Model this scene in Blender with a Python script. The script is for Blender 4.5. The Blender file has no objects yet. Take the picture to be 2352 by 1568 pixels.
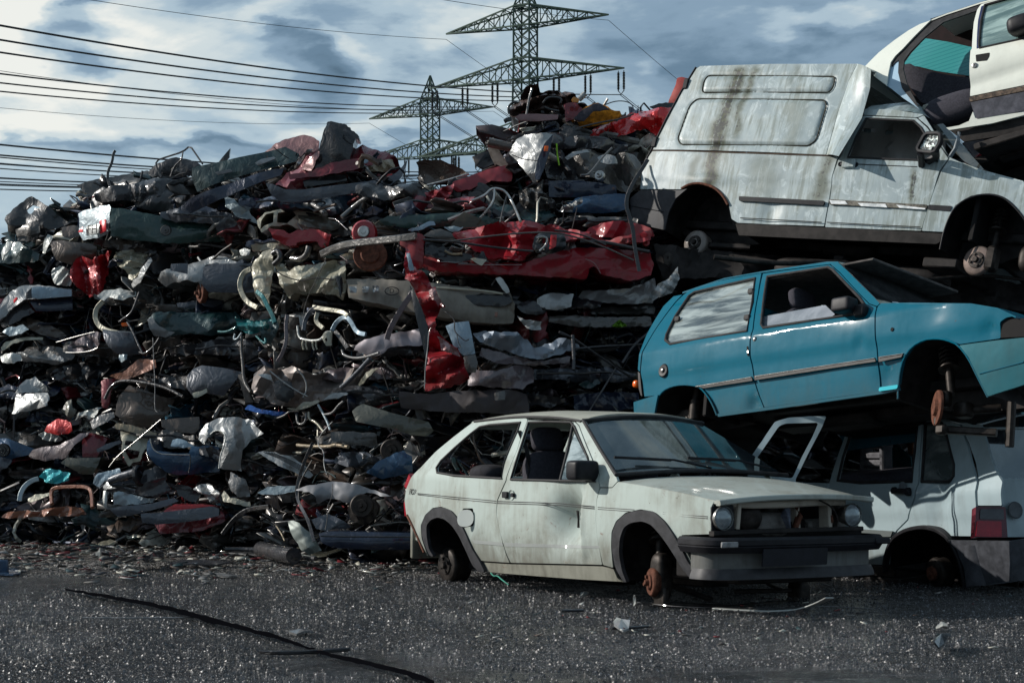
import bpy, math, random
import numpy as np
from mathutils import Vector, Matrix, noise
from mathutils.geometry import delaunay_2d_cdt
C = bpy.context.scene.collection
R = math.radians
# ---------------- camera ----------------
F, CX, YH, H = 4200.0, 1176.0, 1010.0, 1.08      # focal length in photo pixels, centre column, horizon row, eye height
cam = bpy.data.cameras.new('camera'); camo = bpy.data.objects.new('camera', cam); C.objects.link(camo)
camo.location = (0, 0, H); camo.rotation_euler = (R(90), 0, 0)
cam.sensor_width = 36; cam.lens = 36 * F / 2352; cam.shift_y = (YH - 784) / 2352
cam.clip_start = .1; cam.clip_end = 3000
bpy.context.scene.camera = camo
# ---------------- sun ----------------
SUN = Vector((-.87, .15, .43)).normalized()
sl = bpy.data.lights.new('sun', 'SUN'); sl.energy = 4.6; sl.angle = R(.5); sl.color = (1, .95, .88)
so = bpy.data.objects.new('sun', sl); C.objects.link(so)
so.rotation_euler = SUN.to_track_quat('Z', 'Y').to_euler()
# ---------------- world: sky and clouds ----------------
W_ = bpy.data.worlds.new('World'); bpy.context.scene.world = W_; W_.use_nodes = True
def pdir(px, py): return Vector(((px - CX) / F, 1, (YH - py) / F)).normalized()
class NT:
    def __init__(s, nt): s.n = nt.nodes; s.l = nt.links
    def new(s, t, **k):
        o = s.n.new(t)
        for a, b in k.items(): setattr(o, a, b)
        return o
    def put(s, sock, v):
        if hasattr(v, 'links') or hasattr(v, 'is_output'): s.l.new(v, sock)
        else: sock.default_value = v
    def math(s, op, a, b=0.0, c=0.0, clamp=False):
        o = s.new('ShaderNodeMath', operation=op, use_clamp=clamp)
        for i, v in enumerate((a, b, c)): s.put(o.inputs[i], v)
        return o.outputs[0]
    def vm(s, op, a, b=(0, 0, 0)):
        o = s.new('ShaderNodeVectorMath', operation=op); s.put(o.inputs[0], a); s.put(o.inputs[1], b)
        return o.outputs['Value'] if op in ('LENGTH', 'DOT_PRODUCT', 'DISTANCE') else o.outputs[0]
    def noise(s, vec, scale, detail=5, rough=.5, dist=0.0):
        o = s.new('ShaderNodeTexNoise'); s.put(o.inputs['Vector'], vec)
        o.inputs['Scale'].default_value = scale; o.inputs['Detail'].default_value = detail
        o.inputs['Roughness'].default_value = rough; o.inputs['Distortion'].default_value = dist
        return o.outputs['Fac']
    def ramp(s, fac, stops, interp='LINEAR'):
        o = s.new('ShaderNodeValToRGB'); s.l.new(fac, o.inputs[0]); o.color_ramp.interpolation = interp
        e = o.color_ramp.elements
        while len(e) < len(stops): e.new(.5)
        for i, (p, c) in enumerate(stops):
            e[i].position = p; e[i].color = (*c, 1) if not isinstance(c, (int, float)) else (c, c, c, 1)
        return o.outputs[0]
    def mix(s, fac, a, b, mode='MIX'):
        o = s.new('ShaderNodeMix', data_type='RGBA', blend_type=mode)
        s.put(o.inputs['Factor'], fac); s.put(o.inputs['A'], a if hasattr(a, 'is_output') else (*a, 1)); s.put(o.inputs['B'], b if hasattr(b, 'is_output') else (*b, 1))
        return o.outputs['Result']
    def mapr(s, v, a, b, c=0.0, d=1.0, smooth=True):
        o = s.new('ShaderNodeMapRange', interpolation_type='SMOOTHSTEP' if smooth else 'LINEAR')
        s.l.new(v, o.inputs[0])
        for i, x in enumerate((a, b, c, d)): o.inputs[i + 1].default_value = x
        return o.outputs[0]
def build_world():
    t = NT(W_.node_tree); t.n.clear()
    out = t.new('ShaderNodeOutputWorld'); bg = t.new('ShaderNodeBackground'); bg.inputs[1].default_value = .1
    t.l.new(bg.outputs[0], out.inputs[0])
    sky = t.new('ShaderNodeTexSky', sky_type='NISHITA'); sky.sun_disc = False
    sky.sun_elevation = math.asin(SUN.z); sky.sun_rotation = math.atan2(SUN.x, SUN.y)
    d = t.new('ShaderNodeTexCoord').outputs['Generated']
    st = t.vm('MULTIPLY', d, (1, 1, 2.6))
    n1 = t.noise(st, 6.5, 9, .58, .5)
    n2 = t.noise(t.vm('MULTIPLY', d, (1, 1, 4.2)), 11, 7, .5, .3)
    wn = t.new('ShaderNodeTexNoise'); t.l.new(st, wn.inputs['Vector']); wn.inputs['Scale'].default_value = 14; wn.inputs['Detail'].default_value = 6
    warp = t.vm('MULTIPLY', t.vm('SUBTRACT', wn.outputs['Color'], (.5, .5, .5)), (.075, .05, .07))
    dw = t.vm('ADD', d, warp)
    dw0 = d
    v = t.math('ADD', t.math('MULTIPLY', n1, 1.0), t.math('MULTIPLY', n2, .55))
    v = t.math('ADD', v, t.math('MULTIPLY', t.noise(t.vm('MULTIPLY', dw0, (1, 1, 2.2)), 26, 8, .62, .2), .26))
    v = t.math('SUBTRACT', v, .36)
    # (centre px, centre py, rx px, ry px, weight): cloud banks by their direction in the sky
    for (px, py, rx, ry, w) in [(0, 60, 420, 170, .62), (150, 330, 900, 260, .08),  (90, 285, 420, 38, .36), (330, 225, 330, 55, .26), (560, 150, 260, 100, .16),
                                (690, 120, 125, 62, -.36), (770, 165, 85, 48, -.28), (700, 205, 110, 38, -.26),
                                (640, 70, 120, 26, .24), (830, 140, 60, 60, .16), (740, 92, 130, 22, .20),
                                (205, 10, 75, 34, -.62), (170, 60, 60, 60, -.34), (180, 130, 120, 46, -.44),
                                (800, 290, 260, 32, .20), (600, 300, 300, 26, .12), (250, 330, 420, 14, -.16), (200, 400, 500, 40, .10), (900, 330, 120, 14, -.14),
                                (1060, 55, 150, 36, .20), (1270, 110, 220, 40, .10), (1880, 30, 190, 36, .30), (1750, 140, 330, 60, -.10), (1520, 150, 40, 26, .16),
                                (1450, 60, 200, 60, -.06), (980, 120, 160, 50, -.04), (1850, 100, 500, 200, -.10)]:
        c = pdir(px, py)
        q = t.vm('MULTIPLY', t.vm('SUBTRACT', dw, tuple(c)), (F / rx, 1.5, F / ry))
        b = t.mapr(t.vm('LENGTH', q), 1.35, .1)
        v = t.math('ADD', v, t.math('MULTIPLY', b, w))
    col = t.ramp(v, [(.08, (.05, .10, .15)), (.30, (.135, .225, .32)), (.50, (.26, .38, .50)), (.66, (.47, .60, .69)), (.84, (.72, .80, .81)), (1.0, (1.0, 1.0, .93))], 'EASE')
    cl = t.mix(1.0, col, (9.5, 9.5, 9.5), 'MULTIPLY')
    # clouds behind the camera dimmed, added to keep camera-facing sides dark
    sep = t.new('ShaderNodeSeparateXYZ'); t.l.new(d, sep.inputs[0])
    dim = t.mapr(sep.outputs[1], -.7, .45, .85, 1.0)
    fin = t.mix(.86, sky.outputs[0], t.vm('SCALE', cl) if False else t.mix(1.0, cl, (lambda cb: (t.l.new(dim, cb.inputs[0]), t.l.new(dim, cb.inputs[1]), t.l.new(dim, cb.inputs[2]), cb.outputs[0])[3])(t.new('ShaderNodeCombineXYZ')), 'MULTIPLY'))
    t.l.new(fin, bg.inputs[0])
build_world()
vs = bpy.context.scene.view_settings
vs.view_transform = 'Standard'; vs.look = 'None'; vs.exposure = 0; vs.gamma = 1
# ---------------- materials ----------------
MATS = {}
def mat(key, build):
    if key not in MATS:
        m = bpy.data.materials.new(key); m.use_nodes = True; t = NT(m.node_tree); t.n.clear()
        out = t.new('ShaderNodeOutputMaterial'); build(t, out); MATS[key] = m
    return MATS[key]
def pbr(t, out, col, rough=.5, metal=0.0, coat=0.0, bump=None, bstr=.3, bdist=.01, spec=.5):
    p = t.new('ShaderNodeBsdfPrincipled')
    t.put(p.inputs['Base Color'], col if hasattr(col, 'is_output') else (*col, 1))
    t.put(p.inputs['Roughness'], rough); t.put(p.inputs['Metallic'], metal)
    p.inputs['Coat Weight'].default_value = coat; p.inputs['Coat Roughness'].default_value = .06
    p.inputs['Specular IOR Level'].default_value = spec
    if bump is not None:
        b = t.new('ShaderNodeBump'); b.inputs['Strength'].default_value = bstr; b.inputs['Distance'].default_value = bdist
        t.l.new(bump, b.inputs['Height']); t.l.new(b.outputs[0], p.inputs['Normal'])
    t.l.new(p.outputs[0], out.inputs[0]); return p
def obc(t): return t.new('ShaderNodeTexCoord').outputs['Object']
def paint(key, col, metal=.25, rough=.28, dirt=.35, rust=.0, coat=.6, dirtcol=(.06, .052, .04), spec=.22, low=0.0):
    def b(t, out):
        c = obc(t)
        n = t.noise(c, 2.3, 9, .62, .4); f = t.noise(c, 38, 4, .6); g = t.noise(t.vm('MULTIPLY', c, (9, 9, 1.2)), 2.2, 6, .6)
        d = t.math('MULTIPLY', t.mapr(t.math('ADD', t.math('MULTIPLY', n, .7), t.math('MULTIPLY', g, .3)), .42, .72), dirt)
        cc = t.mix(d, col, dirtcol)
        if low:   # road grime splashed up the lower flank, broken by noise
            sx = t.new('ShaderNodeSeparateXYZ'); t.l.new(c, sx.inputs[0]); zz = t.math('ADD', sx.outputs[2], t.math('MULTIPLY', t.noise(t.vm('MULTIPLY', c, (3, 3, 1.5)), 2.5, 9, .68, .6), .55))
            lm = t.math('MULTIPLY', t.mapr(zz, .86, .48), low); cc = t.mix(lm, cc, (.10, .085, .06)); d = t.math('MAXIMUM', d, lm)
            ch = t.mapr(t.noise(c, 19, 8, .7, .4), .665, .69); cc = t.mix(t.math('MULTIPLY', ch, .85), cc, (.09, .045, .025))
        sp = t.mapr(t.math('MULTIPLY', f, n), .40, .47)
        cc = t.mix(t.math('MULTIPLY', sp, min(1, dirt * 1.1)), cc, (.05, .04, .03))
        if rust > 0:
            r = t.mapr(t.noise(c, 5.5, 10, .72, .8), .66 - .1 * rust, .72)
            cc = t.mix(t.math('MULTIPLY', r, .9), cc, (.16, .055, .02))
        ro = t.math('ADD', t.math('MULTIPLY', d, .5), t.math('ADD', rough + .14, t.math('MULTIPLY', f, .10)), clamp=True)
        bp = t.noise(c, 3.2, 3, .5); bs = .25
        if key[:5] == 'scrap': bp = t.math('ADD', bp, t.math('MULTIPLY', t.math('ABSOLUTE', t.math('SUBTRACT', t.noise(c, 6.5, 3, .5, 1.0), .5)), 1.6)); bs = .55
        pbr(t, out, cc, ro, metal, coat, bp, bs, .03, spec)
    return mat(key, b)
def simple(key, col, rough=.6, metal=0.0, var=.35, coat=0.0, scale=14, bstr=.25):
    def b(t, out):
        c = obc(t); n = t.noise(c, scale, 7, .62, .3)
        cc = t.mix(t.mapr(n, .3, .72), tuple(x * (1 - var) for x in col), tuple(min(1, x * (1 + var)) for x in col))
        pbr(t, out, cc, t.math('ADD', rough - .1, t.math('MULTIPLY', n, .2)), metal, coat, n, bstr, .004, .22)
    return mat(key, b)
def glass(key, tint=(.02, .03, .03), refl=.5, film=.0, filmcol=(.5, .55, .55), streak=(1, 1, 1), fs=3.0, alpha=.75):
    def b(t, out):
        c = obc(t)
        tr = t.new('ShaderNodeBsdfTransparent'); tr.inputs[0].default_value = (*tuple(.35 + x for x in tint), 1)
        df = t.new('ShaderNodeBsdfDiffuse'); df.inputs[0].default_value = (*filmcol, 1)
        gl = t.new('ShaderNodeBsdfGlossy'); gl.inputs['Roughness'].default_value = .04; gl.inputs[0].default_value = (.9, 1, 1, 1)
        dk = t.new('ShaderNodeBsdfDiffuse'); dk.inputs[0].default_value = (*tint, 1)
        m0 = t.new('ShaderNodeMixShader'); m0.inputs[0].default_value = alpha; t.l.new(tr.outputs[0], m0.inputs[1]); t.l.new(dk.outputs[0], m0.inputs[2])
        m1 = t.new('ShaderNodeMixShader')
        n = t.noise(t.vm('MULTIPLY', c, streak), fs, 7, .6, .8)
        t.l.new(t.math('MULTIPLY', t.mapr(n, .38, .66), film), m1.inputs[0]); t.l.new(m0.outputs[0], m1.inputs[1]); t.l.new(df.outputs[0], m1.inputs[2])
        fr = t.new('ShaderNodeLayerWeight'); f0 = refl * .3; fz = t.math('ADD', t.math('MULTIPLY', t.math('POWER', fr.outputs['Facing'], 4.0), .9 - f0), f0)
        m2 = t.new('ShaderNodeMixShader'); t.l.new(fz, m2.inputs[0]); t.l.new(m1.outputs[0], m2.inputs[1]); t.l.new(gl.outputs[0], m2.inputs[2])
        t.l.new(m2.outputs[0], out.inputs[0])
    return mat(key, b)
BLACK = simple('black_plastic', (.014, .014, .017), .5)
RUBBER = simple('rubber', (.028, .027, .028), .62)
TRIM = simple('grey_plastic_trim', (.04, .04, .044), .5, var=.3)
DARK = simple('dark_cavity', (.012, .011, .011), .8)
UNDER = simple('grimy_underbody', (.022, .019, .018), .6, .2, .6, scale=8)
RUST = simple('rusty_iron', (.115, .045, .028), .75, .2, .5, scale=30)
IRON = simple('dirty_cast_iron', (.032, .027, .024), .5, .5, .5, scale=18)
STEEL = simple('bare_steel', (.42, .41, .39), .28, .9, .3, scale=9)
SEAT = simple('seat_cloth', (.05, .048, .06), .9, 0, .25, scale=60)
LAMPRED = simple('red_lamp_plastic', (.32, .008, .02), .25, 0, .2, .5)
ORANGE = simple('orange_lamp_plastic', (.75, .12, .01), .25, 0, .2, .5)
# ---------------- mesh helpers ----------------
def link(name, verts, faces, m, parent=None, smooth=True, org=None, mats=None, mi=None, ang=38):
    me = bpy.data.meshes.new(name)
    if org is not None: verts = [(v[0] - org[0], v[1] - org[1], v[2] - org[2]) for v in verts]
    me.from_pydata([tuple(v) for v in verts], [], faces); me.update()
    for x in (mats or [m]): me.materials.append(x)
    if mi is not None: me.polygons.foreach_set('material_index', mi)
    if smooth: me.polygons.foreach_set('use_smooth', [True] * len(me.polygons)); me.set_sharp_from_angle(angle=R(ang))
    o = bpy.data.objects.new(name, me); C.objects.link(o)
    if org is not None: o.location = org
    if parent is not None:
        o.parent = parent
        if org is not None: o.matrix_parent_inverse = Matrix.Translation(-parent.location)
    return o
def tag(o, label=None, cat=None, group=None, kind=None):
    if label: o['label'] = label
    if cat: o['category'] = cat
    if group: o['group'] = group
    if kind: o['kind'] = kind
    return o
def inpoly(P, poly):
    x, y = P[:, 0], P[:, 1]; ins = np.zeros(len(P), bool); n = len(poly)
    for i in range(n):
        x1, y1 = poly[i]; x2, y2 = poly[(i + 1) % n]
        if y1 == y2: continue
        c = ((y1 > y) != (y2 > y)) & (x < (x2 - x1) * (y - y1) / (y2 - y1) + x1)
        ins ^= c
    return ins
def resample(poly, h, closed=True):
    out = []; n = len(poly)
    for i in range(n if closed else n - 1):
        a = np.array(poly[i], float); b = np.array(poly[(i + 1) % n], float)
        k = max(1, int(round(np.linalg.norm(b - a) / h)))
        for j in range(k): out.append(tuple(a + (b - a) * j / k))
    if not closed: out.append(tuple(poly[-1]))
    return out
def chaikin(poly, it=2, closed=True, q=.25):
    for _ in range(it):
        o = []; n = len(poly)
        for i in range(n if closed else n - 1):
            a = np.array(poly[i], float); b = np.array(poly[(i + 1) % n], float)
            o += [tuple(a + (b - a) * q), tuple(b - (b - a) * q)]
        if not closed: o = [tuple(poly[0])] + o + [tuple(poly[-1])]
        poly = o
    return poly
def fillet(poly, r):
    o = []; n = len(poly)
    for i in range(n):
        p = np.array(poly[i], float); a = np.array(poly[i - 1], float) - p; b = np.array(poly[(i + 1) % n], float) - p
        la, lb = np.linalg.norm(a), np.linalg.norm(b)
        k = min(r, la * .45, lb * .45)
        if k < 1e-6: o.append(tuple(p)); continue
        A = p + a / la * k; B = p + b / lb * k
        for t_ in (0, .33, .67, 1): o.append(tuple((1 - t_) ** 2 * A + 2 * t_ * (1 - t_) * p + t_ * t_ * B))
    return o
def area2(p): return sum(p[i][0] * p[(i + 1) % len(p)][1] - p[(i + 1) % len(p)][0] * p[i][1] for i in range(len(p))) / 2
def shrink(poly, d):
    s = 1 if area2(poly) > 0 else -1; o = []; n = len(poly)
    for i in range(n):
        p = np.array(poly[i], float); a = p - np.array(poly[i - 1], float); b = np.array(poly[(i + 1) % n], float) - p
        na = np.array((-a[1], a[0])) / (np.linalg.norm(a) + 1e-9); nb = np.array((-b[1], b[0])) / (np.linalg.norm(b) + 1e-9)
        m = na + nb; m /= max(np.linalg.norm(m) ** 2 / 2, .6)
        o.append(tuple(p + m * s * d))
    return o
def fill2d(outer, holes=(), h=.04, seed=1):
    rng = np.random.RandomState(seed)
    loops = [resample(outer, h)] + [resample(q, h) for q in holes]
    V = []; E = []
    for lp in loops:
        s = len(V); V += lp; E += [(s + i, s + (i + 1) % len(lp)) for i in range(len(lp))]
    B = np.array(V); mn, mx = B.min(0), B.max(0)
    gx = np.arange(mn[0] + h / 2, mx[0], h); gy = np.arange(mn[1] + h / 2, mx[1], h * .87)
    if len(gx) and len(gy):
        G = np.array([(x + (h / 2 if j % 2 else 0), y) for j, y in enumerate(gy) for x in gx]) + rng.uniform(-.12, .12, (len(gx) * len(gy), 2)) * h
        ok = inpoly(G, outer)
        for q in holes: ok &= ~inpoly(G, q)
        G = G[ok]
        if len(G):
            keep = np.ones(len(G), bool)
            for i in range(0, len(G), 400):
                dd = ((G[i:i + 400, None, :] - B[None]) ** 2).sum(2).min(1)
                keep[i:i + 400] = dd > (h * .45) ** 2
            V = V + [tuple(g) for g in G[keep]]
    r = delaunay_2d_cdt([Vector(v) for v in V], E, [], 0, 1e-5)
    vv = np.array([tuple(v) for v in r[0]]); ff = [tuple(f) for f in r[2]]
    ce = np.array([vv[list(f)].mean(0) for f in ff]); ok = inpoly(ce, outer)
    for q in holes: ok &= ~inpoly(ce, q)
    ff = [f for f, k in zip(ff, ok) if k]
    ff = [f if area2([vv[i] for i in f]) > 0 else f[::-1] for f in ff]
    used = sorted({i for f in ff for i in f}); mp = {u: i for i, u in enumerate(used)}
    return vv[used], [tuple(mp[i] for i in f) for f in ff]
def rim_edges(faces):
    e = {}
    for f in faces:
        for i in range(len(f)):
            a, b = f[i], f[(i + 1) % len(f)]; e[(a, b)] = 1
    return [(a, b) for (a, b) in e if (b, a) not in e]
def shell(front, faces, back):
    n = len(front); V = list(front) + list(back)
    Fs = list(faces) + [tuple(i + n for i in f[::-1]) for f in faces]
    for a, b in rim_edges(faces): Fs.append((b, a, a + n, b + n))
    return V, Fs
def frames(path):
    P = [Vector(p) for p in path]; T = []
    for i in range(len(P)):
        a = P[max(0, i - 1)]; b = P[min(len(P) - 1, i + 1)]; d = (b - a); T.append(d.normalized() if d.length > 1e-9 else Vector((1, 0, 0)))
    return P, T
def sweep(path, prof, up=(0, 0, 1), cap=True, scale=None):
    P, T = frames(path); V = []; Fs = []; k = len(prof); u = Vector(up)
    for i, (p, t_) in enumerate(zip(P, T)):
        s = t_.cross(u)
        if s.length < .05: s = t_.cross(Vector((.3, 1, .2)))
        s.normalize(); w = s.cross(t_).normalized(); q = scale[i] if scale else 1
        for (a, b) in prof: V.append(p + s * a * q + w * b * q)
    for i in range(len(P) - 1):
        for j in range(k): Fs.append((i * k + j, i * k + (j + 1) % k, (i + 1) * k + (j + 1) % k, (i + 1) * k + j))
    if cap: Fs += [tuple(range(k))[::-1], tuple((len(P) - 1) * k + j for j in range(k))]
    return V, Fs
def circ(r, n=10): return [(r * math.cos(2 * math.pi * i / n), r * math.sin(2 * math.pi * i / n)) for i in range(n)]
def rectp(w, h, b=.2):
    a = w / 2; c = h / 2; d = min(w, h) * b
    return [(a, -c + d), (a, c - d), (a - d, c), (-a + d, c), (-a, c - d), (-a, -c + d), (-a + d, -c), (a - d, -c)]
def merge(parts):
    V = []; Fs = []
    for v, f in parts:
        n = len(V); V += list(v); Fs += [tuple(i + n for i in q) for q in f]
    return V, Fs
def lathe(prof, M, n=28, ribs=0, closed=False):
    V = []; Fs = []; k = len(prof)
    for i in range(n):
        a = 2 * math.pi * i / n
        for (r, h) in prof: V.append(M @ Vector((r * math.cos(a), r * math.sin(a), h)))
    for i in range(n):
        for j in range(k - 1): Fs.append((i * k + j, ((i + 1) % n) * k + j, ((i + 1) % n) * k + j + 1, i * k + j + 1))
    return V, Fs
def zalign(p, d, roll=0): return Matrix.Translation(Vector(p)) @ Vector(d).to_track_quat('Z', 'Y').to_matrix().to_4x4() @ Matrix.Rotation(roll, 4, 'Z')
def boxm(c, s, M=None, b=.01):
    x, y, z = s[0] / 2, s[1] / 2, s[2] / 2; b = min(b, x * .5, y * .5, z * .5); V = []
    for sx in (-1, 1):
        for sy in (-1, 1):
            for sz in (-1, 1):
                for k in range(3):
                    V.append(Vector((c[0] + sx * (x - (b if k != 0 else 0)), c[1] + sy * (y - (b if k != 1 else 0)), c[2] + sz * (z - (b if k != 2 else 0)))))
    import bmesh
    bm = bmesh.new(); [bm.verts.new(v) for v in V]; bmesh.ops.convex_hull(bm, input=bm.verts[:]); bm.verts.ensure_lookup_table(); bm.verts.index_update()
    vv = [v.co.copy() for v in bm.verts]; ff = [tuple(v.index for v in f.verts) for f in bm.faces]; bm.free()
    if M is not None: vv = [M @ v for v in vv]
    return vv, ff
def lobe(p, s, M=None, e=.5, n=14):   # rounded cushion
    V = []; Fs = []
    sg = lambda v, q: math.copysign(abs(v) ** q, v)
    for i in range(n + 1):
        a = -math.pi / 2 + math.pi * i / n
        for j in range(2 * n):
            b = 2 * math.pi * j / (2 * n)
            V.append(Vector((p[0] + s[0] * sg(math.cos(a), e) * sg(math.cos(b), e), p[1] + s[1] * sg(math.cos(a), e) * sg(math.sin(b), e), p[2] + s[2] * sg(math.sin(a), e))))
    m = 2 * n
    for i in range(n):
        for j in range(m): Fs.append((i * m + j, i * m + (j + 1) % m, (i + 1) * m + (j + 1) % m, (i + 1) * m + j))
    if M is not None: V = [M @ v for v in V]
    return V, Fs
def textmesh(s, size, M, shear=0.0):
    cu = bpy.data.curves.new('t', 'FONT'); cu.body = s; cu.size = size; cu.shear = shear; cu.extrude = .001; cu.align_x = 'CENTER'; cu.align_y = 'CENTER'
    o = bpy.data.objects.new('t', cu); C.objects.link(o); dg = bpy.context.evaluated_depsgraph_get(); me = o.evaluated_get(dg).to_mesh()
    V = [M @ v.co for v in me.vertices]; Fs = [tuple(p.vertices) for p in me.polygons]
    o.evaluated_get(dg).to_mesh_clear(); bpy.data.objects.remove(o); bpy.data.curves.remove(cu)
    return V, Fs
def at(px, py, Y): return Vector(((px - CX) / F * Y, Y, H + (YH - py) / F * Y))
def crop(x0, y0, s): return lambda pts: [(x0 + s * x, y0 + s * y) for x, y in pts]
c1 = crop(895.8, 918.7, .48827); c2 = crop(1406.8, 574.2, .4018); c3 = crop(1406.8, 114.8, .4018); c4 = crop(1665.2, 918.7, .3113); cS = crop(1894.9, 0, .25635)
cA = crop(0, 258.4, .27461); cB = crop(516.8, 258.4, .27461); cC = crop(976.1, 143.6, .3113); cD = crop(0, 631.6, .25634)
cE = crop(516.8, 574.2, .25634); cF = crop(918.7, 488.1, .31122); cG = crop(0, 947.4, .25634); cH = crop(516.8, 918.7, .27461); cI = lambda p: list(p)
# ---------------- car body helper ----------------
class Car:
    def __init__(s, name, label, pose, w0=.78, zb=.86, tum=.42, sgn=-1, xc=1.15, hl=1.85, k=.06, cat='car', q=.14):
        s.e = bpy.data.objects.new(name, None); C.objects.link(s.e); tag(s.e, label, cat, kind='thing')
        x, y, z, a, b, c = pose
        s.M = Matrix.Translation((x, y, z + H)) @ Matrix.Rotation(a, 4, 'Z') @ Matrix.Rotation(b, 4, 'Y') @ Matrix.Rotation(c, 4, 'X')
        s.e.matrix_world = s.M; s.Mi = s.M.inverted(); s.o = s.Mi @ Vector((0, 0, H)); s.g = sgn
        s.w0, s.zb, s.tum, s.xc, s.hl, s.k, s.q = w0, zb, tum, xc, hl, k, q
    def W(s, x, z):
        w = s.w0 - s.k * abs((x - s.xc) / s.hl) ** 3.2
        if z > s.zb: w -= (z - s.zb) * s.tum + s.q * .6 * (z - s.zb) ** 2
        w -= .22 * max(0, .62 - z) ** 2 + s.q * max(0, z - .62) ** 2
        return w
    def dr(s, px, py): return (s.Mi.to_3x3() @ Vector(((px - CX) / F, 1, (YH - py) / F))).normalized()
    def side(s, px, py, off=0.0):
        d = s.dr(px, py); y = s.g * s.w0
        for _ in range(12):
            t_ = (y - s.o.y) / d.y; p = s.o + d * t_; y = s.g * (s.W(p.x, min(max(p.z, -.2), 2.4)) + off)
        return p
    def plane(s, px, py, p, n):
        p = Vector(p); n = Vector(n); d = s.dr(px, py); return s.o + d * ((p - s.o).dot(n) / d.dot(n))
    def add(s, name, vf, m, parent=None, smooth=True, mats=None, mi=None):
        return link(name, vf[0], vf[1], m, parent or s.e, smooth, mats=mats, mi=mi)
    def skin(s, name, outer, m, holes=(), off=0.0, h=.04, gap=.004, r=.012, th=.018, dent=None, far=False, parent=None, rh=.02):
        q = [(p.x, p.z) for p in (s.side(x, y, off) for x, y in outer)]
        hs = [fillet([(p.x, p.z) for p in (s.side(x, y, off) for x, y in hh)], rh) for hh in holes]
        q = fillet(q, r); q = shrink(q, gap)
        vv, ff = fill2d(q, hs, h); g = -s.g if far else s.g
        fr = []; bk = []
        for x, z in vv:
            w = s.W(x, z) + off; dd = 0.0
            if dent and not far: dd = dent(x, z)
            fr.append((x, g * (w + dd), z)); bk.append((x, g * (w + dd - th), z))
        if g < 0: vf = shell(fr, ff, bk)
        else: vf = shell(fr, [f[::-1] for f in ff], bk)
        return s.add(name, vf, m, parent)
    def flat(s, name, outer, p, n, m, holes=(), h=.05, r=.01, th=.01, disp=None, parent=None, rh=.02, gap=0.0):
        p = Vector(p); n = Vector(n).normalized(); e1 = n.cross(Vector((0, 0, 1)))
        if e1.length < .05: e1 = Vector((0, 1, 0))
        e1.normalize(); e2 = e1.cross(n)
        pr = lambda P: [((v - p).dot(e1), (v - p).dot(e2)) for v in (s.plane(x, y, p, n) for x, y in P)]
        q = shrink(fillet(pr(outer), r), gap); vv, ff = fill2d(q, [fillet(pr(x), rh) for x in holes], h)
        fr = []; bk = []
        for u, v in vv:
            w = p + e1 * u + e2 * v + n * (disp(u, v) if disp else 0); fr.append(w); bk.append(w - n * th)
        t_ = Vector(fr[ff[0][1]]) - Vector(fr[ff[0][0]]); t2 = Vector(fr[ff[0][2]]) - Vector(fr[ff[0][0]])
        if t_.cross(t2).dot(n) < 0: ff = [f[::-1] for f in ff]
        return s.add(name, shell(fr, ff, bk), m, parent)
    def line(s, name, pts, rad, m, off=.004, h=.05, parent=None, closed=False, prof=None, smooth=2):
        if smooth: pts = chaikin(pts, smooth, closed)
        if closed: pts = pts + [pts[0]]
        P = [s.side(x, y, off) for x, y in pts]
        return s.add(name, sweep(P, prof or circ(rad, 8), up=(0, s.g, 0)), m, parent)
    def well(s, name, arch, m, depth=.42, off=-.01, parent=None):   # wheel housing: the arch outline carried inboard and closed by an inner wall
        A = [s.side(x, y, off) for x, y in chaikin(arch, 2, False)]; g = s.g; n = len(A); V = []; Fs = []
        st = (0, .02, .2, depth); cx = sum(a.x for a in A) / n
        for k_, dd in enumerate(st):
            for a in A: V.append((a.x + (cx - a.x) * (-.03 if k_ else 0), a.y - g * dd, a.z + (.015 if k_ else 0)))
        for k_ in range(len(st) - 1):
            for i in range(n - 1): Fs.append((k_ * n + i, k_ * n + i + 1, (k_ + 1) * n + i + 1, (k_ + 1) * n + i))
        zc = min(a.z for a in A); V.append((cx, A[0].y - g * depth, zc)); b = (len(st) - 1) * n
        for i in range(n - 1): Fs.append((b + i, b + i + 1, len(V) - 1))
        return s.add(name, (V, Fs), m, parent)
    def tub(s, zf, x0, x1, m=None, z1=.55, w=None):
        w = w or s.w0 - .06
        return s.add('floor_pan', merge([boxm(((x0 + x1) / 2, 0, zf), (x1 - x0, .8, .08)), boxm((1.18, 0, zf - .01), (1.45, 2 * w, .06)), boxm((1.3, 0, zf - .06), (1.9, .22, .1)),
            boxm((1.2, -w * .55, zf - .04), (1.3, .1, .06)), boxm((1.2, w * .55, zf - .04), (1.3, .1, .06)), boxm((1.1, -w * .1, zf - .1), (.5, .2, .1), b=.04)]), m or UNDER)
    def roof(s, name, rail, m, crown=.05, front=None):
        P = [s.side(x, y) for x, y in chaikin(rail, 1, False)]; V = []; Fs = []; nu = 16
        for p in P:
            for j in range(nu + 1):
                t_ = j / nu; y = p.y * (1 - 2 * t_); V.append((p.x, y, p.z + crown * (1 - (2 * t_ - 1) ** 4)))
        for i in range(len(P) - 1):
            for j in range(nu): Fs.append((i * (nu + 1) + j, i * (nu + 1) + j + 1, (i + 1) * (nu + 1) + j + 1, (i + 1) * (nu + 1) + j))
        return s.add(name, (V, Fs), m)
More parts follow.
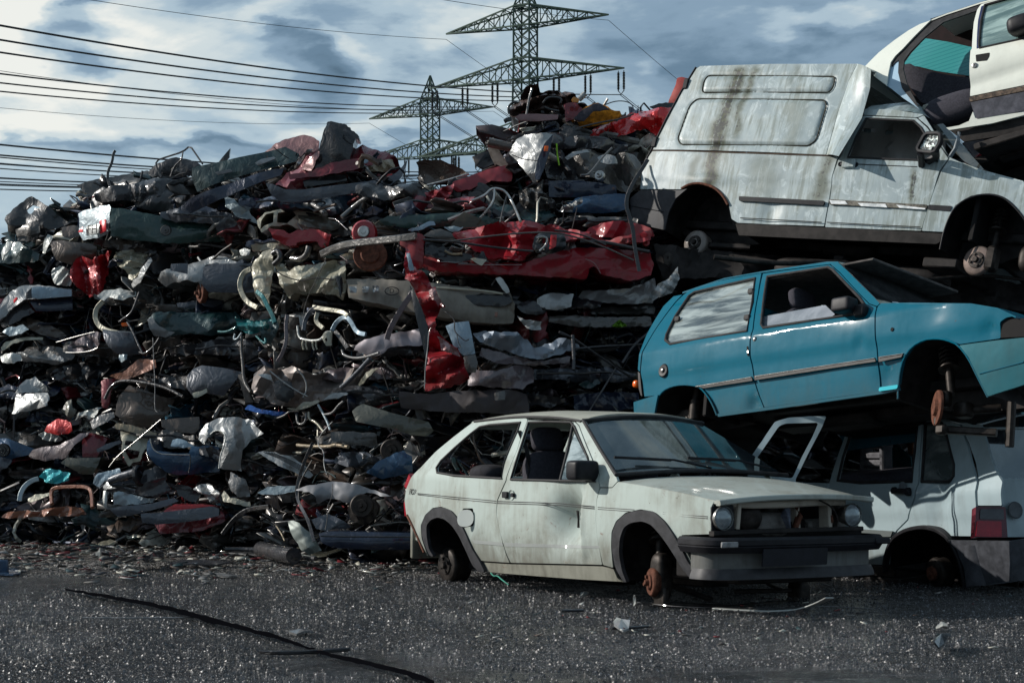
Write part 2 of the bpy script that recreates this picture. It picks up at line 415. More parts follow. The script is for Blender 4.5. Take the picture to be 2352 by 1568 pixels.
    def drum(s, name, px, py, r, y, m, m2=None, tilt=(0, 0), w=.09, parent=None, hub='hub', steer=0):
        p = s.plane(px, py, (0, s.g * y, 0), (0, 1, 0)); d = Vector((math.sin(steer), s.g, 0))
        o = s.add(name, lathe([(0, .012), (r * .30, .012), (r * .34, .0), (r * .86, .0), (r * .95, -.008), (r, -.02), (r, -.035), (r * .93, -.04), (r * .93, -w), (0, -w)], zalign(p, d)), m, parent)
        s.add(hub, merge([lathe([(0, .035), (r * .16, .035), (r * .2, .025), (r * .22, .012), (r * .52, .010), (r * .55, .0)], zalign(p, d))] +
            [lathe([(0, .022), (.012, .022), (.013, .0)], zalign(p + Vector((r * .38 * math.cos(a), 0, r * .38 * math.sin(a))), d), 8) for a in (0.4, 1.97, 3.54, 5.11)]), m2 or RUST, o)
        return p, o
    def strut(s, p, top, name='strut', parent=None):
        a = Vector(p); b = Vector(top); d = b - a; parts = [sweep([a, a + d * .55], circ(.03, 12)), sweep([a + d * .5, b], circ(.016, 10)), sweep([a + d * .5, a + d * .53], circ(.075, 16))]
        turns = 5; cp = []
        e1 = d.normalized().cross(Vector((0, 1, 0))).normalized(); e2 = d.normalized().cross(e1)
        for i in range(turns * 12 + 1):
            t_ = i / (turns * 12); an = t_ * turns * 2 * math.pi; cp.append(a + d * (.53 + .42 * t_) + (e1 * math.cos(an) + e2 * math.sin(an)) * .058)
        parts.append(sweep(cp, circ(.008, 6), up=(1, .3, .2)))
        return s.add(name, merge(parts), IRON, parent)
def seatm(x, y, z, m=1.0, back=-.25, hr=True):
    Mb = Matrix.Translation((x - .22, y, z + .12)) @ Matrix.Rotation(back, 4, 'Y')
    parts = [lobe((x, y, z + .06), (.26, .25, .09)), lobe((0, 0, .30), (.07, .24, .31), Mb)]
    return merge(parts), lobe((0, 0, .70), (.045, .13, .09), Mb)
def mirror_strip(car, name, near, m, yk=1.0, ykf=None, crown=.03, n=14, th=.012, parent=None, pw=2.5, ed=None):
    P = [car.side(x, y) if len(q) == 2 else Vector(q) for q in near for x, y in ([q[:2]])]
    V = []; Fs = []; V2 = []
    for i_, p in enumerate(P):
        fk = 1 if ykf is None else 1 + (ykf - 1) * i_ / (len(P) - 1)
        for j in range(n + 1):
            t_ = j / n; s_ = 1 - 2 * t_; c = Vector((p.x, p.y * yk * s_ * (fk if s_ < 0 else 1), p.z + crown * (1 - abs(s_) ** pw))); V.append(c); V2.append(c - Vector((0, 0, th)))
    for i in range(len(P) - 1):
        for j in range(n): Fs.append((i * (n + 1) + j, i * (n + 1) + j + 1, (i + 1) * (n + 1) + j + 1, (i + 1) * (n + 1) + j))
    return car.add(name, shell(V, Fs, V2), m, parent)
def gauss(x, z, cx, cz, rx, rz): return math.exp(-((x - cx) / rx) ** 2 - ((z - cz) / rz) ** 2)
# =====================================================================================
# weathered white hatchback on the ground
# =====================================================================================
def build_white_hatch():
    car = Car('hatchback_wreck', 'pale white three door hatchback without wheels standing on wet ground, bonnet ajar and grille missing', (.1501, 14.2283, -1.1623, -.9908, -.0046, -.0117), w0=.785, zb=.88, tum=.44)
    M = paint('chalky_white_paint', (.41, .475, .445), .0, .34, .60, .40, .25, (.15, .12, .08), low=.75)
    MB = paint('chalky_white_bonnet_paint', (.40, .43, .39), .0, .34, .75, .4, .3, (.16, .13, .09), low=.01)
    S = c1
    dc = car.side(*S([(815, 560)])[0]); dk = car.side(*S([(884, 560)])[0]); d2 = car.side(*S([(905, 420)])[0])
    def dent(x, z):
        d = -.16 * gauss(x, z, dc.x + .06, dc.z, .17, .16)
        if x > dk.x: d *= max(0, 1 - (x - dk.x) / .035) * .6
        d += .012 * gauss(x, z, dk.x + .03, dk.z, .03, .14) - .022 * gauss(x, z, d2.x, d2.z, .045, .09)
        d += -.016 * gauss(x, z, dk.x + .08, dk.z - .27, .06, .05) + .006 * noise.noise((x * 3, z * 3, 1))
        return d
    wav = lambda x, z: .006 * noise.noise((x * 2.2, z * 2.2, 4))
    arch_r = [(178, 735), (150, 650), (145, 590), (165, 540), (200, 508), (240, 502), (285, 520), (325, 565), (355, 630), (385, 700), (418, 752)]
    q = S([(385, 106), (470, 92), (560, 84), (640, 80), (648, 92), (600, 230), (547, 375), (505, 470), (500, 530), (517, 620), (545, 720), (565, 766), (440, 758)] + arch_r[::-1] + [(130, 640), (95, 570), (76, 540), (68, 470), (75, 420), (95, 370), (150, 310), (215, 240), (300, 170)])
    win = S([(222, 340), (218, 318), (240, 285), (300, 228), (380, 158), (422, 126), (470, 116), (614, 105), (600, 145), (562, 230), (536, 300), (528, 368), (430, 362), (300, 354)])
    flap = S([(342, 508), (392, 508), (396, 590), (345, 600), (338, 560)])
    car.skin('quarter_panel', q, M, [win, flap], dent=wav)
    door = S([(648, 92), (760, 94), (870, 100), (890, 120), (940, 245), (985, 350), (986, 408), (972, 470), (968, 560), (974, 640), (985, 700), (1000, 776), (800, 771), (566, 766), (545, 720), (517, 620), (500, 530), (505, 470), (547, 375), (600, 230)])
    dwin = S([(652, 104), (750, 101), (850, 104), (868, 125), (930, 270), (968, 381), (800, 379), (568, 372), (592, 290), (622, 200)])
    D = car.skin('door', door, M, [dwin], dent=dent, h=.022)
    car.line('window_seal', win, .009, RUBBER, .001, closed=True, smooth=0)
    car.line('window_seal', dwin, .009, RUBBER, .001, closed=True, smooth=0, parent=D)
    car.line('quarter_light_bar', S([(862, 108), (835, 240), (800, 379)]), .012, RUBBER, -.006, parent=D, smooth=0)
    car.skin('quarter_light', S([(868, 150), (930, 275), (966, 376), (806, 374), (838, 245)]), glass('dusty_side_glass', (.05, .07, .07), .55, .9, (.45, .52, .52), (1, 1, 3), 2.5, .5), off=-.01, th=.004, parent=D)
    fen = S([(988, 410), (1045, 410), (1072, 380), (1250, 411), (1400, 440), (1528, 474), (1512, 505), (1518, 560), (1508, 632), (1372, 636), (1385, 690), (1420, 760), (1445, 800),
             (1400, 770), (1370, 700), (1330, 630), (1290, 570), (1240, 525), (1180, 515), (1110, 530), (1065, 570), (1045, 620), (1043, 690), (1052, 790), (1002, 776), (985, 700), (974, 640), (968, 560), (972, 470)])
    car.skin('front_wing', fen, M, dent=wav)
    car.skin('a_pillar', S([(872, 100), (888, 88), (912, 93), (1062, 352), (1072, 380), (1045, 410), (988, 410), (986, 350), (940, 245), (890, 120)]), M, r=.004, gap=.002, off=.002)
    car.line('windscreen_seal', S([(908, 93), (985, 225), (1064, 352)]), .012, RUBBER, .008, smooth=0)
    car.skin('sill', S([(440, 760), (566, 768), (800, 773), (1000, 778), (1052, 792), (1070, 835), (1100, 856), (900, 845), (700, 830), (520, 815), (446, 806), (418, 754)]), paint('grimy_sill_paint', (.24, .24, .20), 0, .5, .8, .2, .1), off=-.012)
    # wheel arch trims and housings
    for a_o, a_i in (([(186, 732), (152, 650), (146, 590), (165, 540), (200, 508), (240, 502), (285, 520), (325, 565), (355, 630), (385, 700), (418, 752), (446, 808)], [(420, 808), (388, 778), (355, 705), (325, 640), (292, 590), (258, 560), (222, 550), (190, 562), (170, 590), (172, 640), (182, 700), (206, 735)]),
                     ([(1098, 855), (1060, 790), (1043, 700), (1045, 620), (1065, 570), (1110, 530), (1180, 515), (1240, 525), (1290, 570), (1330, 630), (1370, 700), (1402, 765), (1440, 805), (1440, 838)], [(1412, 838), (1372, 790), (1340, 735), (1305, 680), (1268, 630), (1228, 585), (1185, 568), (1130, 576), (1098, 598), (1080, 650), (1076, 720), (1090, 800), (1112, 856)])):
        car.skin('wheel_arch_trim', S(a_o + a_i), TRIM, off=.018, gap=0, th=.03, h=.03, r=.03)
        car.well('wheel_housing', S(a_i[::-1]), UNDER, .45)
    # pinstripes, moulding shadow band, badge
    for dy in (-5, 4):
        car.line('pinstripe', S([(130, 441 + dy * .6), (300, 460 + dy), (500, 479 + dy)]), .003, BLACK, .001, smooth=0)
        car.line('pinstripe', S([(506, 480 + dy), (800, 490 + dy), (960, 505 + dy)]), .003, BLACK, .001, smooth=0, parent=D)
        car.line('pinstripe', S([(978, 508 + dy), (1150, 520 + dy)]), .003, BLACK, .001, smooth=0)
        car.line('pinstripe', S([(1285, 531 + dy), (1380, 543 + dy), (1495, 552 + dy)]), .003, BLACK, .001, smooth=0)
    band = paint('grey_band_paint', (.30, .32, .31), 0, .4, .3, .1, .2)  # grey strip paints in the shadow of the side moulding
    car.skin('lower_band', S([(385, 655), (528, 668), (533, 686), (395, 673)]), band, off=.002, r=.001, gap=.001, th=.002)
    car.skin('lower_band', S([(537, 668), (880, 682), (988, 683), (990, 697), (880, 696), (542, 688)]), band, off=.002, r=.001, gap=.001, th=.002, dent=dent, h=.02, parent=D)
    a = car.side(*S([(107, 432)])[0], .003); b = car.side(*S([(130, 436)])[0], .003)
    Mt = Matrix.Translation(a) @ Matrix(((1, 0, 0, 0), (0, 0, -1, 0), (0, 1, 0, 0), (0, 0, 0, 1)))
    V, Fs = textmesh('FOX', .062, Mt, .35); car.add('badge', (V, Fs), BLACK, smooth=False)
    # handle, tear, open fuel flap
    h0 = car.side(*S([(565, 445)])[0])
    car.add('handle_recess', lathe([(0, -.006), (.022, -.006), (.034, .001), (.036, .0035)], zalign(h0 + Vector((.02, -.002, 0)), (0, -1, 0))), M, D)
    car.add('handle', merge([boxm((h0.x - .045, h0.y - .012, h0.z), (.07, .022, .045), b=.008), boxm((h0.x + .05, h0.y - .01, h0.z), (.035, .02, .03), b=.006)]), BLACK, D)
    tr = car.side(*S([(883, 560)])[0], .004)
    car.skin('torn_crease', S([(876, 518), (884, 520), (887, 600), (880, 598), (882, 560)]), DARK, off=.012, r=.001, gap=0, th=.01, parent=D)
    fp = [car.side(*p) for p in S([(396, 512), (396, 592)])]
    dv = Vector((-.12, -.075, 0)).normalized() * .15
    P4 = [fp[0] + Vector((0, -.006, 0)), fp[1] + Vector((0, -.006, 0)), fp[1] + dv * .95 + Vector((0, 0, -.01)), fp[0] + dv * .9 + Vector((0, 0, -.01))]
    P4 = chaikin([tuple(p) for p in P4], 2); n_ = len(P4); off = Vector((.006, -.004, 0))
    car.add('fuel_flap', ([Vector(p) for p in P4] + [Vector(p) + off for p in P4], [tuple(range(n_)), tuple(range(2 * n_ - 1, n_ - 1, -1))] + [(i, (i + 1) % n_, n_ + (i + 1) % n_, n_ + i) for i in range(n_)]), paint('clean_flap_paint', (.72, .75, .70), 0, .4, .1, 0, .3), smooth=False)  # whiter than the body paint, standing in for sun on the flap
    fc = car.side(*S([(365, 550)])[0], -.05); car.add('filler_neck', lathe([(0, .02), (.03, .02), (.032, 0), (.07, -.01)], zalign(fc, (0, -1, 0))), DARK)
    # mirror
    mp = car.side(*S([(905, 330)])[0], .10)
    mo = car.add('door_mirror', lobe(mp + Vector((0, 0, 0)), (.07, .10, .068), e=.35), BLACK, D)
    car.add('mirror_arm', sweep([mp + Vector((.03, .05, -.05)), car.side(*S([(958, 372)])[0], 0)], rectp(.05, .04)), BLACK, mo)
    # roof, windscreen, bonnet
    roofm = paint('chalky_white_roof_paint', (.42, .42, .36), 0, .36, .5, .35, .3)
    mirror_strip(car, 'roof', S([(388, 104), (470, 91), (560, 83), (640, 79), (760, 82), (870, 88), (906, 94)]), roofm, crown=.055, pw=3.2)
    car.line('roof_gutter', S([(398, 100), (560, 82), (650, 78), (780, 82), (880, 95), (900, 100)]), .010, RUBBER, .004, smooth=1)
    ws = glass('smoked_windscreen', (.016, .024, .03), .16, .25, (.22, .25, .25), (1, 1, 1), 2.2, .62)
    mirror_strip(car, 'windscreen', S([(908, 98), (960, 190), (1010, 270), (1062, 352)]), ws, yk=.965, crown=.045, pw=2.2, th=.006)
    g0 = car.side(*S([(912, 98)])[0]); g1 = car.side(*S([(1062, 352)])[0])
    for e_, pp in (('windscreen_seal', [g0 + Vector((0, 0, .0)), Vector((g0.x + .02, 0, g0.z + .05)), Vector((g0.x, -g0.y, g0.z))]), ('scuttle', [g1, Vector((g1.x + .03, 0, g1.z + .04)), Vector((g1.x, -g1.y, g1.z))])):
        car.add(e_, sweep([tuple(v) for v in chaikin([tuple(p) for p in pp], 3, False)], circ(.016, 8)), RUBBER)
    G1 = g1
    bn = [(1076, 384), (1160, 396), (1250, 412), (1400, 441), (1538, 474)]
    B = mirror_strip(car, 'bonnet', S(bn), MB, ykf=.80, crown=.04, pw=2.4, th=.02)
    for yy in (-.35, .35):
        pass
    bp = [car.side(*p) for p in S(bn)]
    fr_ = bp[-1]
    car.add('bonnet_lip', sweep([Vector((fr_.x + .01 + .03 * (1 - (yy / fr_.y) ** 2), yy, fr_.z - .012 + .035 * (1 - abs(yy / fr_.y) ** 2.4))) for yy in np.linspace(fr_.y, -fr_.y * .80, 17)], rectp(.05, .035), up=(0, 0, 1)), MB, B)
    # wipers
    for y0, y1 in ((-.50, .05), (.10, .58)):
        a = Vector((G1.x + .01, y1, G1.z + .05)); b = Vector((G1.x - .10, y0, G1.z + .115)); 
        w = car.add('wiper', merge([sweep([a, (a + b) / 2 + Vector((0, 0, .02)), b], circ(.008, 6)), sweep([b + (b - a) * .35 + Vector((.04, 0, -.02)), b - (b - a) * .45 + Vector((.0, 0, .015))], rectp(.012, .018))]), BLACK)
    # ---- front end ----
    XF = 3.09
    X = (1, 0, 0); pl = lambda q, x=XF: car.plane(*S([q])[0], (x, 0, 0), X)
    hl1 = pl((1563, 555)); hl2 = pl((2170, 540)); rr = (pl((1563, 500)).z - pl((1563, 612)).z) / 2
    zt = hl1.z + rr * 1.15; zb_ = hl1.z - rr * 1.15
    lens = glass('headlamp_glass', (.22, .25, .27), .45, .35, (.5, .55, .6), (1, 1, 1), 20, .8)
    for p in (Vector((XF, hl1.y, hl1.z)), Vector((XF, -hl1.y + .0, hl1.z))):
        if p.y > 0: p = Vector((XF, hl2.y, hl2.z))
        hb = car.add('headlight', lathe([(rr * .1, -.14), (rr * .6, -.11), (rr * .95, -.02), (rr * 1.06, .012), (rr * 1.02, .02), (rr * .97, .012)], zalign(p, (1, 0, 0)), 40), STEEL)
        car.add('lens', lathe([(0, .045), (rr * .4, .041), (rr * .75, .026), (rr * .97, .004)], zalign(p, (1, 0, 0)), 40), lens, hb)
    bay = merge([boxm((XF - .55, 0, (zt + zb_) / 2 + .02), (.5, 1.2, zt - zb_ + .05)), boxm((XF - .3, 0, zb_ - .15), (.4, 1.25, .3))])
    car.add('engine_bay', bay, DARK)
    crm = paint('dirty_cream_metal', (.46, .41, .34), 0, .5, .8, .3, .1)
    sup = [sweep([pl((1600, 486), XF - .05), pl((1700, 492), XF - .03), pl((1850, 489), XF - .03), pl((2000, 480), XF - .03), pl((2130, 478), XF - .05)], rectp(.05, .045)),
           sweep([pl((1632, 485), XF - .04), pl((1622, 605), XF - .04)], rectp(.07, .03)), sweep([pl((2045, 490), XF - .06), pl((2050, 600), XF - .06)], rectp(.10, .03)), sweep([pl((1905, 470), XF - .08), pl((1912, 600), XF - .08)], rectp(.055, .03)),
           sweep([pl((1915, 455), XF - .12), pl((1912, 480), XF - .1)], circ(.01, 6))]
    car.add('radiator_support', merge(sup), crm)
    car.add('front_slam_panel', sweep([pl((1512, 627)), pl((1700, 618)), pl((2215, 603))], rectp(.05, .03)), UNDER)
    eng = [lobe(pl((1760, 585), XF - .2), (.12, .16, .09), e=.6), boxm(pl((1995, 588), XF - .22), (.16, .22, .09), b=.02), lobe(pl((1870, 545), XF - .26), (.07, .06, .16), e=.5), boxm(pl((2100, 560), XF - .2), (.1, .1, .2), b=.02), boxm(pl((1815, 560), XF - .33), (.1, .25, .2), b=.02)]
    car.add('engine', merge(eng), simple('grey_engine', (.16, .15, .14), .5, .2))
    car.add('horn', lathe([(0, .03), (.03, .035), (.06, .03), (.085, .015), (.088, 0), (.05, -.04), (0, -.05)], zalign(pl((1690, 552), XF - .09), (1, -.15, 0)), 30), IRON)
    car.add('rusty_bracket', merge([sweep([pl((1915, 500), XF - .06), pl((1925, 545), XF - .05), pl((1905, 600), XF - .06)], rectp(.05, .03)), sweep([pl((2068, 540), XF - .03), pl((2070, 575), XF - .03)], rectp(.05, .02))]), RUST)
    car.add('frayed_cloth', sweep([pl((1868, 500), XF - .05), pl((1860, 540), XF - .03), pl((1875, 600), XF - .05)], rectp(.07, .03), scale=[.7, 1, .4]), simple('blue_grey_cloth', (.15, .17, .22), .9))
    car.add('cable', sweep(chaikin([tuple(pl(q, XF + .02)) for q in [(2020, 470), (2080, 500), (2110, 560), (2100, 605)]], 3, False), circ(.006, 6)), IRON)
    car.flat('headlight_bezel', S([(1512, 500), (1616, 492), (1622, 612), (1515, 628)]), (XF - .012, 0, 0), X, BLACK, [chaikin([((p + Vector((0, math.cos(a) * rr * 1.02, math.sin(a) * rr * 1.02)))) for a in [0]], 0)] if False else (), h=.06)
    # bumper
    zt_ = pl((1820, 643), 3.2).z; zm = pl((1820, 716), 3.2).z
    plan = [(2.82, -.755), (2.98, -.775), (3.08, -.76), (3.15, -.70), (3.19, -.55), (3.21, -.3), (3.215, 0), (3.21, .3), (3.19, .50), (3.15, .61), (3.08, .65), (2.9, .66)]
    plan = chaikin(plan, 2, False); hh = zt_ - zm
    prof = [(-.03, -hh / 2), (.012, -hh / 2), (.035, -hh * .12), (.028, -hh * .04), (.036, hh * .02), (.036, hh * .34), (.02, hh / 2), (-.03, hh / 2)]
    bu = car.add('front_bumper', sweep([(x, y, (zt_ + zm) / 2) for x, y in plan], prof), BLACK)
    
    f = pl((1600, 680), 3.24); 
    car.add('fog_lamp', boxm((3.235, f.y, f.z), (.02, .13, .035)), simple('dull_lamp', (.25, .25, .25), .3), bu); car.add('fog_lamp', boxm((3.215, .58, f.z), (.03, .13, .04)), BLACK, bu)
    car.flat('number_plate_panel', S([(1758, 700), (2060, 692), (2056, 772), (1752, 784)]), (3.255, 0, 0), X, simple('blue_black_plate', (.008, .009, .014), .35), h=.1)
    # white apron, paint darkened for grime and front shade, and lower spoiler
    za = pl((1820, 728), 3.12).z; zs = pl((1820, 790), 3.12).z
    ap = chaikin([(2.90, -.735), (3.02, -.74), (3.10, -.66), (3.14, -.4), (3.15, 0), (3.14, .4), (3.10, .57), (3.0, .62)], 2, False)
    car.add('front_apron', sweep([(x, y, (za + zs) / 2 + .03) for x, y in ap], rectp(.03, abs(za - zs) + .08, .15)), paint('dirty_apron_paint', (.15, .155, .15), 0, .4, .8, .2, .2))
    car.add('front_spoiler', sweep([(x + .02, y * 1.01, zs - .035) for x, y in ap], [(.0, -.03), (.035, -.025), (.03, .0), (.012, .04), (-.03, .04), (-.03, -.03)]), TRIM)
    # body inner: floor, bulkheads, far side, tail
    car.tub(.27, -.6, 2.95)
    car.add('bulkhead', merge([boxm((2.10, 0, .56), (.05, 1.36, .6)), boxm((-.55, 0, .5), (.06, 1.1, .4)), boxm((2.85, 0, .48), (.1, 1.1, .3))]), DARK)
    car.skin('far_body_side', q, M, [win], far=True); car.skin('far_door', door, M, [dwin], far=True); None
    cT = [car.side(*p) for p in S([(385, 106), (300, 170), (215, 240), (150, 310), (95, 370)])]
    rim = merge([sweep([p + Vector((.02, .04, -.01)) for p in cT], rectp(.07, .05)), sweep([Vector((p.x + .02, -p.y - .04, p.z - .01)) for p in cT], rectp(.07, .05)), boxm((cT[-1].x + .02, 0, cT[-1].z - .02), (.07, 1.1, .08)), boxm((cT[0].x, 0, cT[0].z - .02), (.07, 1.0, .06))])
    tg = car.add('tailgate', rim, M)
    car.add('rear_shelf', boxm((cT[-1].x + .35, 0, cT[-1].z - .05), (.55, 1.25, .03)), simple('grey_shelf', (.10, .10, .115), .8))
    tp = [car.side(*p, -.01) for p in S([(92, 372), (72, 420), (66, 480), (74, 535)])]
    car.add('tail_light', sweep([p + Vector((-.012, .05, 0)) for p in tp], rectp(.05, .14)), LAMPRED)
    car.add('rear_panel', merge([boxm((tp[-1].x + .03, 0, tp[-1].z - .05), (.05, 1.35, .6))]), M)
    car.add('rear_bumper', sweep(chaikin([(-.42, -.70, .42), (-.58, -.69, .42), (-.66, -.60, .42), (-.70, 0, .42), (-.66, .60, .42), (-.50, .70, .42)], 2, False), rectp(.05, .11)), M)
    car.line('rusty_tail_edge', S([(80, 540), (100, 580), (130, 645), (160, 715)]), .010, RUST, .004)
    # interior
    for y in (-.36, .36):
        s1, s2 = seatm(1.12, y, .36); st = car.add('front_seat', s1, SEAT); car.add('headrest', s2, SEAT, st)
    car.add('rear_seat', lobe((.05, 0, .60), (.12, .55, .20)), SEAT)
    car.add('crumpled_cloth', lobe(car.plane(*S([(470, 345)])[0], (0, -.45, 0), (0, 1, 0)), (.16, .14, .07), e=.8), simple('black_cloth', (.03, .03, .035), .95))
    car.add('dashboard', merge([boxm((1.78, 0, .80), (.35, 1.30, .16), b=.05)]), BLACK)
    car.add('steering_wheel', lathe([(.17, 0), (.182, .012), (.19, 0), (.182, -.012), (.17, 0)], zalign((1.48, .34, .86), (-.85, 0, .5)), 32), BLACK)
    car.add('seat_belt', sweep(chaikin([(.72, -.60, 1.22), (.85, -.58, 1.0), (.78, -.6, .6)], 2, False), rectp(.04, .004)), RUBBER)
    # hubs
    p, o = car.drum('brake_drum', *S([(262, 775)])[0], .135, .64, IRON, IRON, w=.16, parent=None)
    car.add('rear_axle', merge([sweep([p + Vector((0, .1, .0)), Vector((p.x, .62, p.z))], circ(.035, 10)), sweep([p + Vector((0, .16, 0)), Vector((.45, -.45, .2))], rectp(.07, .05))]), UNDER)
    p, o = car.drum('brake_disc', *S([(1222, 855)])[0], .095, .70, RUST, RUST, w=.05, steer=-.35)
    kn = car.add('steering_knuckle', merge([lobe(p + Vector((.03, .07, .03)), (.07, .06, .16), e=.6), boxm(p + Vector((.06, .05, -.10)), (.12, .05, .14), b=.02), sweep([p + Vector((.02, .08, 0)), Vector((2.5, -.25, .10))], circ(.018, 8)), sweep([p + Vector((.05, .06, -.14)), Vector((2.75, -.30, .07)), Vector((2.6, .3, .07)), Vector((2.4, .62, .06))], circ(.016, 8)),
        sweep([p + Vector((.02, .06, -.1)), Vector((2.1, -.35, .12))], rectp(.05, .03))]), IRON)
    car.strut(p + Vector((.0, .08, .08)), (2.3, -.52, .66))
    q2 = Vector((2.40, .60, .13)); car.add('far_suspension', merge([lobe(q2 + Vector((0, 0, -.03)), (.07, .06, .10), e=.5), sweep([q2, Vector((2.2, .2, .12))], rectp(.05, .03)), sweep([q2 + Vector((0, 0, -.08)), Vector((2.7, .3, .1))], circ(.014, 8)), sweep([q2 + Vector((-.06, -.1, 0)), Vector((2.45, .2, .22))], circ(.016, 8))]), IRON)
    # loose cord under the sill
    p0 = car.side(*S([(480, 812)])[0]); P = [p0 + Vector((0, -.01, 0))] + [car.side(*q) + Vector((0, -.03, 0)) for q in S([(505, 828), (520, 822), (545, 845), (575, 866)])]
    car.add('dangling_cord', sweep(chaikin([tuple(v) for v in P], 2, False), circ(.005, 6)), simple('green_cord', (.03, .22, .16), .6))
    return car
# =====================================================================================
# teal hatchback in the stack
# =====================================================================================
def build_teal():
    car = Car('hatchback_wreck', 'glossy teal three door hatchback stacked under the white van, tilted nose up', (1.8547, 14.3951, -.2484, -.8771, -.0734, -.1881), w0=.775, zb=.86, tum=.30)
    M = paint('teal_metallic_paint', (.0, .11, .17), .0, .26, .25, .05, .45, (.0, .05, .07), .04, low=.3)
    S = c2
    pd = [(car.side(*S([(800, 880)])[0]), .06, -.03), (car.side(*S([(1410, 530)])[0]), .04, -.012), (car.side(*S([(1560, 720)])[0]), .09, -.02), (car.side(*S([(2150, 440)])[0]), .05, -.014), (car.side(*S([(1800, 380)])[0]), .18, -.015), (car.side(*S([(1000, 540)])[0]), .15, -.006), (car.side(*S([(480, 640)])[0]), .2, .006)]
    cr = car.side(*S([(1000, 600)])[0]).z
    def dent(x, z):
        d = .004 * noise.noise((x * 2.4, z * 2.4, 9))
        for p, r_, a in pd: d += a * gauss(x, z, p.x, p.z, r_, r_)
        return d + .018 * (1 / (1 + math.exp(-(z - cr) * 60)) - 1)
    quarter = [(440, 228), (640, 168), (853, 130), (832, 250), (802, 455), (785, 520), (784, 610), (802, 740), (830, 840), (856, 898), (597, 944), (575, 888), (545, 835), (500, 783), (460, 772), (400, 768), (340, 777), (290, 802), (258, 828), (172, 838), (160, 700), (175, 580), (250, 450), (360, 300), (405, 255)]
    win = [(303, 515), (308, 485), (360, 378), (438, 262), (470, 240), (815, 162), (800, 300), (770, 462), (330, 537)]
    gl = glass('streaky_grey_glass', (.06, .07, .07), .55, .9, (.40, .45, .43), (.5, 1, 4.5), 3.4, .9)  # pale streaks in the film stand in for clouds reflected in the glass
    car.skin('quarter_panel', S(quarter), M, [S(win)], dent=dent, h=.03)
    qg = car.skin('quarter_window', S(win), gl, off=-.012, th=.005)
    car.line('window_seal', S(win), .011, RUBBER, .001, closed=True, smooth=0, parent=qg)
    for q in ((790, 235), (768, 385), (370, 393)):
        p = car.side(*S([q])[0], .004); car.add('window_clip', lobe(p, (.028, .01, .022)), RUBBER, qg)
    tg = car.skin('tailgate', S([(403, 252), (358, 298), (248, 448), (172, 578), (157, 700), (143, 685), (150, 600), (195, 480), (290, 320), (350, 262)]), M, off=-.01)
    door = [(858, 132), (1245, 82), (1302, 130), (1470, 308), (1512, 322), (1505, 610), (1520, 806), (858, 898), (832, 840), (804, 740), (787, 610), (788, 520), (804, 455), (834, 250)]
    dwin = [(886, 152), (1232, 98), (1258, 112), (1412, 272), (1456, 335), (1420, 362), (862, 444), (850, 425), (868, 260)]
    D = car.skin('door', S(door), M, [S(dwin)], dent=dent, h=.03)
    car.line('window_seal', S(dwin), .011, RUBBER, .001, closed=True, smooth=0, parent=D)
    car.skin('lowered_glass', S([(858, 378), (1218, 311), (1276, 366), (1240, 392), (862, 446)]), glass('pale_lowered_glass', (.25, .27, .30), .35, .5, (.42, .44, .48), (1, 1, 1), 4, .7), off=-.03, th=.004, parent=D)
    car.skin('roof_rail', S([(400, 240), (640, 160), (853, 122), (1228, 66), (1290, 68), (1312, 86), (1530, 302), (1512, 320), (1470, 306), (1302, 128), (1246, 80), (858, 129), (640, 166), (440, 226)]), M, off=-.004, r=.003, gap=0, h=.05)
    fen = [(1514, 322), (1532, 303), (1700, 300), (2050, 305), (2200, 330), (2305, 378), (2250, 388), (2214, 412), (2210, 503), (1975, 538), (1910, 512), (1850, 504), (1780, 511), (1710, 549), (1660, 619), (1640, 700), (1632, 766), (1522, 782), (1507, 610)]
    car.skin('front_wing', S(fen), M, dent=dent, h=.03)
    car.skin('sill', S([(600, 934), (858, 900), (1520, 808), (1630, 793), (1634, 770), (1640, 800), (1520, 824), (858, 918), (602, 952)]), M, off=.004, gap=0, r=.004)
    car.skin('wing_corner', S([(1524, 784), (1632, 768), (1626, 792), (1520, 807)]), paint('teal_flash_paint', (.02, .38, .46), .3, .2, .1, 0, .9), off=.02, gap=0)  # brighter teal strip paints a highlight onto the sill end
    bm_ = car.skin('front_bumper', S([(1978, 542), (2200, 512), (2450, 488), (2450, 740), (2300, 790), (2146, 840), (2082, 715), (2034, 615)]), paint('teal_bumper_paint', (.0, .085, .11), .2, .35, .2, 0, .3), off=.02, dent=lambda x, z: .01 * noise.noise((x * 3, z * 3, 2)))
    car.line('bumper_ridge', S([(2100, 706), (2200, 680), (2350, 640)]), .006, M, .022, smooth=0, parent=bm_)
    car.skin('rear_bumper', S([(118, 866), (262, 822), (252, 872), (240, 938), (122, 934)]), M, off=.02)
    car.skin('tail_edge', S([(143, 690), (158, 700), (172, 838), (160, 834), (148, 790)]), BLACK, off=-.01)
    p = car.side(*S([(138, 766)])[0], -.02); car.add('tail_indicator', lobe(p, (.03, .03, .03), e=.7), ORANGE)
    car.skin('headlight_housing', S([(2216, 412), (2252, 392), (2352, 386), (2420, 390), (2420, 495), (2215, 505)]), DARK, off=-.02)
    # mouldings
    mold = simple('weathered_moulding', (.02, .017, .016), .4)
    for pts, par in (([(468, 776), (795, 722), (800, 747), (520, 790)], None), ([(808, 718), (1500, 614), (1504, 637), (812, 744)], D), ([(1519, 609), (1665, 588), (1650, 612), (1521, 640)], None)):
        mm = car.skin('side_moulding', S(pts), mold, off=.012, r=.004, gap=.001, th=.014, parent=par)
        a, b = pts[0], pts[1]; car.line('moulding_edge', S([(a[0] + 8, a[1] + 4), (b[0] - 4, b[1] + 4)]), .0035, STEEL, .014, smooth=0, parent=mm if not par else mm)
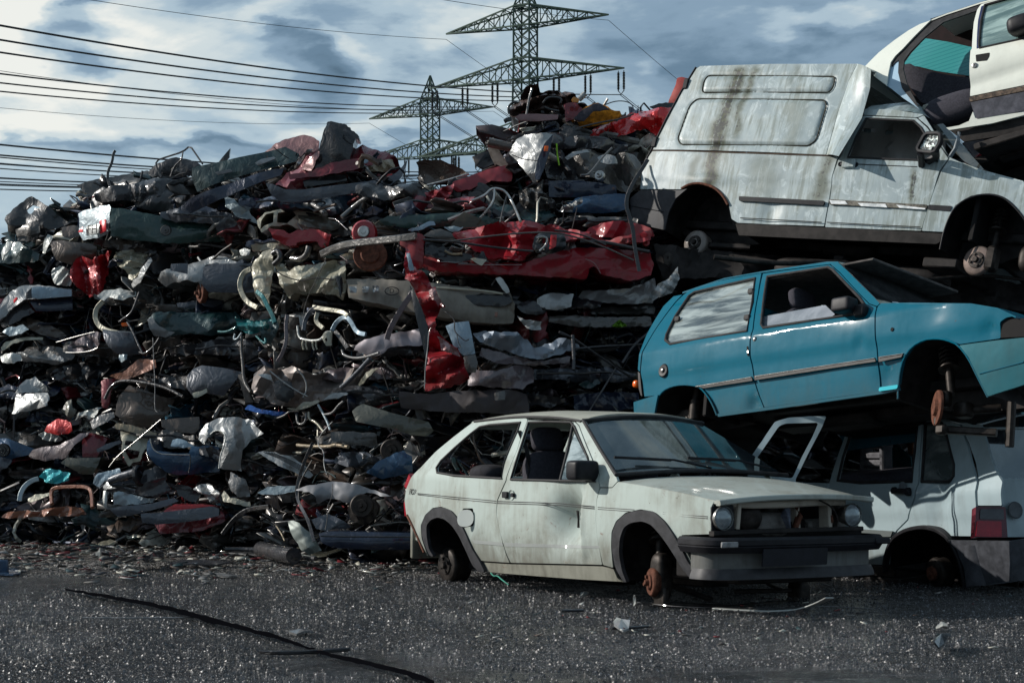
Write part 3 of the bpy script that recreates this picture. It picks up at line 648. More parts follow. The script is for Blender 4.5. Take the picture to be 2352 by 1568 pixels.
    car.skin('door_handle', S([(764, 548), (776, 545), (780, 606), (768, 608)]), DARK, off=.004, th=.01)
    car.skin('latch', S([(767, 572), (779, 570), (780, 590), (768, 592)]), STEEL, off=.01, th=.01)
    p = car.side(*S([(810, 507)])[0], .004); car.add('door_lock', lathe([(0, .006), (.009, .006), (.014, .003), (.018, 0)], zalign(p, (0, -1, 0)), 20), STEEL, D)
    p = car.side(*S([(290, 688)])[0], .004); fc = car.add('fuel_cap', lathe([(0, .012), (.016, .012), (.022, .004), (.045, .006), (.055, -.004)], zalign(p, (0, -1, 0))), BLACK); car.add('cap_lock', lathe([(0, .02), (.010, .018), (.013, .010)], zalign(p, (0, -1, 0)), 16), STEEL, fc)
    p = car.side(*S([(1598, 453)])[0], .003); car.add('indicator_hole', lathe([(0, .002), (.012, .002), (.014, 0)], zalign(p, (0, -1, 0)), 16), DARK)
    mp = car.side(*S([(1325, 316)])[0], .09); mo = car.add('door_mirror', lobe(mp, (.085, .06, .052), e=.35), BLACK, D); car.add('mirror_foot', lobe(car.side(*S([(1420, 350)])[0], .02), (.05, .04, .045), e=.5), BLACK, mo)
    # arches
    rear = [(240, 945), (246, 890), (262, 840), (290, 802), (340, 777), (400, 768), (460, 772), (500, 783), (545, 835), (575, 888), (597, 944)]
    front = [(1632, 850), (1634, 780), (1642, 700), (1662, 620), (1712, 550), (1780, 512), (1850, 505), (1910, 513), (1975, 540), (2034, 615), (2082, 715), (2146, 840)]
    for a in (rear, front): car.well('wheel_housing', S(a), UNDER, .42); car.line('arch_lip', S(a), .007, M, -.004, smooth=1)
    # roof, windscreen, bonnet
    mirror_strip(car, 'roof', S([(400, 240), (640, 160), (853, 122), (1228, 66), (1290, 66)]), M, crown=.03)
    wsd = [(1292, 68), (1312, 86), (1420, 190), (1530, 302)]
    W = mirror_strip(car, 'windscreen', S(wsd), glass('dark_windscreen', (.012, .012, .014), .35, .25, (.2, .2, .2), (1, 1, 1), 3, .95), crown=.03, th=.006)
    b0 = car.side(*S([(1532, 303)])[0])
    V = []; 
    car.add('snow_white_sealant', merge([lobe((b0.x - .10 + .02 * math.sin(i * 2.1), b0.y + .30 + .12 * i, b0.z + .055 + .012 * math.cos(i * 1.7)), (.06, .10, .010 + .004 * (i % 2)), e=.8) for i in range(6)]), simple('white_reflection', (.72, .78, .85), .4), W)  # white lobes stand in for reflections on the dark windscreen
    mirror_strip(car, 'bonnet', S([(1532, 303), (1700, 300), (2050, 305), (2200, 330), (2305, 378)]), M, crown=.03)
    car.tub(.40, -.5, 2.85)
    car.add('bulkhead', merge([boxm((2.0, 0, .55), (.05, 1.36, .6)), boxm((-.5, 0, .45), (.06, 1.3, .5)), boxm((2.80, 0, .55), (.1, 1.2, .35)), boxm((.15, 0, .55), (.05, 1.36, .5))]), DARK)
    car.skin('far_body_side', S(quarter), M, [S(win)], far=True, h=.08); car.skin('far_door', S(door), M, [S(dwin)], far=True, h=.08); car.skin('far_front_wing', S(fen), M, far=True, h=.08)
    car.add('headlining', boxm((.75, 0, car.side(*S([(900, 140)])[0]).z - .03), (1.6, 1.0, .02)), simple('grey_headlining', (.10, .09, .085), .95))
    for y in (-.34, .34):
        s1, s2 = seatm(1.15, y, .40); st = car.add('front_seat', s1, SEAT); car.add('headrest', s2, SEAT, st)
    car.add('dashboard', boxm((1.80, 0, .84), (.35, 1.30, .16), b=.05), BLACK)
    car.add('interior_lamp', lobe((1.0, .1, 1.30), (.07, .05, .012)), STEEL)
    # front suspension, seen through the open arch
    h_ = car.plane(*S([(1850, 900)])[0], (0, -.66, 0), (0, 1, 0)); tp = car.plane(*S([(1912, 545)])[0], (0, -.50, 0), (0, 1, 0))
    car.strut(h_ + Vector((.06, .08, .10)), tp)
    d = Vector((-.75, -1, 0)).normalized(); dd = car.add('brake_disc', lathe([(0, .02), (.05, .02), (.06, .0), (.118, .0), (.12, -.006), (.12, -.018), (.05, -.018), (0, -.018)], zalign(h_, d), 32), RUST)
    car.add('brake_caliper', merge([boxm(h_ + Vector((.05, .03, .06)), (.08, .07, .11), b=.02), boxm(h_ + Vector((.0, .02, -.09)), (.04, .04, .06), b=.01)]), IRON, dd)
    car.add('drive_shaft', merge([sweep([h_ + Vector((.06, .10, -.01)), h_ + Vector((.30, .30, .03))], circ(.028, 10)), lobe(h_ + Vector((.12, .14, 0)), (.06, .06, .055)), sweep([h_ + Vector((0, .05, -.14)), h_ + Vector((.35, .2, -.16))], rectp(.06, .05)), sweep([h_ + Vector((0.42, .25, .05)), h_ + Vector((.42, .25, -.25))], circ(.03, 8)), boxm(h_ + Vector((.04, .02, -.15)), (.08, .06, .07), b=.02)]), IRON)
    car.drum('brake_drum', *S([(405, 985)])[0], .11, .58, IRON, IRON)
    r0 = car.plane(*S([(475, 860)])[0], (0, -.55, 0), (0, 1, 0)); car.add('rear_damper', merge([sweep([r0, r0 + Vector((.02, .03, .30))], circ(.03, 10)), sweep([r0 + Vector((0, 0, -.15)), r0], circ(.045, 12))]), IRON)
    return car
# =====================================================================================
# streaked white high-roof van
# =====================================================================================
def van_paint():
    def b(t, out):
        c = obc(t); sx = t.new('ShaderNodeSeparateXYZ'); t.l.new(c, sx.inputs[0]); x = sx.outputs[0]; z = sx.outputs[2]
        st = t.noise(t.vm('MULTIPLY', c, (14, 1, 1.0)), 2.0, 8, .62, .25); fine = t.noise(t.vm('MULTIPLY', c, (40, 1, 2.2)), 2.0, 5, .6, .2); n = t.noise(c, 3.2, 9, .65, .6); sp = t.noise(c, 34, 6, .6)
        col = t.mix(t.mapr(n, .35, .65), (.31, .375, .39), (.42, .49, .49))
        col = t.mix(t.mapr(t.noise(t.vm('MULTIPLY', c, (1, 1, .7)), 7, 8, .7, 1.2), .52, .62), col, (.50, .575, .585))
        # run-off stains below the roof seam and door mirror: each with its own place along the van
        xs = t.math('ADD', x, t.math('MULTIPLY', t.noise(t.vm('MULTIPLY', c, (1, 1, 2)), 2.5, 4, .5), .25))
        tot = None
        for (x0, w, z0, z1, a) in VST:
            m = t.math('SUBTRACT', 1.0, t.math('ABSOLUTE', t.math('DIVIDE', t.math('SUBTRACT', xs, x0 + .12), w)), clamp=True)
            m = t.math('MULTIPLY', t.mapr(m, 0, .9), t.math('MULTIPLY', t.mapr(z, z0 - .05, z0 + .12), t.mapr(z, z1 + .05, z1 - .05)))
            m = t.math('MULTIPLY', m, a); tot = m if tot is None else t.math('MAXIMUM', tot, m)
        k = t.math('MULTIPLY', tot, t.mapr(t.math('ADD', t.math('MULTIPLY', st, .6), t.math('MULTIPLY', fine, .4)), .30, .50))
        allov = t.math('MULTIPLY', t.mapr(t.math('MULTIPLY', st, n), .21, .35), .5)
        col = t.mix(t.math('MAXIMUM', k, allov), col, (.066, .072, .030))
        col = t.mix(t.math('MULTIPLY', t.mapr(t.math('MULTIPLY', sp, tot), .40, .52), .85), col, (.03, .03, .03))
        col = t.mix(t.mapr(t.noise(c, 9, 9, .75, .5), .70, .74), col, (.14, .06, .03))
        pbr(t, out, col, t.math('ADD', .34, t.math('MULTIPLY', n, .2)), 0.0, .25, t.noise(c, 3.0, 3, .5), .3, .03)
    return mat('streaked_white_van_paint', b)
def build_van():
    global VST
    car = Car('panel_van_wreck', 'dirty white high roof panel van with rust streaks, lying on top of the teal hatchback', (2.08, 16.7, 1.43, -.655, .108, -.22), w0=.785, zb=.95, tum=.08, cat='van', q=.02)
    S = c3
    X = lambda q: car.side(*S([q])[0])
    ztop = X((900, 90)).z; zw = X((700, 590)).z; zl = X((700, 800)).z
    VST = [(X((790, 200)).x, .09, zw + .1, ztop, .8), (X((1090, 300)).x, .12, zw, ztop - .3, .45), (X((330, 300)).x, .12, zw, ztop - .4, .4), (X((700, 200)).x, .17, zw - .5, ztop, 1.0), (X((640, 420)).x, .16, zl, zw + .6, .8), (X((1050, 120)).x, .06, ztop - .25, ztop, .5), (X((860, 720)).x, .25, zl - .1, zw - .02, .5), (X((1200, 720)).x, .12, zl - .15, zw, .8), (X((1710, 790)).x, .07, zl - .12, X((1710, 680)).z, .9), (X((470, 640)).x, .10, zl, zw, .6), (X((1900, 760)).x, .10, zl - .1, X((1900, 700)).z, .4)]
    M = van_paint()
    M2 = M
    upper = [(480, 106), (500, 93), (900, 81), (1400, 80), (1350, 180), (1292, 350), (1222, 602), (228, 572), (310, 400), (400, 235)]
    zc = car.side(*S([(900, 90)])[0]).z
    def emb(polys):
        pp = [np.array([(v.x, v.z) for v in (car.side(x, y) for x, y in q)]) for q in polys]
        def f(x, z):
            d = .005 * noise.noise((x * 2.5, z * 2.5, 7)) + .002 * noise.noise((x * 9, z * 9, 3))
            for q in pp:
                # signed distance to the polygon edge
                m = 9
                for i in range(len(q)):
                    a, b = q[i], q[(i + 1) % len(q)]; ab = b - a; t_ = max(0, min(1, ((x - a[0]) * ab[0] + (z - a[1]) * ab[1]) / (ab @ ab))); m = min(m, math.hypot(x - a[0] - ab[0] * t_, z - a[1] - ab[1] * t_))
                if inpoly(np.array([(x, z)]), q)[0]: d += .012 * min(1, m / .03) - .012 * (m < .02) * (1 - m / .02)
                else: d -= .010 * max(0, 1 - m / .02)
            return d
        return f
    A = [(545, 146), (1272, 152), (1264, 205), (1240, 243), (510, 243), (522, 180)]; B = [(482, 279), (1212, 286), (1224, 315), (1165, 515), (1122, 548), (388, 540), (372, 508), (440, 320)]
    A = fillet(A, 18); B = fillet(B, 22)
    up = car.skin('cargo_box_side', S(upper), M, dent=emb([S(A), S(B)]), h=.022)
    for q in (A, B): car.line('pressed_panel_edge', S(q), .006, simple('grime_line', (.03, .03, .02), .6), .002, closed=True, smooth=0, parent=up)
    car.line('rain_seam', S([(228, 574), (700, 588), (1222, 604), (1290, 608)]), .007, simple('rust_seam', (.07, .045, .03), .7), .002, smooth=0, parent=up)
    # front slope of the box, from the box edge back over the cab
    pe = [car.side(*p) for p in S([(1400, 80), (1350, 180), (1292, 350), (1222, 602)])]
    qe = [car.plane(*S([q])[0], (p.x + .26, 0, 0), (1, 0, 0)) for q, p in zip([(1478, 110), (1472, 220), (1425, 390), (1292, 608)], pe)]
    V = []; n_ = 8
    for a, b in zip(pe, qe):
        for j in range(n_ + 1): V.append(a.lerp(b, j / n_) + Vector((0, -.03 * math.sin(math.pi * j / n_), 0)))
    car.add('cargo_box_front', (V, [(i * (n_ + 1) + j, i * (n_ + 1) + j + 1, (i + 1) * (n_ + 1) + j + 1, (i + 1) * (n_ + 1) + j) for i in range(3) for j in range(n_)]), M)
    lower = [(228, 576), (700, 590), (1222, 606), (1290, 610), (1257, 720), (1237, 850), (1208, 1008), (950, 998), (710, 988), (675, 965), (660, 880), (632, 830), (582, 782), (505, 760), (440, 765), (385, 796), (157, 796), (167, 700), (192, 632)]
    cz = X((700, 740)).z
    car.skin('rear_side_panel', S(lower), M, dent=lambda x, z: .012 * (1 / (1 + math.exp(-(z - cz) * 60))) - .012 + .006 * noise.noise((x * 2, z * 2, 3)) - .02 * gauss(x, z, X((900, 920)).x, X((900, 920)).z, .09, .12) + .02 * gauss(x, z, X((520, 745)).x, X((520, 745)).z, .25, .05), h=.028)
    door = [(1300, 616), (1338, 530), (1372, 450), (1432, 374), (1740, 388), (1800, 442), (1922, 620), (1872, 690), (1842, 780), (1802, 900), (1762, 1034), (1480, 1024), (1208, 1012), (1237, 850), (1257, 720), (1290, 622)]
    dwin = [(1450, 392), (1722, 405), (1765, 445), (1850, 590), (1862, 634), (1600, 625), (1345, 612), (1392, 500)]
    D = car.skin('door', S(door), M, [S(dwin)], dent=lambda x, z: .012 * (1 / (1 + math.exp(-(z - X((1500, 770)).z) * 60))) - .012 + .004 * noise.noise((x * 3, z * 3, 3)), h=.03)
    car.line('window_seal', S(dwin), .010, RUBBER, .001, closed=True, smooth=0, parent=D)
    car.line('waist_crease', S([(1400, 653), (1740, 668)]), .004, UNDER, .002, smooth=0, parent=D)
    ch = simple('flaking_moulding', (.12, .11, .09), .5, var=.8, scale=30)
    car.skin('broken_moulding', S([(1236, 852), (1500, 868), (1802, 884), (1792, 912), (1500, 896), (1240, 884)]), ch, off=.006, gap=.001, parent=D)
    wf = simple('white_filler', (.75, .80, .80), .5)
    for q in ([(1240, 858), (1330, 864), (1345, 882), (1250, 880)], [(1400, 874), (1560, 880), (1570, 900), (1420, 892)], [(1620, 884), (1790, 905), (1785, 912), (1640, 902)]): car.skin('white_fleck', S(q), wf, off=.010, gap=0, r=.004, h=.03, parent=D, dent=lambda x, z: .006 * noise.noise((x * 30, z * 30, 1)))
    car.skin('side_moulding', S([(722, 836), (1212, 862), (1206, 888), (722, 862)]), BLACK, off=.010, gap=0)
    car.skin('side_moulding', S([(1806, 884), (1942, 892), (1930, 922), (1800, 912)]), BLACK, off=.008, gap=0)
    for pts in ([(730, 960), (960, 972), (1195, 985)], [(1225, 985), (1500, 1000), (1760, 1012)]): car.line('lower_crease', S(pts), .004, UNDER, .003, smooth=0)
    h0 = X((1355, 653)); car.add('handle', boxm((h0.x, h0.y - .015, h0.z), (.12, .03, .075), b=.02), M, D)
    for q in ((1302, 652), (1392, 656)): car.add('door_lock', lathe([(0, .0), (.012, .004), (.016, .006), (.022, 0)], zalign(car.side(*S([q])[0], .002), (0, -1, 0)), 18), BLACK, D)
    wing = [(1742, 390), (1782, 372), (1850, 480), (1925, 612), (2110, 700), (2230, 728), (2352, 755), (2450, 790), (2450, 1010), (2352, 960), (2292, 888), (2232, 840), (2150, 822), (2050, 836), (1962, 890), (1922, 960), (1892, 1042), (1764, 1036), (1804, 900), (1844, 780), (1876, 690), (1925, 620), (1802, 440)]
    car.skin('front_wing', S(wing), M, dent=lambda x, z: .006 * noise.noise((x * 3, z * 3, 8)))
    car.skin('cab_roof_edge', S([(1433, 371), (1442, 338), (1600, 340), (1780, 370), (1742, 386)]), M, off=-.01, gap=0)
    # domed cab roof
    r0 = [car.side(*p, -.02) for p in S([(1440, 345), (1600, 343), (1700, 352), (1782, 372)])]
    hts = [.13, .17, .13, .02]
    V = []; n_ = 14
    for p, hh in zip(r0, hts):
        for j in range(n_ + 1):
            t_ = j / n_; V.append(Vector((p.x, p.y * (1 - 2 * t_), p.z + hh * (1 - (2 * t_ - 1) ** 6))))
    car.add('cab_roof', (V, [(i * (n_ + 1) + j, i * (n_ + 1) + j + 1, (i + 1) * (n_ + 1) + j + 1, (i + 1) * (n_ + 1) + j) for i in range(3) for j in range(n_)]), M)
    # shattered windscreen and bulkhead flap standing up behind the A pillar
    y0 = -.50
    pf = lambda q, y=y0: car.plane(*S([q])[0], (0, y, 0), (0, 1, 0))
    car.flat('windscreen', S([(1640, 262), (1725, 292), (1900, 430), (2132, 692), (2060, 684), (1930, 560), (1860, 470), (1782, 372)]), (0, y0, 0), (0, 1, 0), glass('dirty_windscreen_sheet', (.03, .035, .035), .5, .6, (.16, .16, .14), (1, 1, 2), 4, .9), h=.06)
    car.flat('bonnet_edge', S([(1925, 612), (1985, 640), (2115, 688), (2352, 752), (2352, 765), (2110, 702)]), (0, -.70, 0), (0, 1, 0), M, h=.06)
    car.add('bonnet_hinge', sweep([pf((1922, 622), -.74), pf((1960, 565), -.75), pf((1975, 520), -.76), pf((1982, 472), -.76)], rectp(.035, .02)), paint('grey_hinge_paint', (.25, .28, .30), 0, .4, .5), smooth=False)
    car.flat('scuttle_panel', S([(1925, 622), (1990, 625), (2115, 700), (1940, 690)]), (0, -.68, 0), (0, 1, 0), UNDER, h=.05, disp=lambda u, v: .02 * noise.noise((u * 9, v * 9, 0)))
    mirror_strip(car, 'bonnet', S([(1928, 614), (2110, 701), (2230, 729), (2352, 756)]), M, crown=.04)
    # mirror
    mc = car.side(*S([(1822, 530)])[0], .22)
    PL = lambda q: car.plane(*S([q])[0], mc, (.15, 1, 0))
    fr = [PL(q) for q in [(1738, 578), (1790, 480), (1875, 478), (1876, 530), (1838, 590)]]
    ring = chaikin([tuple(p) for p in fr], 1, True, .15); inn = [tuple((Vector(p) - mc) * .80 + mc + Vector((0, -.004, 0))) for p in ring]
    mo = car.add('door_mirror', merge([sweep(ring + ring[:1], rectp(.03, .05), up=(0, 1, 0)), (([Vector(p) + Vector((0, .03, 0)) for p in ring]), [tuple(range(len(ring)))])]), BLACK, D)
    crk = mat('cracked_mirror', lambda t, out: pbr(t, out, t.mix(t.mapr(t.noise(obc(t), 22, 6, .7, 2.5), .45, .55), (.08, .09, .09), (.75, .78, .75)), .12, .85, 0, t.noise(obc(t), 30, 3, .6, 2), .8, .02))
    car.add('mirror_glass', (inn, [tuple(range(len(inn)))]), crk, mo, smooth=False)
    car.add('mirror_arm', merge([sweep([PL((1760, 590)), car.side(*S([(1765, 625)])[0], .08), car.side(*S([(1768, 660)])[0], .0)], rectp(.05, .05)), sweep([PL((1845, 570)), car.side(*S([(1850, 610)])[0], .06), car.side(*S([(1800, 640)])[0], .02)], rectp(.06, .04))]), BLACK, mo)
    # lower trim
    car.skin('rear_bumper_corner', S([(157, 800), (385, 800), (432, 790), (362, 850), (322, 930), (300, 1032), (200, 1010), (112, 985), (95, 850)]), TRIM, off=.012)
    car.line('bumper_crease', S([(100, 890), (290, 925)]), .004, BLACK, .016, smooth=0)
    car.skin('sill', S([(700, 990), (1208, 1012), (1762, 1038), (1892, 1046), (1872, 1100), (1850, 1112), (1200, 1085), (720, 1062)]), UNDER, off=-.012)
    rear = [(300, 1040), (322, 930), (362, 850), (400, 795), (440, 766), (505, 760), (582, 782), (632, 830), (660, 880), (675, 965), (712, 1040)]
    front = [(1872, 1140), (1892, 1042), (1922, 960), (1962, 890), (2050, 836), (2150, 822), (2232, 840), (2292, 888), (2352, 960), (2400, 1040)]
    for a in (rear, front): car.well('wheel_housing', S(a), UNDER, .40)
    car.line('rusted_arch_edge', S([(395, 792), (440, 766), (505, 760), (582, 784), (632, 832), (660, 885)]), .012, RUST, -.002)
    car.line('arch_lip', S(front), .008, BLACK, .003)
    # rear end, seen edge on, and roof
    zt = ztop
    e = [car.side(*p) for p in S([(490, 96), (400, 235), (310, 400), (228, 574), (192, 632), (167, 700), (157, 796)])]
    V = []; n_ = 10
    for p in e:
        for j in range(n_ + 1): t_ = j / n_; V.append(Vector((p.x - .05 * math.sin(math.pi * t_), p.y * (1 - 2 * t_), p.z)))
    rd = car.add('rear_doors', (V, [(i * (n_ + 1) + j, i * (n_ + 1) + j + 1, (i + 1) * (n_ + 1) + j + 1, (i + 1) * (n_ + 1) + j) for i in range(len(e) - 1) for j in range(n_)]), M)
    car.line('door_edge_seal', S([(478, 100), (395, 235), (305, 400), (222, 574), (185, 640)]), .010, BLACK, .0, smooth=0)
    for q in ((420, 195), (240, 528)): 
        p = car.side(*S([q])[0], .005); car.add('hinge', boxm(p, (.05, .03, .10), b=.008), BLACK, rd)
    mirror_strip(car, 'cargo_box_roof', S([(500, 93), (900, 81), (1400, 80), (1475, 112)]), M, crown=.04, pw=6)
    # underside and inside
    car.tub(.42, -.5, 2.9); [car.add(n_, v_, DARK) for n_, v_ in (('bulkhead', boxm((2.45, 0, .6), (.05, 1.36, .6))), ('front_panel', boxm((3.0, 0, .6), (.08, 1.3, .5))), ('far_pillar', boxm((1.12, .70, .9), (.06, .05, .9))))]
    ins = paint('grey_inner_panel', (.38, .35, .32), 0, .5, .4)
    ly = -.22
    car.flat('inner_van_wall', S([(1340, 390), (1900, 400), (1900, 660), (1300, 660)]), (0, ly, 0), (0, -1, 0), ins, [S([(1440, 455), (1488, 457), (1486, 482), (1438, 480)]), S([(1560, 460), (1615, 462), (1612, 486), (1558, 484)])], h=.07, disp=lambda u, v: .03 * (abs((u * 3.2) % 1 - .5) < .22) + .02 * (abs((v * 3) % 1 - .5) < .15))
    car.flat('inner_door_plate', S([(1395, 570), (1470, 572), (1465, 612), (1400, 610), (1388, 590)]), (0, -.2, 0), (0, -1, 0), paint('buff_metal', (.3, .28, .24), 0, .5, .4), h=.03)
    car.add('inner_wall_lining', boxm((1.6, .60, 1.0), (1.6, .03, .9)), DARK)
    car.add('far_van_side', merge([boxm((.2, .70, 1.35), (1.7, .03, 1.0)), boxm((.8, .74, .62), (3.2, .03, .6))]), M)
    car.add('exhaust_pipe', merge([sweep(chaikin([(0.3, -.25, .15), (.9, -.35, .10), (1.5, -.3, .08), (2.3, -.2, .14)], 2, False), circ(.025, 8)), lobe((.95, -.42, .05), (.35, .13, .08), e=.5), lobe((1.75, -.30, .06), (.4, .18, .07), e=.5), boxm((1.2, -.45, .10), (.10, .05, .16)), boxm((2.2, -.5, .12), (.3, .25, .08)), sweep([(.1, -.5, .12), (.7, -.55, .06), (1.3, -.5, .12)], circ(.018, 8))]), UNDER)
    p, o = car.drum('brake_drum', *S([(470, 1100)])[0], .12, .60, paint('scoured_drum', (.22, .19, .17), .3, .5, .7, .5), IRON, w=.12)
    car.add('rear_axle', merge([sweep([p + Vector((0, .1, 0)), Vector((p.x, .6, p.z))], circ(.05, 10)), sweep([p + Vector((-.05, .12, .05)), Vector((p.x - .55, -.3, p.z + .30))], rectp(.08, .06)), sweep([p + Vector((0, .08, 0)), p + Vector((.5, .15, .02))], rectp(.08, .05))]), UNDER)
    coil = [p + Vector((-.52 + .03 * math.cos(a), .05, .13 + .03 * math.sin(a))) for a in np.linspace(0, 5.5, 16)]
    car.add('loose_coil', sweep(coil, circ(.006, 6), up=(0, 1, 0)), STEEL)
    p, o = car.drum('brake_disc', *S([(2080, 1200)])[0], .125, .62, paint('scoured_disc', (.20, .15, .13), .4, .45, .7, .9), IRON, w=.04, steer=-.1)
    car.strut(p + Vector((.10, .06, .05)), car.plane(*S([(2235, 905)])[0], (0, -.45, 0), (0, 1, 0)))
    car.add('brake_caliper', merge([boxm(p + Vector((.12, .03, .02)), (.09, .12, .2), b=.02), lobe(p + Vector((.38, .1, .06)), (.07, .05, .11), e=.8)]), IRON)
    return car
# =====================================================================================
# pale hatchback seen from its left rear quarter
# =====================================================================================
def build_silver():
    car = Car('hatchback_wreck', 'dusty pale blue five door hatchback behind the white one\'s bonnet, red tail lamp facing out', (3.7666, 13.6166, -1.1532, 1.943, .0235, -.1105), w0=.775, zb=.86, tum=.30, sgn=1)
    M = paint('pale_blue_white_paint', (.34, .43, .46), .0, .28, .35, .08, .5, low=.55)
    S = c4
    zc_ = car.side(*S([(1300, 860)])[0]).z
    dd = [(car.side(*S([(1560, 820)])[0]), .12, .20, -.045), (car.side(*S([(1600, 690)])[0]), .10, .10, -.02)]
    def dent(x, z):
        d = .012 * (1 / (1 + math.exp(-(z - zc_) * 70)) - 1) + .004 * noise.noise((x * 2.4, z * 2.4, 19))
        for p, rx, rz, a in dd: d += a * gauss(x, z, p.x, p.z, rx, rz)
        return d
    q = [(1472, 138), (1600, 138), (1733, 175), (1790, 330), (1862, 600), (1855, 780), (1838, 1008), (1645, 1005), (1600, 970), (1540, 942), (1470, 932), (1400, 940), (1325, 965), (1248, 1012), (1262, 962), (1347, 880), (1402, 720), (1432, 600), (1442, 420)]
    qw = [(1478, 172), (1600, 172), (1626, 212), (1690, 480), (1686, 560), (1652, 600), (1452, 600), (1466, 400)]
    car.skin('quarter_panel', S(q), M, [S(qw)], dent=dent, h=.03)
    gg = car.skin('quarter_window', S(qw), glass('frosted_quarter_glass', (.08, .10, .10), .45, .8, (.28, .31, .31), (1, 1, 2), 3, .8), off=-.012, th=.005); car.line('window_seal', S(qw), .012, RUBBER, .001, closed=True, smooth=0, parent=gg)
    d = [(950, 132), (1465, 138), (1438, 420), (1428, 600), (1398, 720), (1343, 880), (1257, 962), (1212, 1030), (1195, 1218), (850, 1208), (770, 900), (772, 600), (860, 330), (915, 180)]
    dw = [(972, 174), (1425, 177), (1402, 380), (1382, 600), (1000, 610), (832, 592), (872, 420), (932, 240)]
    D = car.skin('rear_door', S(d), M, [S(dw)], dent=dent, h=.03); car.line('window_seal', S(dw), .012, RUBBER, .001, closed=True, smooth=0, parent=D)
    car.skin('front_wing', S([(760, 610), (766, 900), (846, 1208), (300, 1180), (200, 900), (250, 640), (500, 600)]), M)
    p = car.side(*S([(1316, 662)])[0]); car.add('handle_recess', lathe([(0, .004), (.055, .004), (.062, .001)], zalign(p, (0, 1, 0))), simple('recess_grey', (.15, .18, .2), .6), D)
    car.add('door_handle', merge([boxm(p + Vector((0, .03, -.005)), (.22, .025, .04), b=.01), boxm(p + Vector((-.09, .02, -.01)), (.05, .04, .06), b=.012), boxm(p + Vector((.09, .02, 0)), (.03, .04, .05), b=.01)]), BLACK, D)
    band = paint('grey_flank_band', (.13, .15, .15), 0, .4, .3)
    car.skin('flank_moulding', S([(850, 938), (1240, 962), (1222, 1010), (860, 1010)]), band, off=.006, th=.01, parent=D)
    # open front door: window frame swung out
    op = car.Mi @ at(*c4([(460, 350)])[0], 13.2); nrm = Vector((-.80, .62, .05)).normalized()
    od = car.flat('open_front_door', S([(160, 462), (368, 160), (400, 148), (470, 128), (620, 118), (748, 118), (720, 190), (600, 420), (522, 578), (520, 900), (200, 880), (170, 600)]), op, nrm, M, [S([(205, 470), (400, 190), (445, 172), (690, 165), (640, 280), (560, 430), (498, 575), (330, 560), (260, 530)])], h=.04, disp=lambda u, v: .02 * noise.noise((u * 5, v * 5, 3)))
    car.line('window_seal', S(dw), .004, RUBBER, .004, closed=True, smooth=0, parent=D)
    # tail
    car.skin('tailgate_edge', S([(1740, 172), (1885, 172), (1905, 225), (2000, 520), (2050, 600), (2045, 780), (1862, 780), (1868, 610), (1800, 330)]), M, off=-.004, dent=lambda x, z: -.03 * gauss(x, z, -.5, .95, .1, .2))
    XT = -.56; n = (-1, 0, .18)
    pp = (XT, 0, .75)
    car.flat('tailgate', S([(1895, 200), (2160, 198), (2500, 196), (2540, 600), (2530, 1010), (2082, 1008), (2045, 780), (2050, 600), (2005, 520)]), pp, n, M, [S([(1912, 212), (2160, 210), (2480, 208), (2500, 575), (2055, 575), (2020, 540)])], h=.06, th=.03)
    car.flat('rear_window', S([(1905, 205), (2160, 203), (2490, 202), (2510, 585), (2045, 585), (2012, 540)]), Vector(pp) + Vector((.02, 0, 0)), n, glass('dark_rear_glass', (.02, .025, .03), .55, .3, (.2, .22, .24), (1, 3, 3), 3, .9), h=.1, th=.004)
    tl = car.flat('tail_light', S([(1852, 782), (2070, 786), (2086, 1012), (1842, 1010)]), (XT - .06, 0, .75), n, simple('dark_red_lamp', (.10, .015, .025), .3, coat=.5), h=.05, th=.05)
    car.flat('red_lens', S([(1862, 888), (2040, 892), (2044, 1008), (1850, 1005)]), (XT - .066, 0, .75), n, LAMPRED, h=.05, th=.005, parent=tl); car.flat('reversing_lens', S([(1885, 800), (2055, 802), (2060, 880), (1880, 876)]), (XT - .066, 0, .75), n, simple('smoked_lens', (.05, .05, .055), .2, coat=.6), h=.05, th=.005, parent=tl)
    p = car.plane(*S([(2140, 810)])[0], (XT - .03, 0, .75), n); car.add('emblem_mount', lathe([(0, .004), (.045, .006), (.055, .01), (.062, .004)], zalign(p, n)), simple('worn_grey', (.09, .10, .11), .6))
    # bumper
    car.skin('rear_bumper_side', S([(1628, 1024), (1700, 1030), (1850, 1030), (2100, 1034), (2105, 1200), (2100, 1338), (1900, 1366), (1778, 1386), (1762, 1240), (1705, 1100)]), simple('faded_bumper', (.05, .053, .062), .5), off=.03)
    bz = car.plane(*S([(2100, 1180)])[0], (-.66, 0, 0), (1, 0, 0)).z; b1 = car.plane(*S([(2100, 1036)])[0], (-.66, 0, 0), (1, 0, 0)).z; b2 = car.plane(*S([(2100, 1340)])[0], (-.66, 0, 0), (1, 0, 0)).z; hb = b1 - b2
    car.add('rear_bumper', sweep([(x, y, (b1 + b2) / 2) for x, y in chaikin([(-.50, .75), (-.57, .745), (-.62, .68), (-.68, .45), (-.70, 0), (-.68, -.45), (-.62, -.68), (-.4, -.76)], 2, False)], [(-.05, -hb / 2), (-.06, -hb * .1), (-.035, -hb * .02), (-.06, hb * .1), (-.05, hb * .46), (-.02, hb / 2), (.03, hb / 2), (.03, -hb / 2)]), simple('faded_bumper', (.05, .053, .062), .5))
    car.add('tail_pipe', lathe([(.024, -.2), (.024, .05), (.019, .05), (.019, -.05)], zalign(car.plane(*S([(2165, 1352)])[0], (-.68, 0, 0), (1, 0, 0)), (-1, .3, -.1)), 18), IRON)
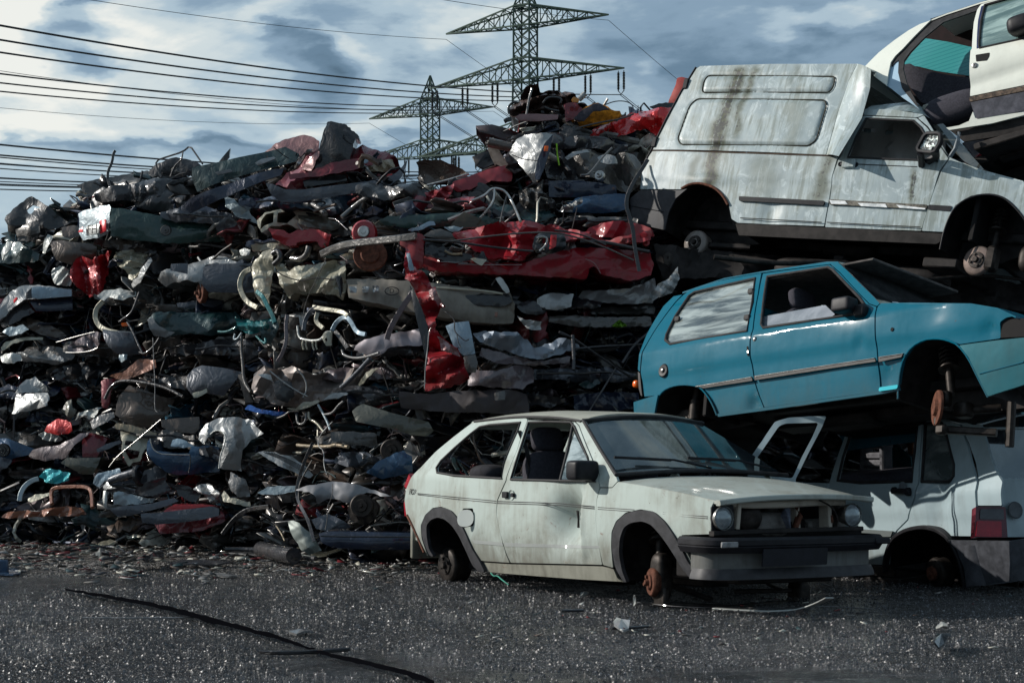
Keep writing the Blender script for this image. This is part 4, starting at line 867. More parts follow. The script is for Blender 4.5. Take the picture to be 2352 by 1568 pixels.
    arch = [(1180, 1260), (1196, 1130), (1240, 1022), (1320, 966), (1400, 941), (1470, 934), (1545, 946), (1600, 972), (1650, 1010), (1700, 1090), (1755, 1220), (1780, 1380)]
    car.well('wheel_housing', S(arch), UNDER, .42); car.line('arch_trim', S(arch), .02, BLACK, -.002, prof=rectp(.03, .05))
    p, o = car.drum('brake_drum', *S([(1545, 1275)])[0], .115, .62, IRON, IRON, w=.10)
    car.add('rusty_hub', merge([lathe([(0, .05), (.012, .05), (.02, .038), (.05, .036), (.055, .012)], zalign(p, (0, 1, 0))),]), RUST, o)
    car.add('rear_axle', merge([sweep([p + Vector((0, -.1, 0)), Vector((p.x, -.6, p.z))], circ(.035, 10)), sweep([p + Vector((0, -.14, .02)), Vector((.5, .4, .25))], rectp(.08, .06))]), UNDER)
    car.skin('sill', S([(850, 1212), (1195, 1220), (1260, 1260), (1250, 1300), (900, 1290), (500, 1262), (500, 1205)]), UNDER, off=-.015)
    mirror_strip(car, 'roof', S([(600, 140), (950, 128), (1465, 134), (1600, 134), (1735, 168), (1890, 172)]), M, crown=.03)
    car.tub(.18, -.55, 2.9); car.add('bulkhead', merge([boxm((2.0, 0, .55), (.05, 1.36, .6)), boxm((-.45, 0, .4), (.06, 1.3, .4)), boxm((2.75, 0, .55), (.1, 1.2, .4))]), DARK)
    car.skin('far_quarter', S(q), M, [S(qw)], far=True, h=.08); car.skin('far_rear_door', S(d), M, [S(dw)], far=True, h=.08)
    # slotted seat frame and clutter seen through the door
    y = .15; P = lambda a: car.plane(*S([a])[0], (0, y, 0), (0, 1, 0))
    fr = simple('grey_seat_frame', (.10, .10, .11), .6)
    sf = [sweep([P(a), P(b)], rectp(.10, .05)) for a, b in (((1045, 320), (1040, 530)), ((1185, 325), (1190, 530)), ((1030, 330), (1200, 335)), ((1040, 405), (1195, 405)), ((1040, 460), (1195, 458)), ((1030, 520), (1200, 525)))]
    car.add('seat_back_frame', merge(sf), fr)
    car.add('rear_seat', merge([lobe(P((1150, 570)), (.45, .25, .07)), boxm((.35, -.3, .6), (.1, .6, .45))]), SEAT)
    car.flat('teal_board', S([(1215, 420), (1260, 320), (1370, 420), (1380, 530), (1215, 525)]), (0, -.1, 0), (0, 1, 0), simple('teal_board', (.02, .075, .085), .6), h=.08)
    car.flat('orange_tag', S([(1340, 300), (1385, 290), (1382, 400), (1352, 395)]), (0, -.12, 0), (0, 1, 0), simple('dull_orange', (.14, .05, .02), .7), h=.05)
    return car
# =====================================================================================
# white saloon on top of the stack at the upper right
# =====================================================================================
def build_saloon():
    car = Car('saloon_wreck', 'white saloon at the top of the stack, rear door gone and teal rear glass showing', (3.85, 15.7, 2.0, -.62, -.19, -.16), w0=.80, zb=.86, tum=.30, xc=1.4, hl=2.2)
    M = paint('clean_white_paint', (.72, .74, .66), .0, .25, .12, 0, .6); S = cS
    cl = lambda x, z: .03 * gauss(x, z, 0, .9, .3, .1)
    car.skin('rear_pillar', S([(345, 606), (480, 470), (620, 360), (750, 270), (850, 215), (955, 178), (800, 330), (700, 438), (630, 505), (592, 560), (570, 660), (552, 772), (440, 690), (400, 640)]), M, h=.05, r=.004)
    car.skin('door_opening_seal', S([(955, 178), (1060, 140), (1400, 30), (1385, 60), (1395, 85), (1060, 200), (900, 330), (760, 470), (710, 540), (700, 620), (730, 740), (800, 880), (840, 960), (800, 930), (690, 790), (655, 650), (662, 540), (630, 560), (598, 600), (592, 560), (630, 505), (700, 438), (800, 330)]), RUBBER, off=-.02, gap=0, r=.002, h=.05)
    blu = paint('blue_white_jamb_paint', (.35, .50, .62), 0, .3, .15)
    car.skin('rear_jamb', S([(596, 560), (632, 552), (660, 545), (655, 650), (690, 790), (800, 930), (850, 985), (820, 960), (700, 880), (600, 800), (556, 770), (570, 660)]), blu, off=-.03, gap=0, r=.002, h=.04)
    car.skin('roof_edge', S([(940, 172), (1090, 120), (1390, 22), (1600, -40), (2400, -260), (2400, -235), (1600, -15), (1400, 38), (1060, 140)]), simple('dark_roof', (.05, .055, .06), .5), off=-.03, gap=0, r=.002)
    d = [(1395, 38), (1600, -22), (2400, -230), (2400, 620), (1783, 768), (1296, 868), (1290, 600), (1300, 452), (1312, 440), (1330, 200), (1360, 90)]
    dw = [(1432, 46), (1600, -2), (2300, -170), (2300, 230), (1783, 345), (1385, 432), (1378, 400), (1400, 180)]
    D = car.skin('front_door', S(d), M, [S(dw)], h=.04, dent=lambda x, z: -.02 * gauss(x, z, car.side(*S([(1500, 720)])[0]).x, car.side(*S([(1500, 700)])[0]).z, .8, .05))
    dg = car.skin('door_window', S(dw), glass('striped_green_glass', (.10, .16, .15), .5, .85, (.38, .50, .46), (.6, 1, 4.5), 3.0, .9), off=-.012, th=.005, parent=D); car.line('window_seal', S(dw), .010, RUBBER, .001, closed=True, smooth=0, parent=D)
    car.skin('frame_seal', S([(1425, 48), (1402, 180), (1382, 430), (1358, 436), (1372, 180), (1400, 60)]), simple('navy_seal', (.02, .03, .09), .5), off=.003, gap=0, r=.001, th=.004, parent=D)
    car.skin('handle_recess', S([(1345, 490), (1480, 468), (1475, 510), (1450, 545), (1350, 558)]), DARK, off=.003, th=.005, parent=D)
    p = car.side(*S([(1340, 588)])[0], .004); car.add('door_lock', lathe([(0, .0), (.012, .008), (.02, .006), (.024, 0)], zalign(p, (0, -1, 0)), 20), STEEL, D)
    car.skin('broken_moulding', S([(1290, 872), (1783, 772), (2400, 640), (2400, 680), (1783, 815), (1296, 912)]), simple('flaky_moulding', (.10, .07, .05), .6, var=.9, scale=26), off=.008, gap=0, parent=D)
    car.skin('flank_cladding', S([(1298, 915), (1783, 818), (2400, 690), (2400, 880), (1783, 1000), (1355, 1070), (1325, 1000)]), simple('grey_cladding', (.07, .07, .085), .4, coat=.2), off=.004)
    mp = car.side(*S([(1760, 225)])[0], .09); car.add('door_mirror', lobe(mp, (.11, .09, .075), e=.6), BLACK, D)
    car.skin('sill', S([(1085, 1145), (1200, 1125), (1290, 1085), (1325, 1000), (1345, 1060), (1783, 1005), (2400, 885), (2400, 915), (1783, 1032), (1500, 1105), (1112, 1166)]), M, off=.0, gap=0, r=.003, h=.03)
    car.skin('underside', S([(1112, 1168), (1500, 1108), (1783, 1036), (2400, 918), (2400, 1080), (1783, 1190), (1240, 1275)]), UNDER, off=-.05)
    # inside
    yb = .35
    car.flat('rear_glass', S([(703, 588), (780, 480), (905, 348), (1110, 380), (1340, 432), (1340, 690), (1000, 640), (840, 600)]), (0, -.15, 0), (0, 1, 0), mat('teal_heated_glass', lambda t, out: pbr(t, out, t.mix(t.mapr(t.math('SINE', t.math('MULTIPLY', (lambda s_: (t.l.new(obc(t), s_.inputs[0]), s_.outputs[2])[1])(t.new('ShaderNodeSeparateXYZ')), 190)), .5, 1.0), (.05, .33, .34), (.03, .25, .27)), .25, 0, .3)), h=.06)
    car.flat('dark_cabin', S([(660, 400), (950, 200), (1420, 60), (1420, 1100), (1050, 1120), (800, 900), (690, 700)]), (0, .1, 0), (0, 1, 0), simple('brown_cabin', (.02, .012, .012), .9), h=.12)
    car.flat('rear_seat_back', S([(700, 600), (790, 590), (860, 630), (1300, 690), (1310, 920), (1290, 1090), (1060, 1100), (960, 960), (880, 930), (760, 760)]), (0, -.25, 0), (0, 1, 0), SEAT, h=.06, disp=lambda u, v: .05 * math.sin(u * 9))
    car.add('front_seat_cushion', lobe(car.plane(*S([(1170, 985)])[0], (0, -.5, 0), (0, 1, 0)), (.30, .15, .13), e=.7), SEAT)
    car.add('buckle', boxm(car.plane(*S([(960, 950)])[0], (0, -.6, 0), (0, 1, 0)), (.16, .05, .05)), paint('buff_plastic', (.3, .3, .26), 0, .5))
    car.tub(.2, -.5, 3.6, z1=.5)
    mirror_strip(car, 'roof', S([(955, 175), (1090, 122), (1390, 24), (2300, -220)]), M, crown=.04)
    mirror_strip(car, 'boot_deck', S([(345, 606), (330, 640), (300, 700)]), M, crown=.02)
    return car
# =====================================================================================
# ground
# =====================================================================================
def build_ground():
    def gm(t, out):
        c = obc(t)
        big = t.noise(t.vm('MULTIPLY', c, (.5, 1.2, 1)), .7, 6, .6, .6); mid = t.noise(c, 7, 8, .65, .5)
        v = t.new('ShaderNodeTexVoronoi', feature='F1'); t.l.new(c, v.inputs['Vector']); v.inputs['Scale'].default_value = 30
        v2 = t.new('ShaderNodeTexVoronoi', feature='F1'); t.l.new(c, v2.inputs['Vector']); v2.inputs['Scale'].default_value = 110
        fine = t.noise(c, 48, 6, .7)
        wet = t.mapr(t.math('ADD', t.math('MULTIPLY', big, .7), t.math('MULTIPLY', mid, .3)), .46, .56)
        hgt = t.math('ADD', t.math('ADD', t.math('MULTIPLY', v.outputs['Distance'], 1.0), t.math('MULTIPLY', v2.outputs['Distance'], .5)), t.math('ADD', t.math('MULTIPLY', fine, .6), t.math('MULTIPLY', mid, 1.0)))
        for px, py, rx, ry in ((990, 1500, .45, 2.2), (1030, 1420, .3, 1.4), (1960, 1530, .5, .6), (60, 1480, .8, 1.5)):
            Yp = H * F / (py - YH); q_ = t.vm('MULTIPLY', t.vm('SUBTRACT', c, ((px - CX) / F * Yp, Yp, 0)), (1 / rx, 1 / ry, 0))
            wet = t.math('MAXIMUM', wet, t.mapr(t.math('ADD', t.vm('LENGTH', q_), t.math('MULTIPLY', t.noise(t.vm('MULTIPLY', c, (5, 1.2, 1)), 3, 6, .7), 1.6)), 1.55, 1.2))
        hgt = t.math('MULTIPLY', hgt, t.mapr(wet, 0, 1, 1, .34, False))
        col = t.mix(t.mapr(v.outputs['Color'], .2, .9, smooth=False), (.012, .012, .014), (.06, .06, .063))
        sx = t.new('ShaderNodeSeparateXYZ'); t.l.new(c, sx.inputs[0])
        col = t.mix(t.mapr(t.noise(t.vm('MULTIPLY', c, (1.6, 9, 1)), 2.2, 7, .7, .4), .52, .60), col, (.008, .008, .009))
        mud = t.math('MULTIPLY', t.mapr(sx.outputs[1], 13.4, 15.6), t.mapr(mid, .35, .6))
        col = t.mix(mud, col, (.055, .043, .028))
        ro = t.math('ADD', t.math('MULTIPLY', fine, .18), t.mapr(wet, 0, 1, .10, .0, False))
        ro = t.math('ADD', ro, t.math('MULTIPLY', mud, .25))
        pbr(t, out, col, ro, 0, 0, hgt, 1.0, .13, 1.0)
    G = mat('wet_gravel_asphalt', gm)
    n = 120; xs = np.linspace(-14, 14, n + 1); ys = np.linspace(4, 32, n + 1)
    V = [(-1500, -200, 0), (1500, -200, 0), (1500, 2500, 0), (-1500, 2500, 0)]
    V = []; Fs = []
    for y in ys:
        for x in xs: V.append((x, y, .018 * noise.noise((x * .7, y * .9, 0)) + .008 * noise.noise((x * 3, y * 3, 5)) if 4.5 < y < 31 and abs(x) < 13.5 else 0))
    for i in range(n):
        for j in range(n): Fs.append((i * (n + 1) + j, i * (n + 1) + j + 1, (i + 1) * (n + 1) + j + 1, (i + 1) * (n + 1) + j))
    B = len(V); V += [(-1500, -400, 0), (1500, -400, 0), (1500, 2500, 0), (-1500, 2500, 0), (-14, 4, 0), (14, 4, 0), (14, 32, 0), (-14, 32, 0)]
    Fs += [(B, B + 1, B + 5, B + 4), (B + 1, B + 2, B + 6, B + 5), (B + 2, B + 3, B + 7, B + 6), (B + 3, B, B + 4, B + 7)]
    tag(link('ground', V, Fs, G), kind='structure')
    # loose grit
    rng = np.random.RandomState(3); N = 95000
    y = 7.6 + (rng.rand(N) ** 1.3) * 8.5; hw = 1176 / F * y * 1.15; x = rng.uniform(-1, 1, N) * hw
    s = (.003 + .0075 * rng.rand(N) ** 4) * (.7 + .3 * y / 10)
    base = np.array([(1, 0, 0), (-.5, .87, 0), (-.5, -.87, 0), (.2, .1, .9)], float)
    ang = rng.rand(N) * 6.28; ca, sa = np.cos(ang), np.sin(ang)
    jit = rng.uniform(.7, 1.3, (N, 4, 3)); P = base[None] * jit * s[:, None, None]
    Q = np.empty_like(P); Q[..., 0] = P[..., 0] * ca[:, None] - P[..., 1] * sa[:, None] + x[:, None]; Q[..., 1] = P[..., 0] * sa[:, None] + P[..., 1] * ca[:, None] + y[:, None]; Q[..., 2] = P[..., 2] + .003
    fs = []
    for i in range(N): b = 4 * i; fs += [(b, b + 1, b + 3), (b + 1, b + 2, b + 3), (b + 2, b, b + 3)]
    gr = mat('wet_grit', lambda t, out: pbr(t, out, t.mix(t.mapr(t.noise(obc(t), 55, 2), .48, .66), (.010, .010, .011), (.16, .16, .17)), .42, 0, 0, None, spec=.45))
    tag(link('loose_grit', Q.reshape(-1, 3).tolist(), fs, gr, smooth=False), 'loose wet grit scattered over the yard', 'grit', kind='stuff')
    # dark tar seam across the yard
    pts = [(150, 1364, 3), (230, 1378, 6), (330, 1396, 9), (400, 1412, 10), (475, 1434, 12), (560, 1456, 9), (640, 1478, 9), (700, 1500, 5), (760, 1520, 9), (850, 1540, 10), (935, 1562, 12), (1010, 1590, 10)]
    L = []; Rr = []
    for i in range(len(pts) - 1):
        for k in range(6):
            t_ = k / 6; px = pts[i][0] + (pts[i + 1][0] - pts[i][0]) * t_; py = pts[i][1] + (pts[i + 1][1] - pts[i][1]) * t_; w = pts[i][2] + (pts[i + 1][2] - pts[i][2]) * t_
            w *= 1.0 + 1.0 * abs(noise.noise((px * .03, 1, 2))); py += 3 * noise.noise((px * .05, 3, 1))
            for lst, q in ((L, py - w * .5), (Rr, py + w * .5)): Y = H * F / (q - YH); lst.append(((px - CX) / F * Y, Y, .034))
    n_ = len(L); tag(link('tar_seam', L + Rr, [(i, i + 1, n_ + i + 1, n_ + i) for i in range(n_ - 1)], mat('tar', lambda t, out: pbr(t, out, (.004, .004, .005), .95, 0, 0, None, spec=0))), kind='structure')
# =====================================================================================
# pylons and cables
# =====================================================================================
def bars(segs, r):
    parts = []
    for a, b, *q in segs:
        w = (q[0] if q else 1) * r; parts.append(sweep([a, b], [(w, w), (-w, w), (-w, -w), (w, -w)], cap=False))
    return merge(parts)
LINE = Vector((.468, .884, 0)).normalized(); ARM = Vector((.884, -.468, 0)).normalized()
LEV = {'top': (50.3, 52.7, 10.9), 'middle': (43.9, 46.4, 12.9), 'bottom': (35.6, 38.8, 14.8)}
def build_pylon(which, base, label):
    pm = simple('green_galvanised_steel', (.045, .075, .06), .5, .3, .3)
    e = bpy.data.objects.new('pylon', None); C.objects.link(e); e.location = base; tag(e, label, 'pylon', 'lattice pylons', 'thing')
    o = Vector(base)
    hw = lambda z: 1.05 + max(0, (46 - z)) * .018 + max(0, 28 - z) * .06 if z < 52.7 else 1.02 * max(.03, (56.2 - z) / 3.5)
    cor = lambda z, i, j: ARM * (hw(z) * i) + LINE * (hw(z) * j) + Vector((0, 0, z))
    segs = []; zs = [0, 6, 11.5, 16.5, 21, 25] + list(np.arange(28, 52.6, 1.35)) + [52.7, 53.9, 55.0, 56.2]
    cc = [(-1, -1), (1, -1), (1, 1), (-1, 1)]
    for a, b in zip(zs[:-1], zs[1:]):
        for k in range(4):
            i, j = cc[k]; i2, j2 = cc[(k + 1) % 4]
            segs.append((cor(a, i, j), cor(b, i, j), 1.7)); segs.append((cor(a, i, j), cor(b, i2, j2))); segs.append((cor(a, i2, j2), cor(b, i, j)))
    for z in (28, 35.6, 38.8, 43.9, 46.4, 50.3, 52.7):
        for k in range(4): segs.append((cor(z, *cc[k]), cor(z, *cc[(k + 1) % 4]), 1.8))
    v, f = bars(segs, .055); link('tower_frame', v, f, pm, e, smooth=False)
    ins = simple('insulator_glass', (.03, .032, .03), .3)
    for lv, (zb, zt, L) in LEV.items():
        for s in (-1, 1):
            segs = []; tip = ARM * (s * L) + Vector((0, 0, zb + .25)); nb = 7
            for j in (-1, 1):
                b0 = cor(zb, s, j); t0 = cor(zt, s, j); segs += [(b0, tip, 1.6), (t0, tip, 1.6)]
                for k in range(nb):
                    q = lambda a, t_: a.lerp(tip, t_)
                    t1, t2 = k / nb, (k + 1) / nb
                    if k % 2 == 0: segs.append((q(b0, t1), q(t0, t2)))
                    else: segs.append((q(t0, t1), q(b0, t2)))
                    if k and k < nb - 1: segs.append((q(b0, t1), q(t0, t1)))
            for k in range(nb):
                t1, t2 = k / nb, (k + 1) / nb
                for c_ in (zb, zt): segs.append((cor(c_, s, -1).lerp(tip, t1), cor(c_, s, 1).lerp(tip, t2))); segs.append((cor(c_, s, 1).lerp(tip, t1), cor(c_, s, 1 - 2).lerp(tip, t1)))
            v, f = bars(segs, .05); ao = link('cross_arm', v, f, pm, e, smooth=False)
            if lv == 'top': continue
            for fr in (.97, .64, .32):
                parts = []
                c0 = ARM * (s * L * fr) + Vector((0, 0, zb))
                for j in (-.35, .35):
                    a = c0 + ARM * j; prof = []
                    k = 14; P = [a + Vector((0, 0, -.2)), a + Vector((0, 0, -2.2))]
                    parts.append(lathe([(.05, -.0), (.05, -.2)] + [(.09 + .09 * (i % 2), -.2 - i * .09) for i in range(23)] + [(.05, -2.3)], Matrix.Translation(a), 8))
                parts.append(sweep([c0 + ARM * -.4 + Vector((0, 0, -2.3)), c0 + Vector((0, 0, -2.75)), c0 + ARM * .4 + Vector((0, 0, -2.3))], circ(.06, 6)))
                v, f = merge(parts); link('insulator', v, f, ins, ao)
    return o
def cable(label, p0, sag, T, fwd, r=.042, twin=True, grp='overhead power cables'):
    d = -LINE if fwd else LINE; P = []; n = 60; L = .62 if fwd else .5
    for i in range(n + 1):
        t_ = L * i / n; P.append(p0 + d * (T * t_) + Vector((0, 0, -4 * sag * t_ * (1 - t_))))
    parts = []
    for j in ((-.15, .15) if twin else (0,)): parts.append(sweep([p + ARM * j for p in P], circ(r, 5), cap=False))
    o = link('power_cable', *merge(parts), simple('aluminium_cable', (.035, .04, .045), .5), org=tuple(p0)); tag(o, label, 'cable', grp, 'thing')
def build_lines():
    for which, base in (('nearer', (1.6, 218, 0)), ('farther', (-12.4, 277, 0))):
        o = build_pylon(which, base, {'nearer': 'tall green lattice pylon whose top reaches out of the picture above the scrap', 'farther': 'smaller looking green lattice pylon with its pointed tip in view'}[which])
        for lv, (zb, zt, L) in LEV.items():
            for s in (-1, 1):
                sd = 'left' if s < 0 else 'right'
                if lv == 'top':
                    p = o + ARM * (s * L) + Vector((0, 0, zb - .4))
                    for fw in (True, False): cable('thin earth wire %s the %s tip of the %s pylon\'s top arm' % ('before' if fw else 'beyond', sd, which), p, 14.8, 350, fw, .03, False)
                else:
                    for k, fr in enumerate((.97, .64, .32)):
                        p = o + ARM * (s * L * fr) + Vector((0, 0, zb - 2.8))
                        w = ('outermost', 'middle', 'innermost')[k]
                        for fw in (True, False): cable('twin cable %s the %s pylon\'s %s arm, %s half, %s insulator' % ('before' if fw else 'beyond', which, lv, sd, w), p, 14.8, 350, fw)
# =====================================================================================
# the scrap heap
# =====================================================================================
def face(px, py):    # depth of the heap's front at a place, metres from the viewer
    z = 1.08 + (YH - py) / F * 17
    Y = 16.6 + 2.7 * min(1, max(0, (900 - px) / 800)) + .30 * max(0, z) - .9 * math.exp(-((px - 1150) / 330) ** 2) * (1 if z < 3.2 else .5)
    if py > 1150: Y -= .2
    return Y
PAL = dict(char=(.035, .035, .04), black=(.012, .013, .016), navy=(.012, .022, .05), blue=(.015, .06, .13), dteal=(.012, .045, .05), green=(.015, .05, .045), silver=(.36, .37, .37), grey=(.17, .17, .17), cream=(.42, .40, .31), white=(.48, .50, .48),
           brown=(.10, .075, .06), maroon=(.17, .012, .022), red=(.30, .007, .013), bred=(.48, .010, .012), faded=(.26, .13, .13), mauve=(.15, .12, .13), teal=(.01, .14, .15), cyan=(.05, .45, .50), slate=(.07, .08, .10), tan=(.28, .22, .14), olive=(.09, .09, .07), terra=(.24, .10, .06), bblue=(.03, .12, .42), orange=(.55, .20, .015), pale=(.34, .42, .46), lblue=(.28, .38, .46), dgrey=(.09, .085, .08))
METAL = {'silver': .45, 'dgrey': .3, 'grey': .3}
def pm(c): return paint('scrap_' + c, tuple(.85 * x_ for x_ in PAL[c]), METAL.get(c, .15), .20, .38 if c not in ('bred', 'red', 'cyan', 'bblue') else .2, .12, .8, (.05, .04, .032))
CN = [0]
def crease(seed, f, amp):
    r = random.Random(seed); ks = [(r.uniform(0, math.pi), r.uniform(.7, 1.5) * f, r.random(), r.uniform(.5, 1)) for _ in range(4)]
    o = r.uniform(0, 50)
    def g(x, z):
        wx = x + .13 * noise.noise((x * 2.3 + o, z * 2.3, 1)); wz = z + .13 * noise.noise((x * 2.3, z * 2.3 + o, 7)); d = 0
        for a, q, p, w in ks:
            t_ = (wx * math.cos(a) + wz * math.sin(a)) * q + p; d += w * (abs(2 * (t_ - math.floor(t_ + .5))) * 2 - 1)
        return amp * (d / 1.45 + .5 * noise.noise((x * 5 + o, z * 5, 3)) + .22 * noise.noise((x * 17 + o, z * 17, 9)))
    return g
def sheet(name, poly, c, dY=0.0, tx=0.0, tz=.2, amp=.035, f=2.0, bulge=.05, th=.03, holes=(), parent=None, h=None, m=None, r=2, Y=None, ref=None):
    CN[0] += 1
    pc = np.array(poly, float).mean(0); Yb = (Y if Y is not None else face(*pc)) + dY
    a0, b0 = (pc[0] - CX) / F, (YH - pc[1]) / F; xc, zc = a0 * Yb, H + b0 * Yb
    def pt(px, py):
        a, b = (px - CX) / F, (YH - py) / F; q = (Yb - tx * xc + tz * (H - zc)) / (1 - tx * a - tz * b); return (a * q, H + b * q)
    P = fillet([pt(*p) for p in poly], r / 250); Hs = [fillet([pt(*p) for p in q], r / 250) for q in holes]
    A = np.array(P); ext = A.max(0) - A.min(0); sz = max(ext)
    if amp > .018:
        P = resample(P, .025); k_ = .010 + .10 * min(amp, .1); P = [(x + k_ * noise.noise((x * 14, z * 14, CN[0])) + .4 * k_ * noise.noise((x * 40, z * 40, CN[0])), z + k_ * noise.noise((x * 14, z * 14, CN[0] + 50)) + .4 * k_ * noise.noise((x * 40, z * 40, 9))) for x, z in P]
    if h is None: h = min(.05, max(.011, math.sqrt(max(ext[0] * ext[1], 1e-4)) / 22))
    vv, ff = fill2d(P, Hs, h, CN[0]); g = crease(CN[0] * 7 + 3, f / max(.35, sz) ** .5, 1.35 * amp * min(1.3, max(.3, sz))); bulge *= .6
    fr = []; bk = []
    cx_, cz_ = A.mean(0); 
    for x, z in vv:
        e = ((x - cx_) / (ext[0] / 2 + 1e-6)) ** 2 + ((z - cz_) / (ext[1] / 2 + 1e-6)) ** 2
        y = Yb + tx * (x - xc) + tz * (z - zc) + g(x, z) - bulge * (1 - min(1.5, e)) * min(1, ext[1] * 3)
        fr.append((x, y, z)); s = 1 - min(.12, th * .12); bk.append((cx_ + (x - cx_) * s, y + th, cz_ + (z - cz_) * s))
    t1 = Vector(fr[ff[0][1]]) - Vector(fr[ff[0][0]]); t2 = Vector(fr[ff[0][2]]) - Vector(fr[ff[0][0]])
    if t1.cross(t2).y > 0: ff = [q[::-1] for q in ff]
    v, fs = shell(fr, ff, bk)
    org = (xc, Yb, zc) if parent is None else tuple(parent.location)
    o = link(name, v, fs, m or pm(c), None, True, org, ang=20 if amp > .025 else 30)
    if parent is not None: o.location = (0, 0, 0); o.parent = parent
    return o
def rod(name, pts, w, c, dY=0.0, prof=None, parent=None, m=None, it=2, Y=None, dys=None, up=(0, -1, 0)):
    Yc = [(Y if Y is not None else face(*p)) + dY + (dys[i] if dys else 0) for i, p in enumerate(pts)]
    w *= .55; prof = [(a * .4, b * .4) for a, b in prof] if prof else None
    P3 = [tuple(at(*p, y)) for p, y in zip(pts, Yc)]
    if it: P3 = chaikin(P3, it, False)
    org = P3[0] if parent is None else tuple(parent.location)
    v, fs = sweep(P3, prof or circ(w, 10), up=up)
    o = link(name, v, fs, m or (pm(c) if isinstance(c, str) else c), None, True, org)
    if parent is not None: o.location = (0, 0, 0); o.parent = parent
    return o
def disc(name, px, py, r, d, c, dY=0.0, parent=None, prof=None, m=None, Y=None):
    p = at(px, py, (Y if Y is not None else face(px, py)) + dY)
    pr = prof or [(0, .05), (r * .15, .05), (r * .2, .02), (r * .5, .02), (r * .55, 0), (r * .9, 0), (r, -.01), (r, -.05), (r * .9, -.06), (0, -.06)]
    org = tuple(p) if parent is None else tuple(parent.location)
    v, f = lathe(pr, zalign(p, d), 30); o = link(name, v, f, m or (pm(c) if isinstance(c, str) else c), None, True, org)
    if parent is not None: o.location = (0, 0, 0); o.parent = parent
    return o
LAB = set()
def T(o, label, cat, group=None):
    assert label not in LAB, label
    LAB.add(label); st = o.name.split('.')[0]
    if st.split('_')[-1] in ('panel', 'frame', 'trunk', 'lid', 'door', 'roof', 'cap', 'rim', 'seat', 'blade', 'front', 'base', 'top'): o.name = st + '_scrap'
    if len(label.split()) > 16: print('LONG', label)
    tag(o, label, cat, group or ('crushed cars stacked in the heap' if cat == 'car wreck' else None), 'thing'); return o
L_ = -.55   # tilt that turns a piece toward the light on the left
PIECES = []
def S_(name, cat, label, poly, c, **k):
    return T(sheet(name, poly, c, **k), label, cat)
def build_heap_pieces():
    # ---- upper left ----
    o = S_('crumpled_wing', 'car wing', 'black folded car wing arching up at the far upper left of the heap', cA([(45, 900), (60, 865), (130, 785), (220, 712), (270, 700), (330, 740), (420, 792), (520, 840), (600, 862), (650, 895), (620, 955), (540, 960), (420, 980), (340, 1010), (280, 1085), (150, 1072), (118, 1010), (132, 950), (70, 942)]), 'black', tx=-.3, holes=[cA([(215, 812), (265, 772), (310, 783), (345, 800), (290, 802), (262, 850), (232, 842)])], dY=-.2)
    S_('metal_band', 'metal band', 'pale ribbed band under the black folded wing at the far left', cA([(130, 985), (200, 950), (290, 905), (330, 940), (335, 1000), (250, 1030), (140, 1035)]), 'dgrey', dY=-.35, tx=L_)
    T(rod('bent_strip', cA([(965, 318), (948, 345), (938, 420), (898, 500), (905, 580), (940, 660)]), .03, 'char', dY=-.25, prof=rectp(.07, .03)), 'thin black bent strip standing upright against the cables', 'metal strip')
    S_('bonnet_panel', 'panel', 'dull grey flat panel jutting out to the left under the upright black strip', cA([(638, 606), (780, 570), (900, 545), (1060, 515), (1230, 488), (1295, 520), (1160, 592), (1000, 645), (860, 690), (780, 700), (705, 672)]), 'dgrey', dY=.2, tz=.8, amp=.02)
    o = rod('window_frame', cA([(1350, 540), (1318, 480), (1300, 405), (1400, 370), (1530, 330), (1590, 278), (1640, 350), (1695, 432)]), .02, 'black', prof=rectp(.045, .03), it=1); T(o, 'thin black door window frame sticking up from the crest', 'door frame')
    rod('frame_strut', cA([(1530, 332), (1520, 395), (1455, 450), (1425, 540)]), .014, 'black', parent=o)
    S_('metal_spike', 'metal shard', 'pointed dark spike rising just right of the thin black window frame', cA([(1830, 410), (1880, 355), (1925, 298), (1918, 370), (1880, 415)]), 'black', amp=.01, th=.05, r=.5)
    S_('torn_panel', 'panel', 'dark bent panel behind the thin black window frame', cA([(1240, 500), (1290, 440), (1400, 400), (1480, 372), (1600, 400), (1680, 440), (1620, 520), (1500, 540), (1380, 560)]), 'char', dY=.25, tx=-.2)
    S_('white_corner_piece', 'panel', 'pale white upright corner piece just left of the crest beneath the upright black strip', cA([(770, 690), (860, 620), (890, 640), (880, 700), (865, 800), (780, 850), (765, 790)]), 'grey', dY=-.1, tx=L_, holes=[cA([(815, 720), (845, 700), (845, 760), (822, 775)])])
    S_('crumpled_panel', 'panel', 'grey-white torn plate sparkling below the black window frame', cA([(1080, 660), (1200, 600), (1320, 540), (1400, 570), (1380, 640), (1250, 660), (1120, 690), (1060, 700)]), 'silver', dY=-.1, tx=-.3, tz=.6, amp=.05)
    S_('crumpled_panel', 'panel', 'curved charcoal shell below the crest left of the long dark beam', cA([(1110, 690), (1250, 660), (1380, 650), (1480, 690), (1650, 690), (1640, 780), (1450, 830), (1280, 830), (1130, 790)]), 'char', dY=-.15, tx=-.3, bulge=.12)
    beamP = [(442, 385), (517, 370), (600, 352), (655, 337), (688, 354), (681, 371), (600, 392), (517, 415), (452, 440), (440, 410)]
    o = S_('long_door_panel', 'car panel', 'long dark blue-black car side slanting up along the crest of the heap', beamP, 'dteal', dY=-.5, tx=-.2, amp=.015)
    sheet('window_slot', [(585, 374), (600, 366), (630, 360), (634, 364), (610, 374), (592, 380)], 'silver', dY=-.62, amp=.01, parent=o, Y=face(560, 385))
    sheet('window_slot', [(494, 396), (530, 388), (534, 394), (500, 403)], 'grey', dY=-.62, amp=.01, parent=o, Y=face(560, 385))
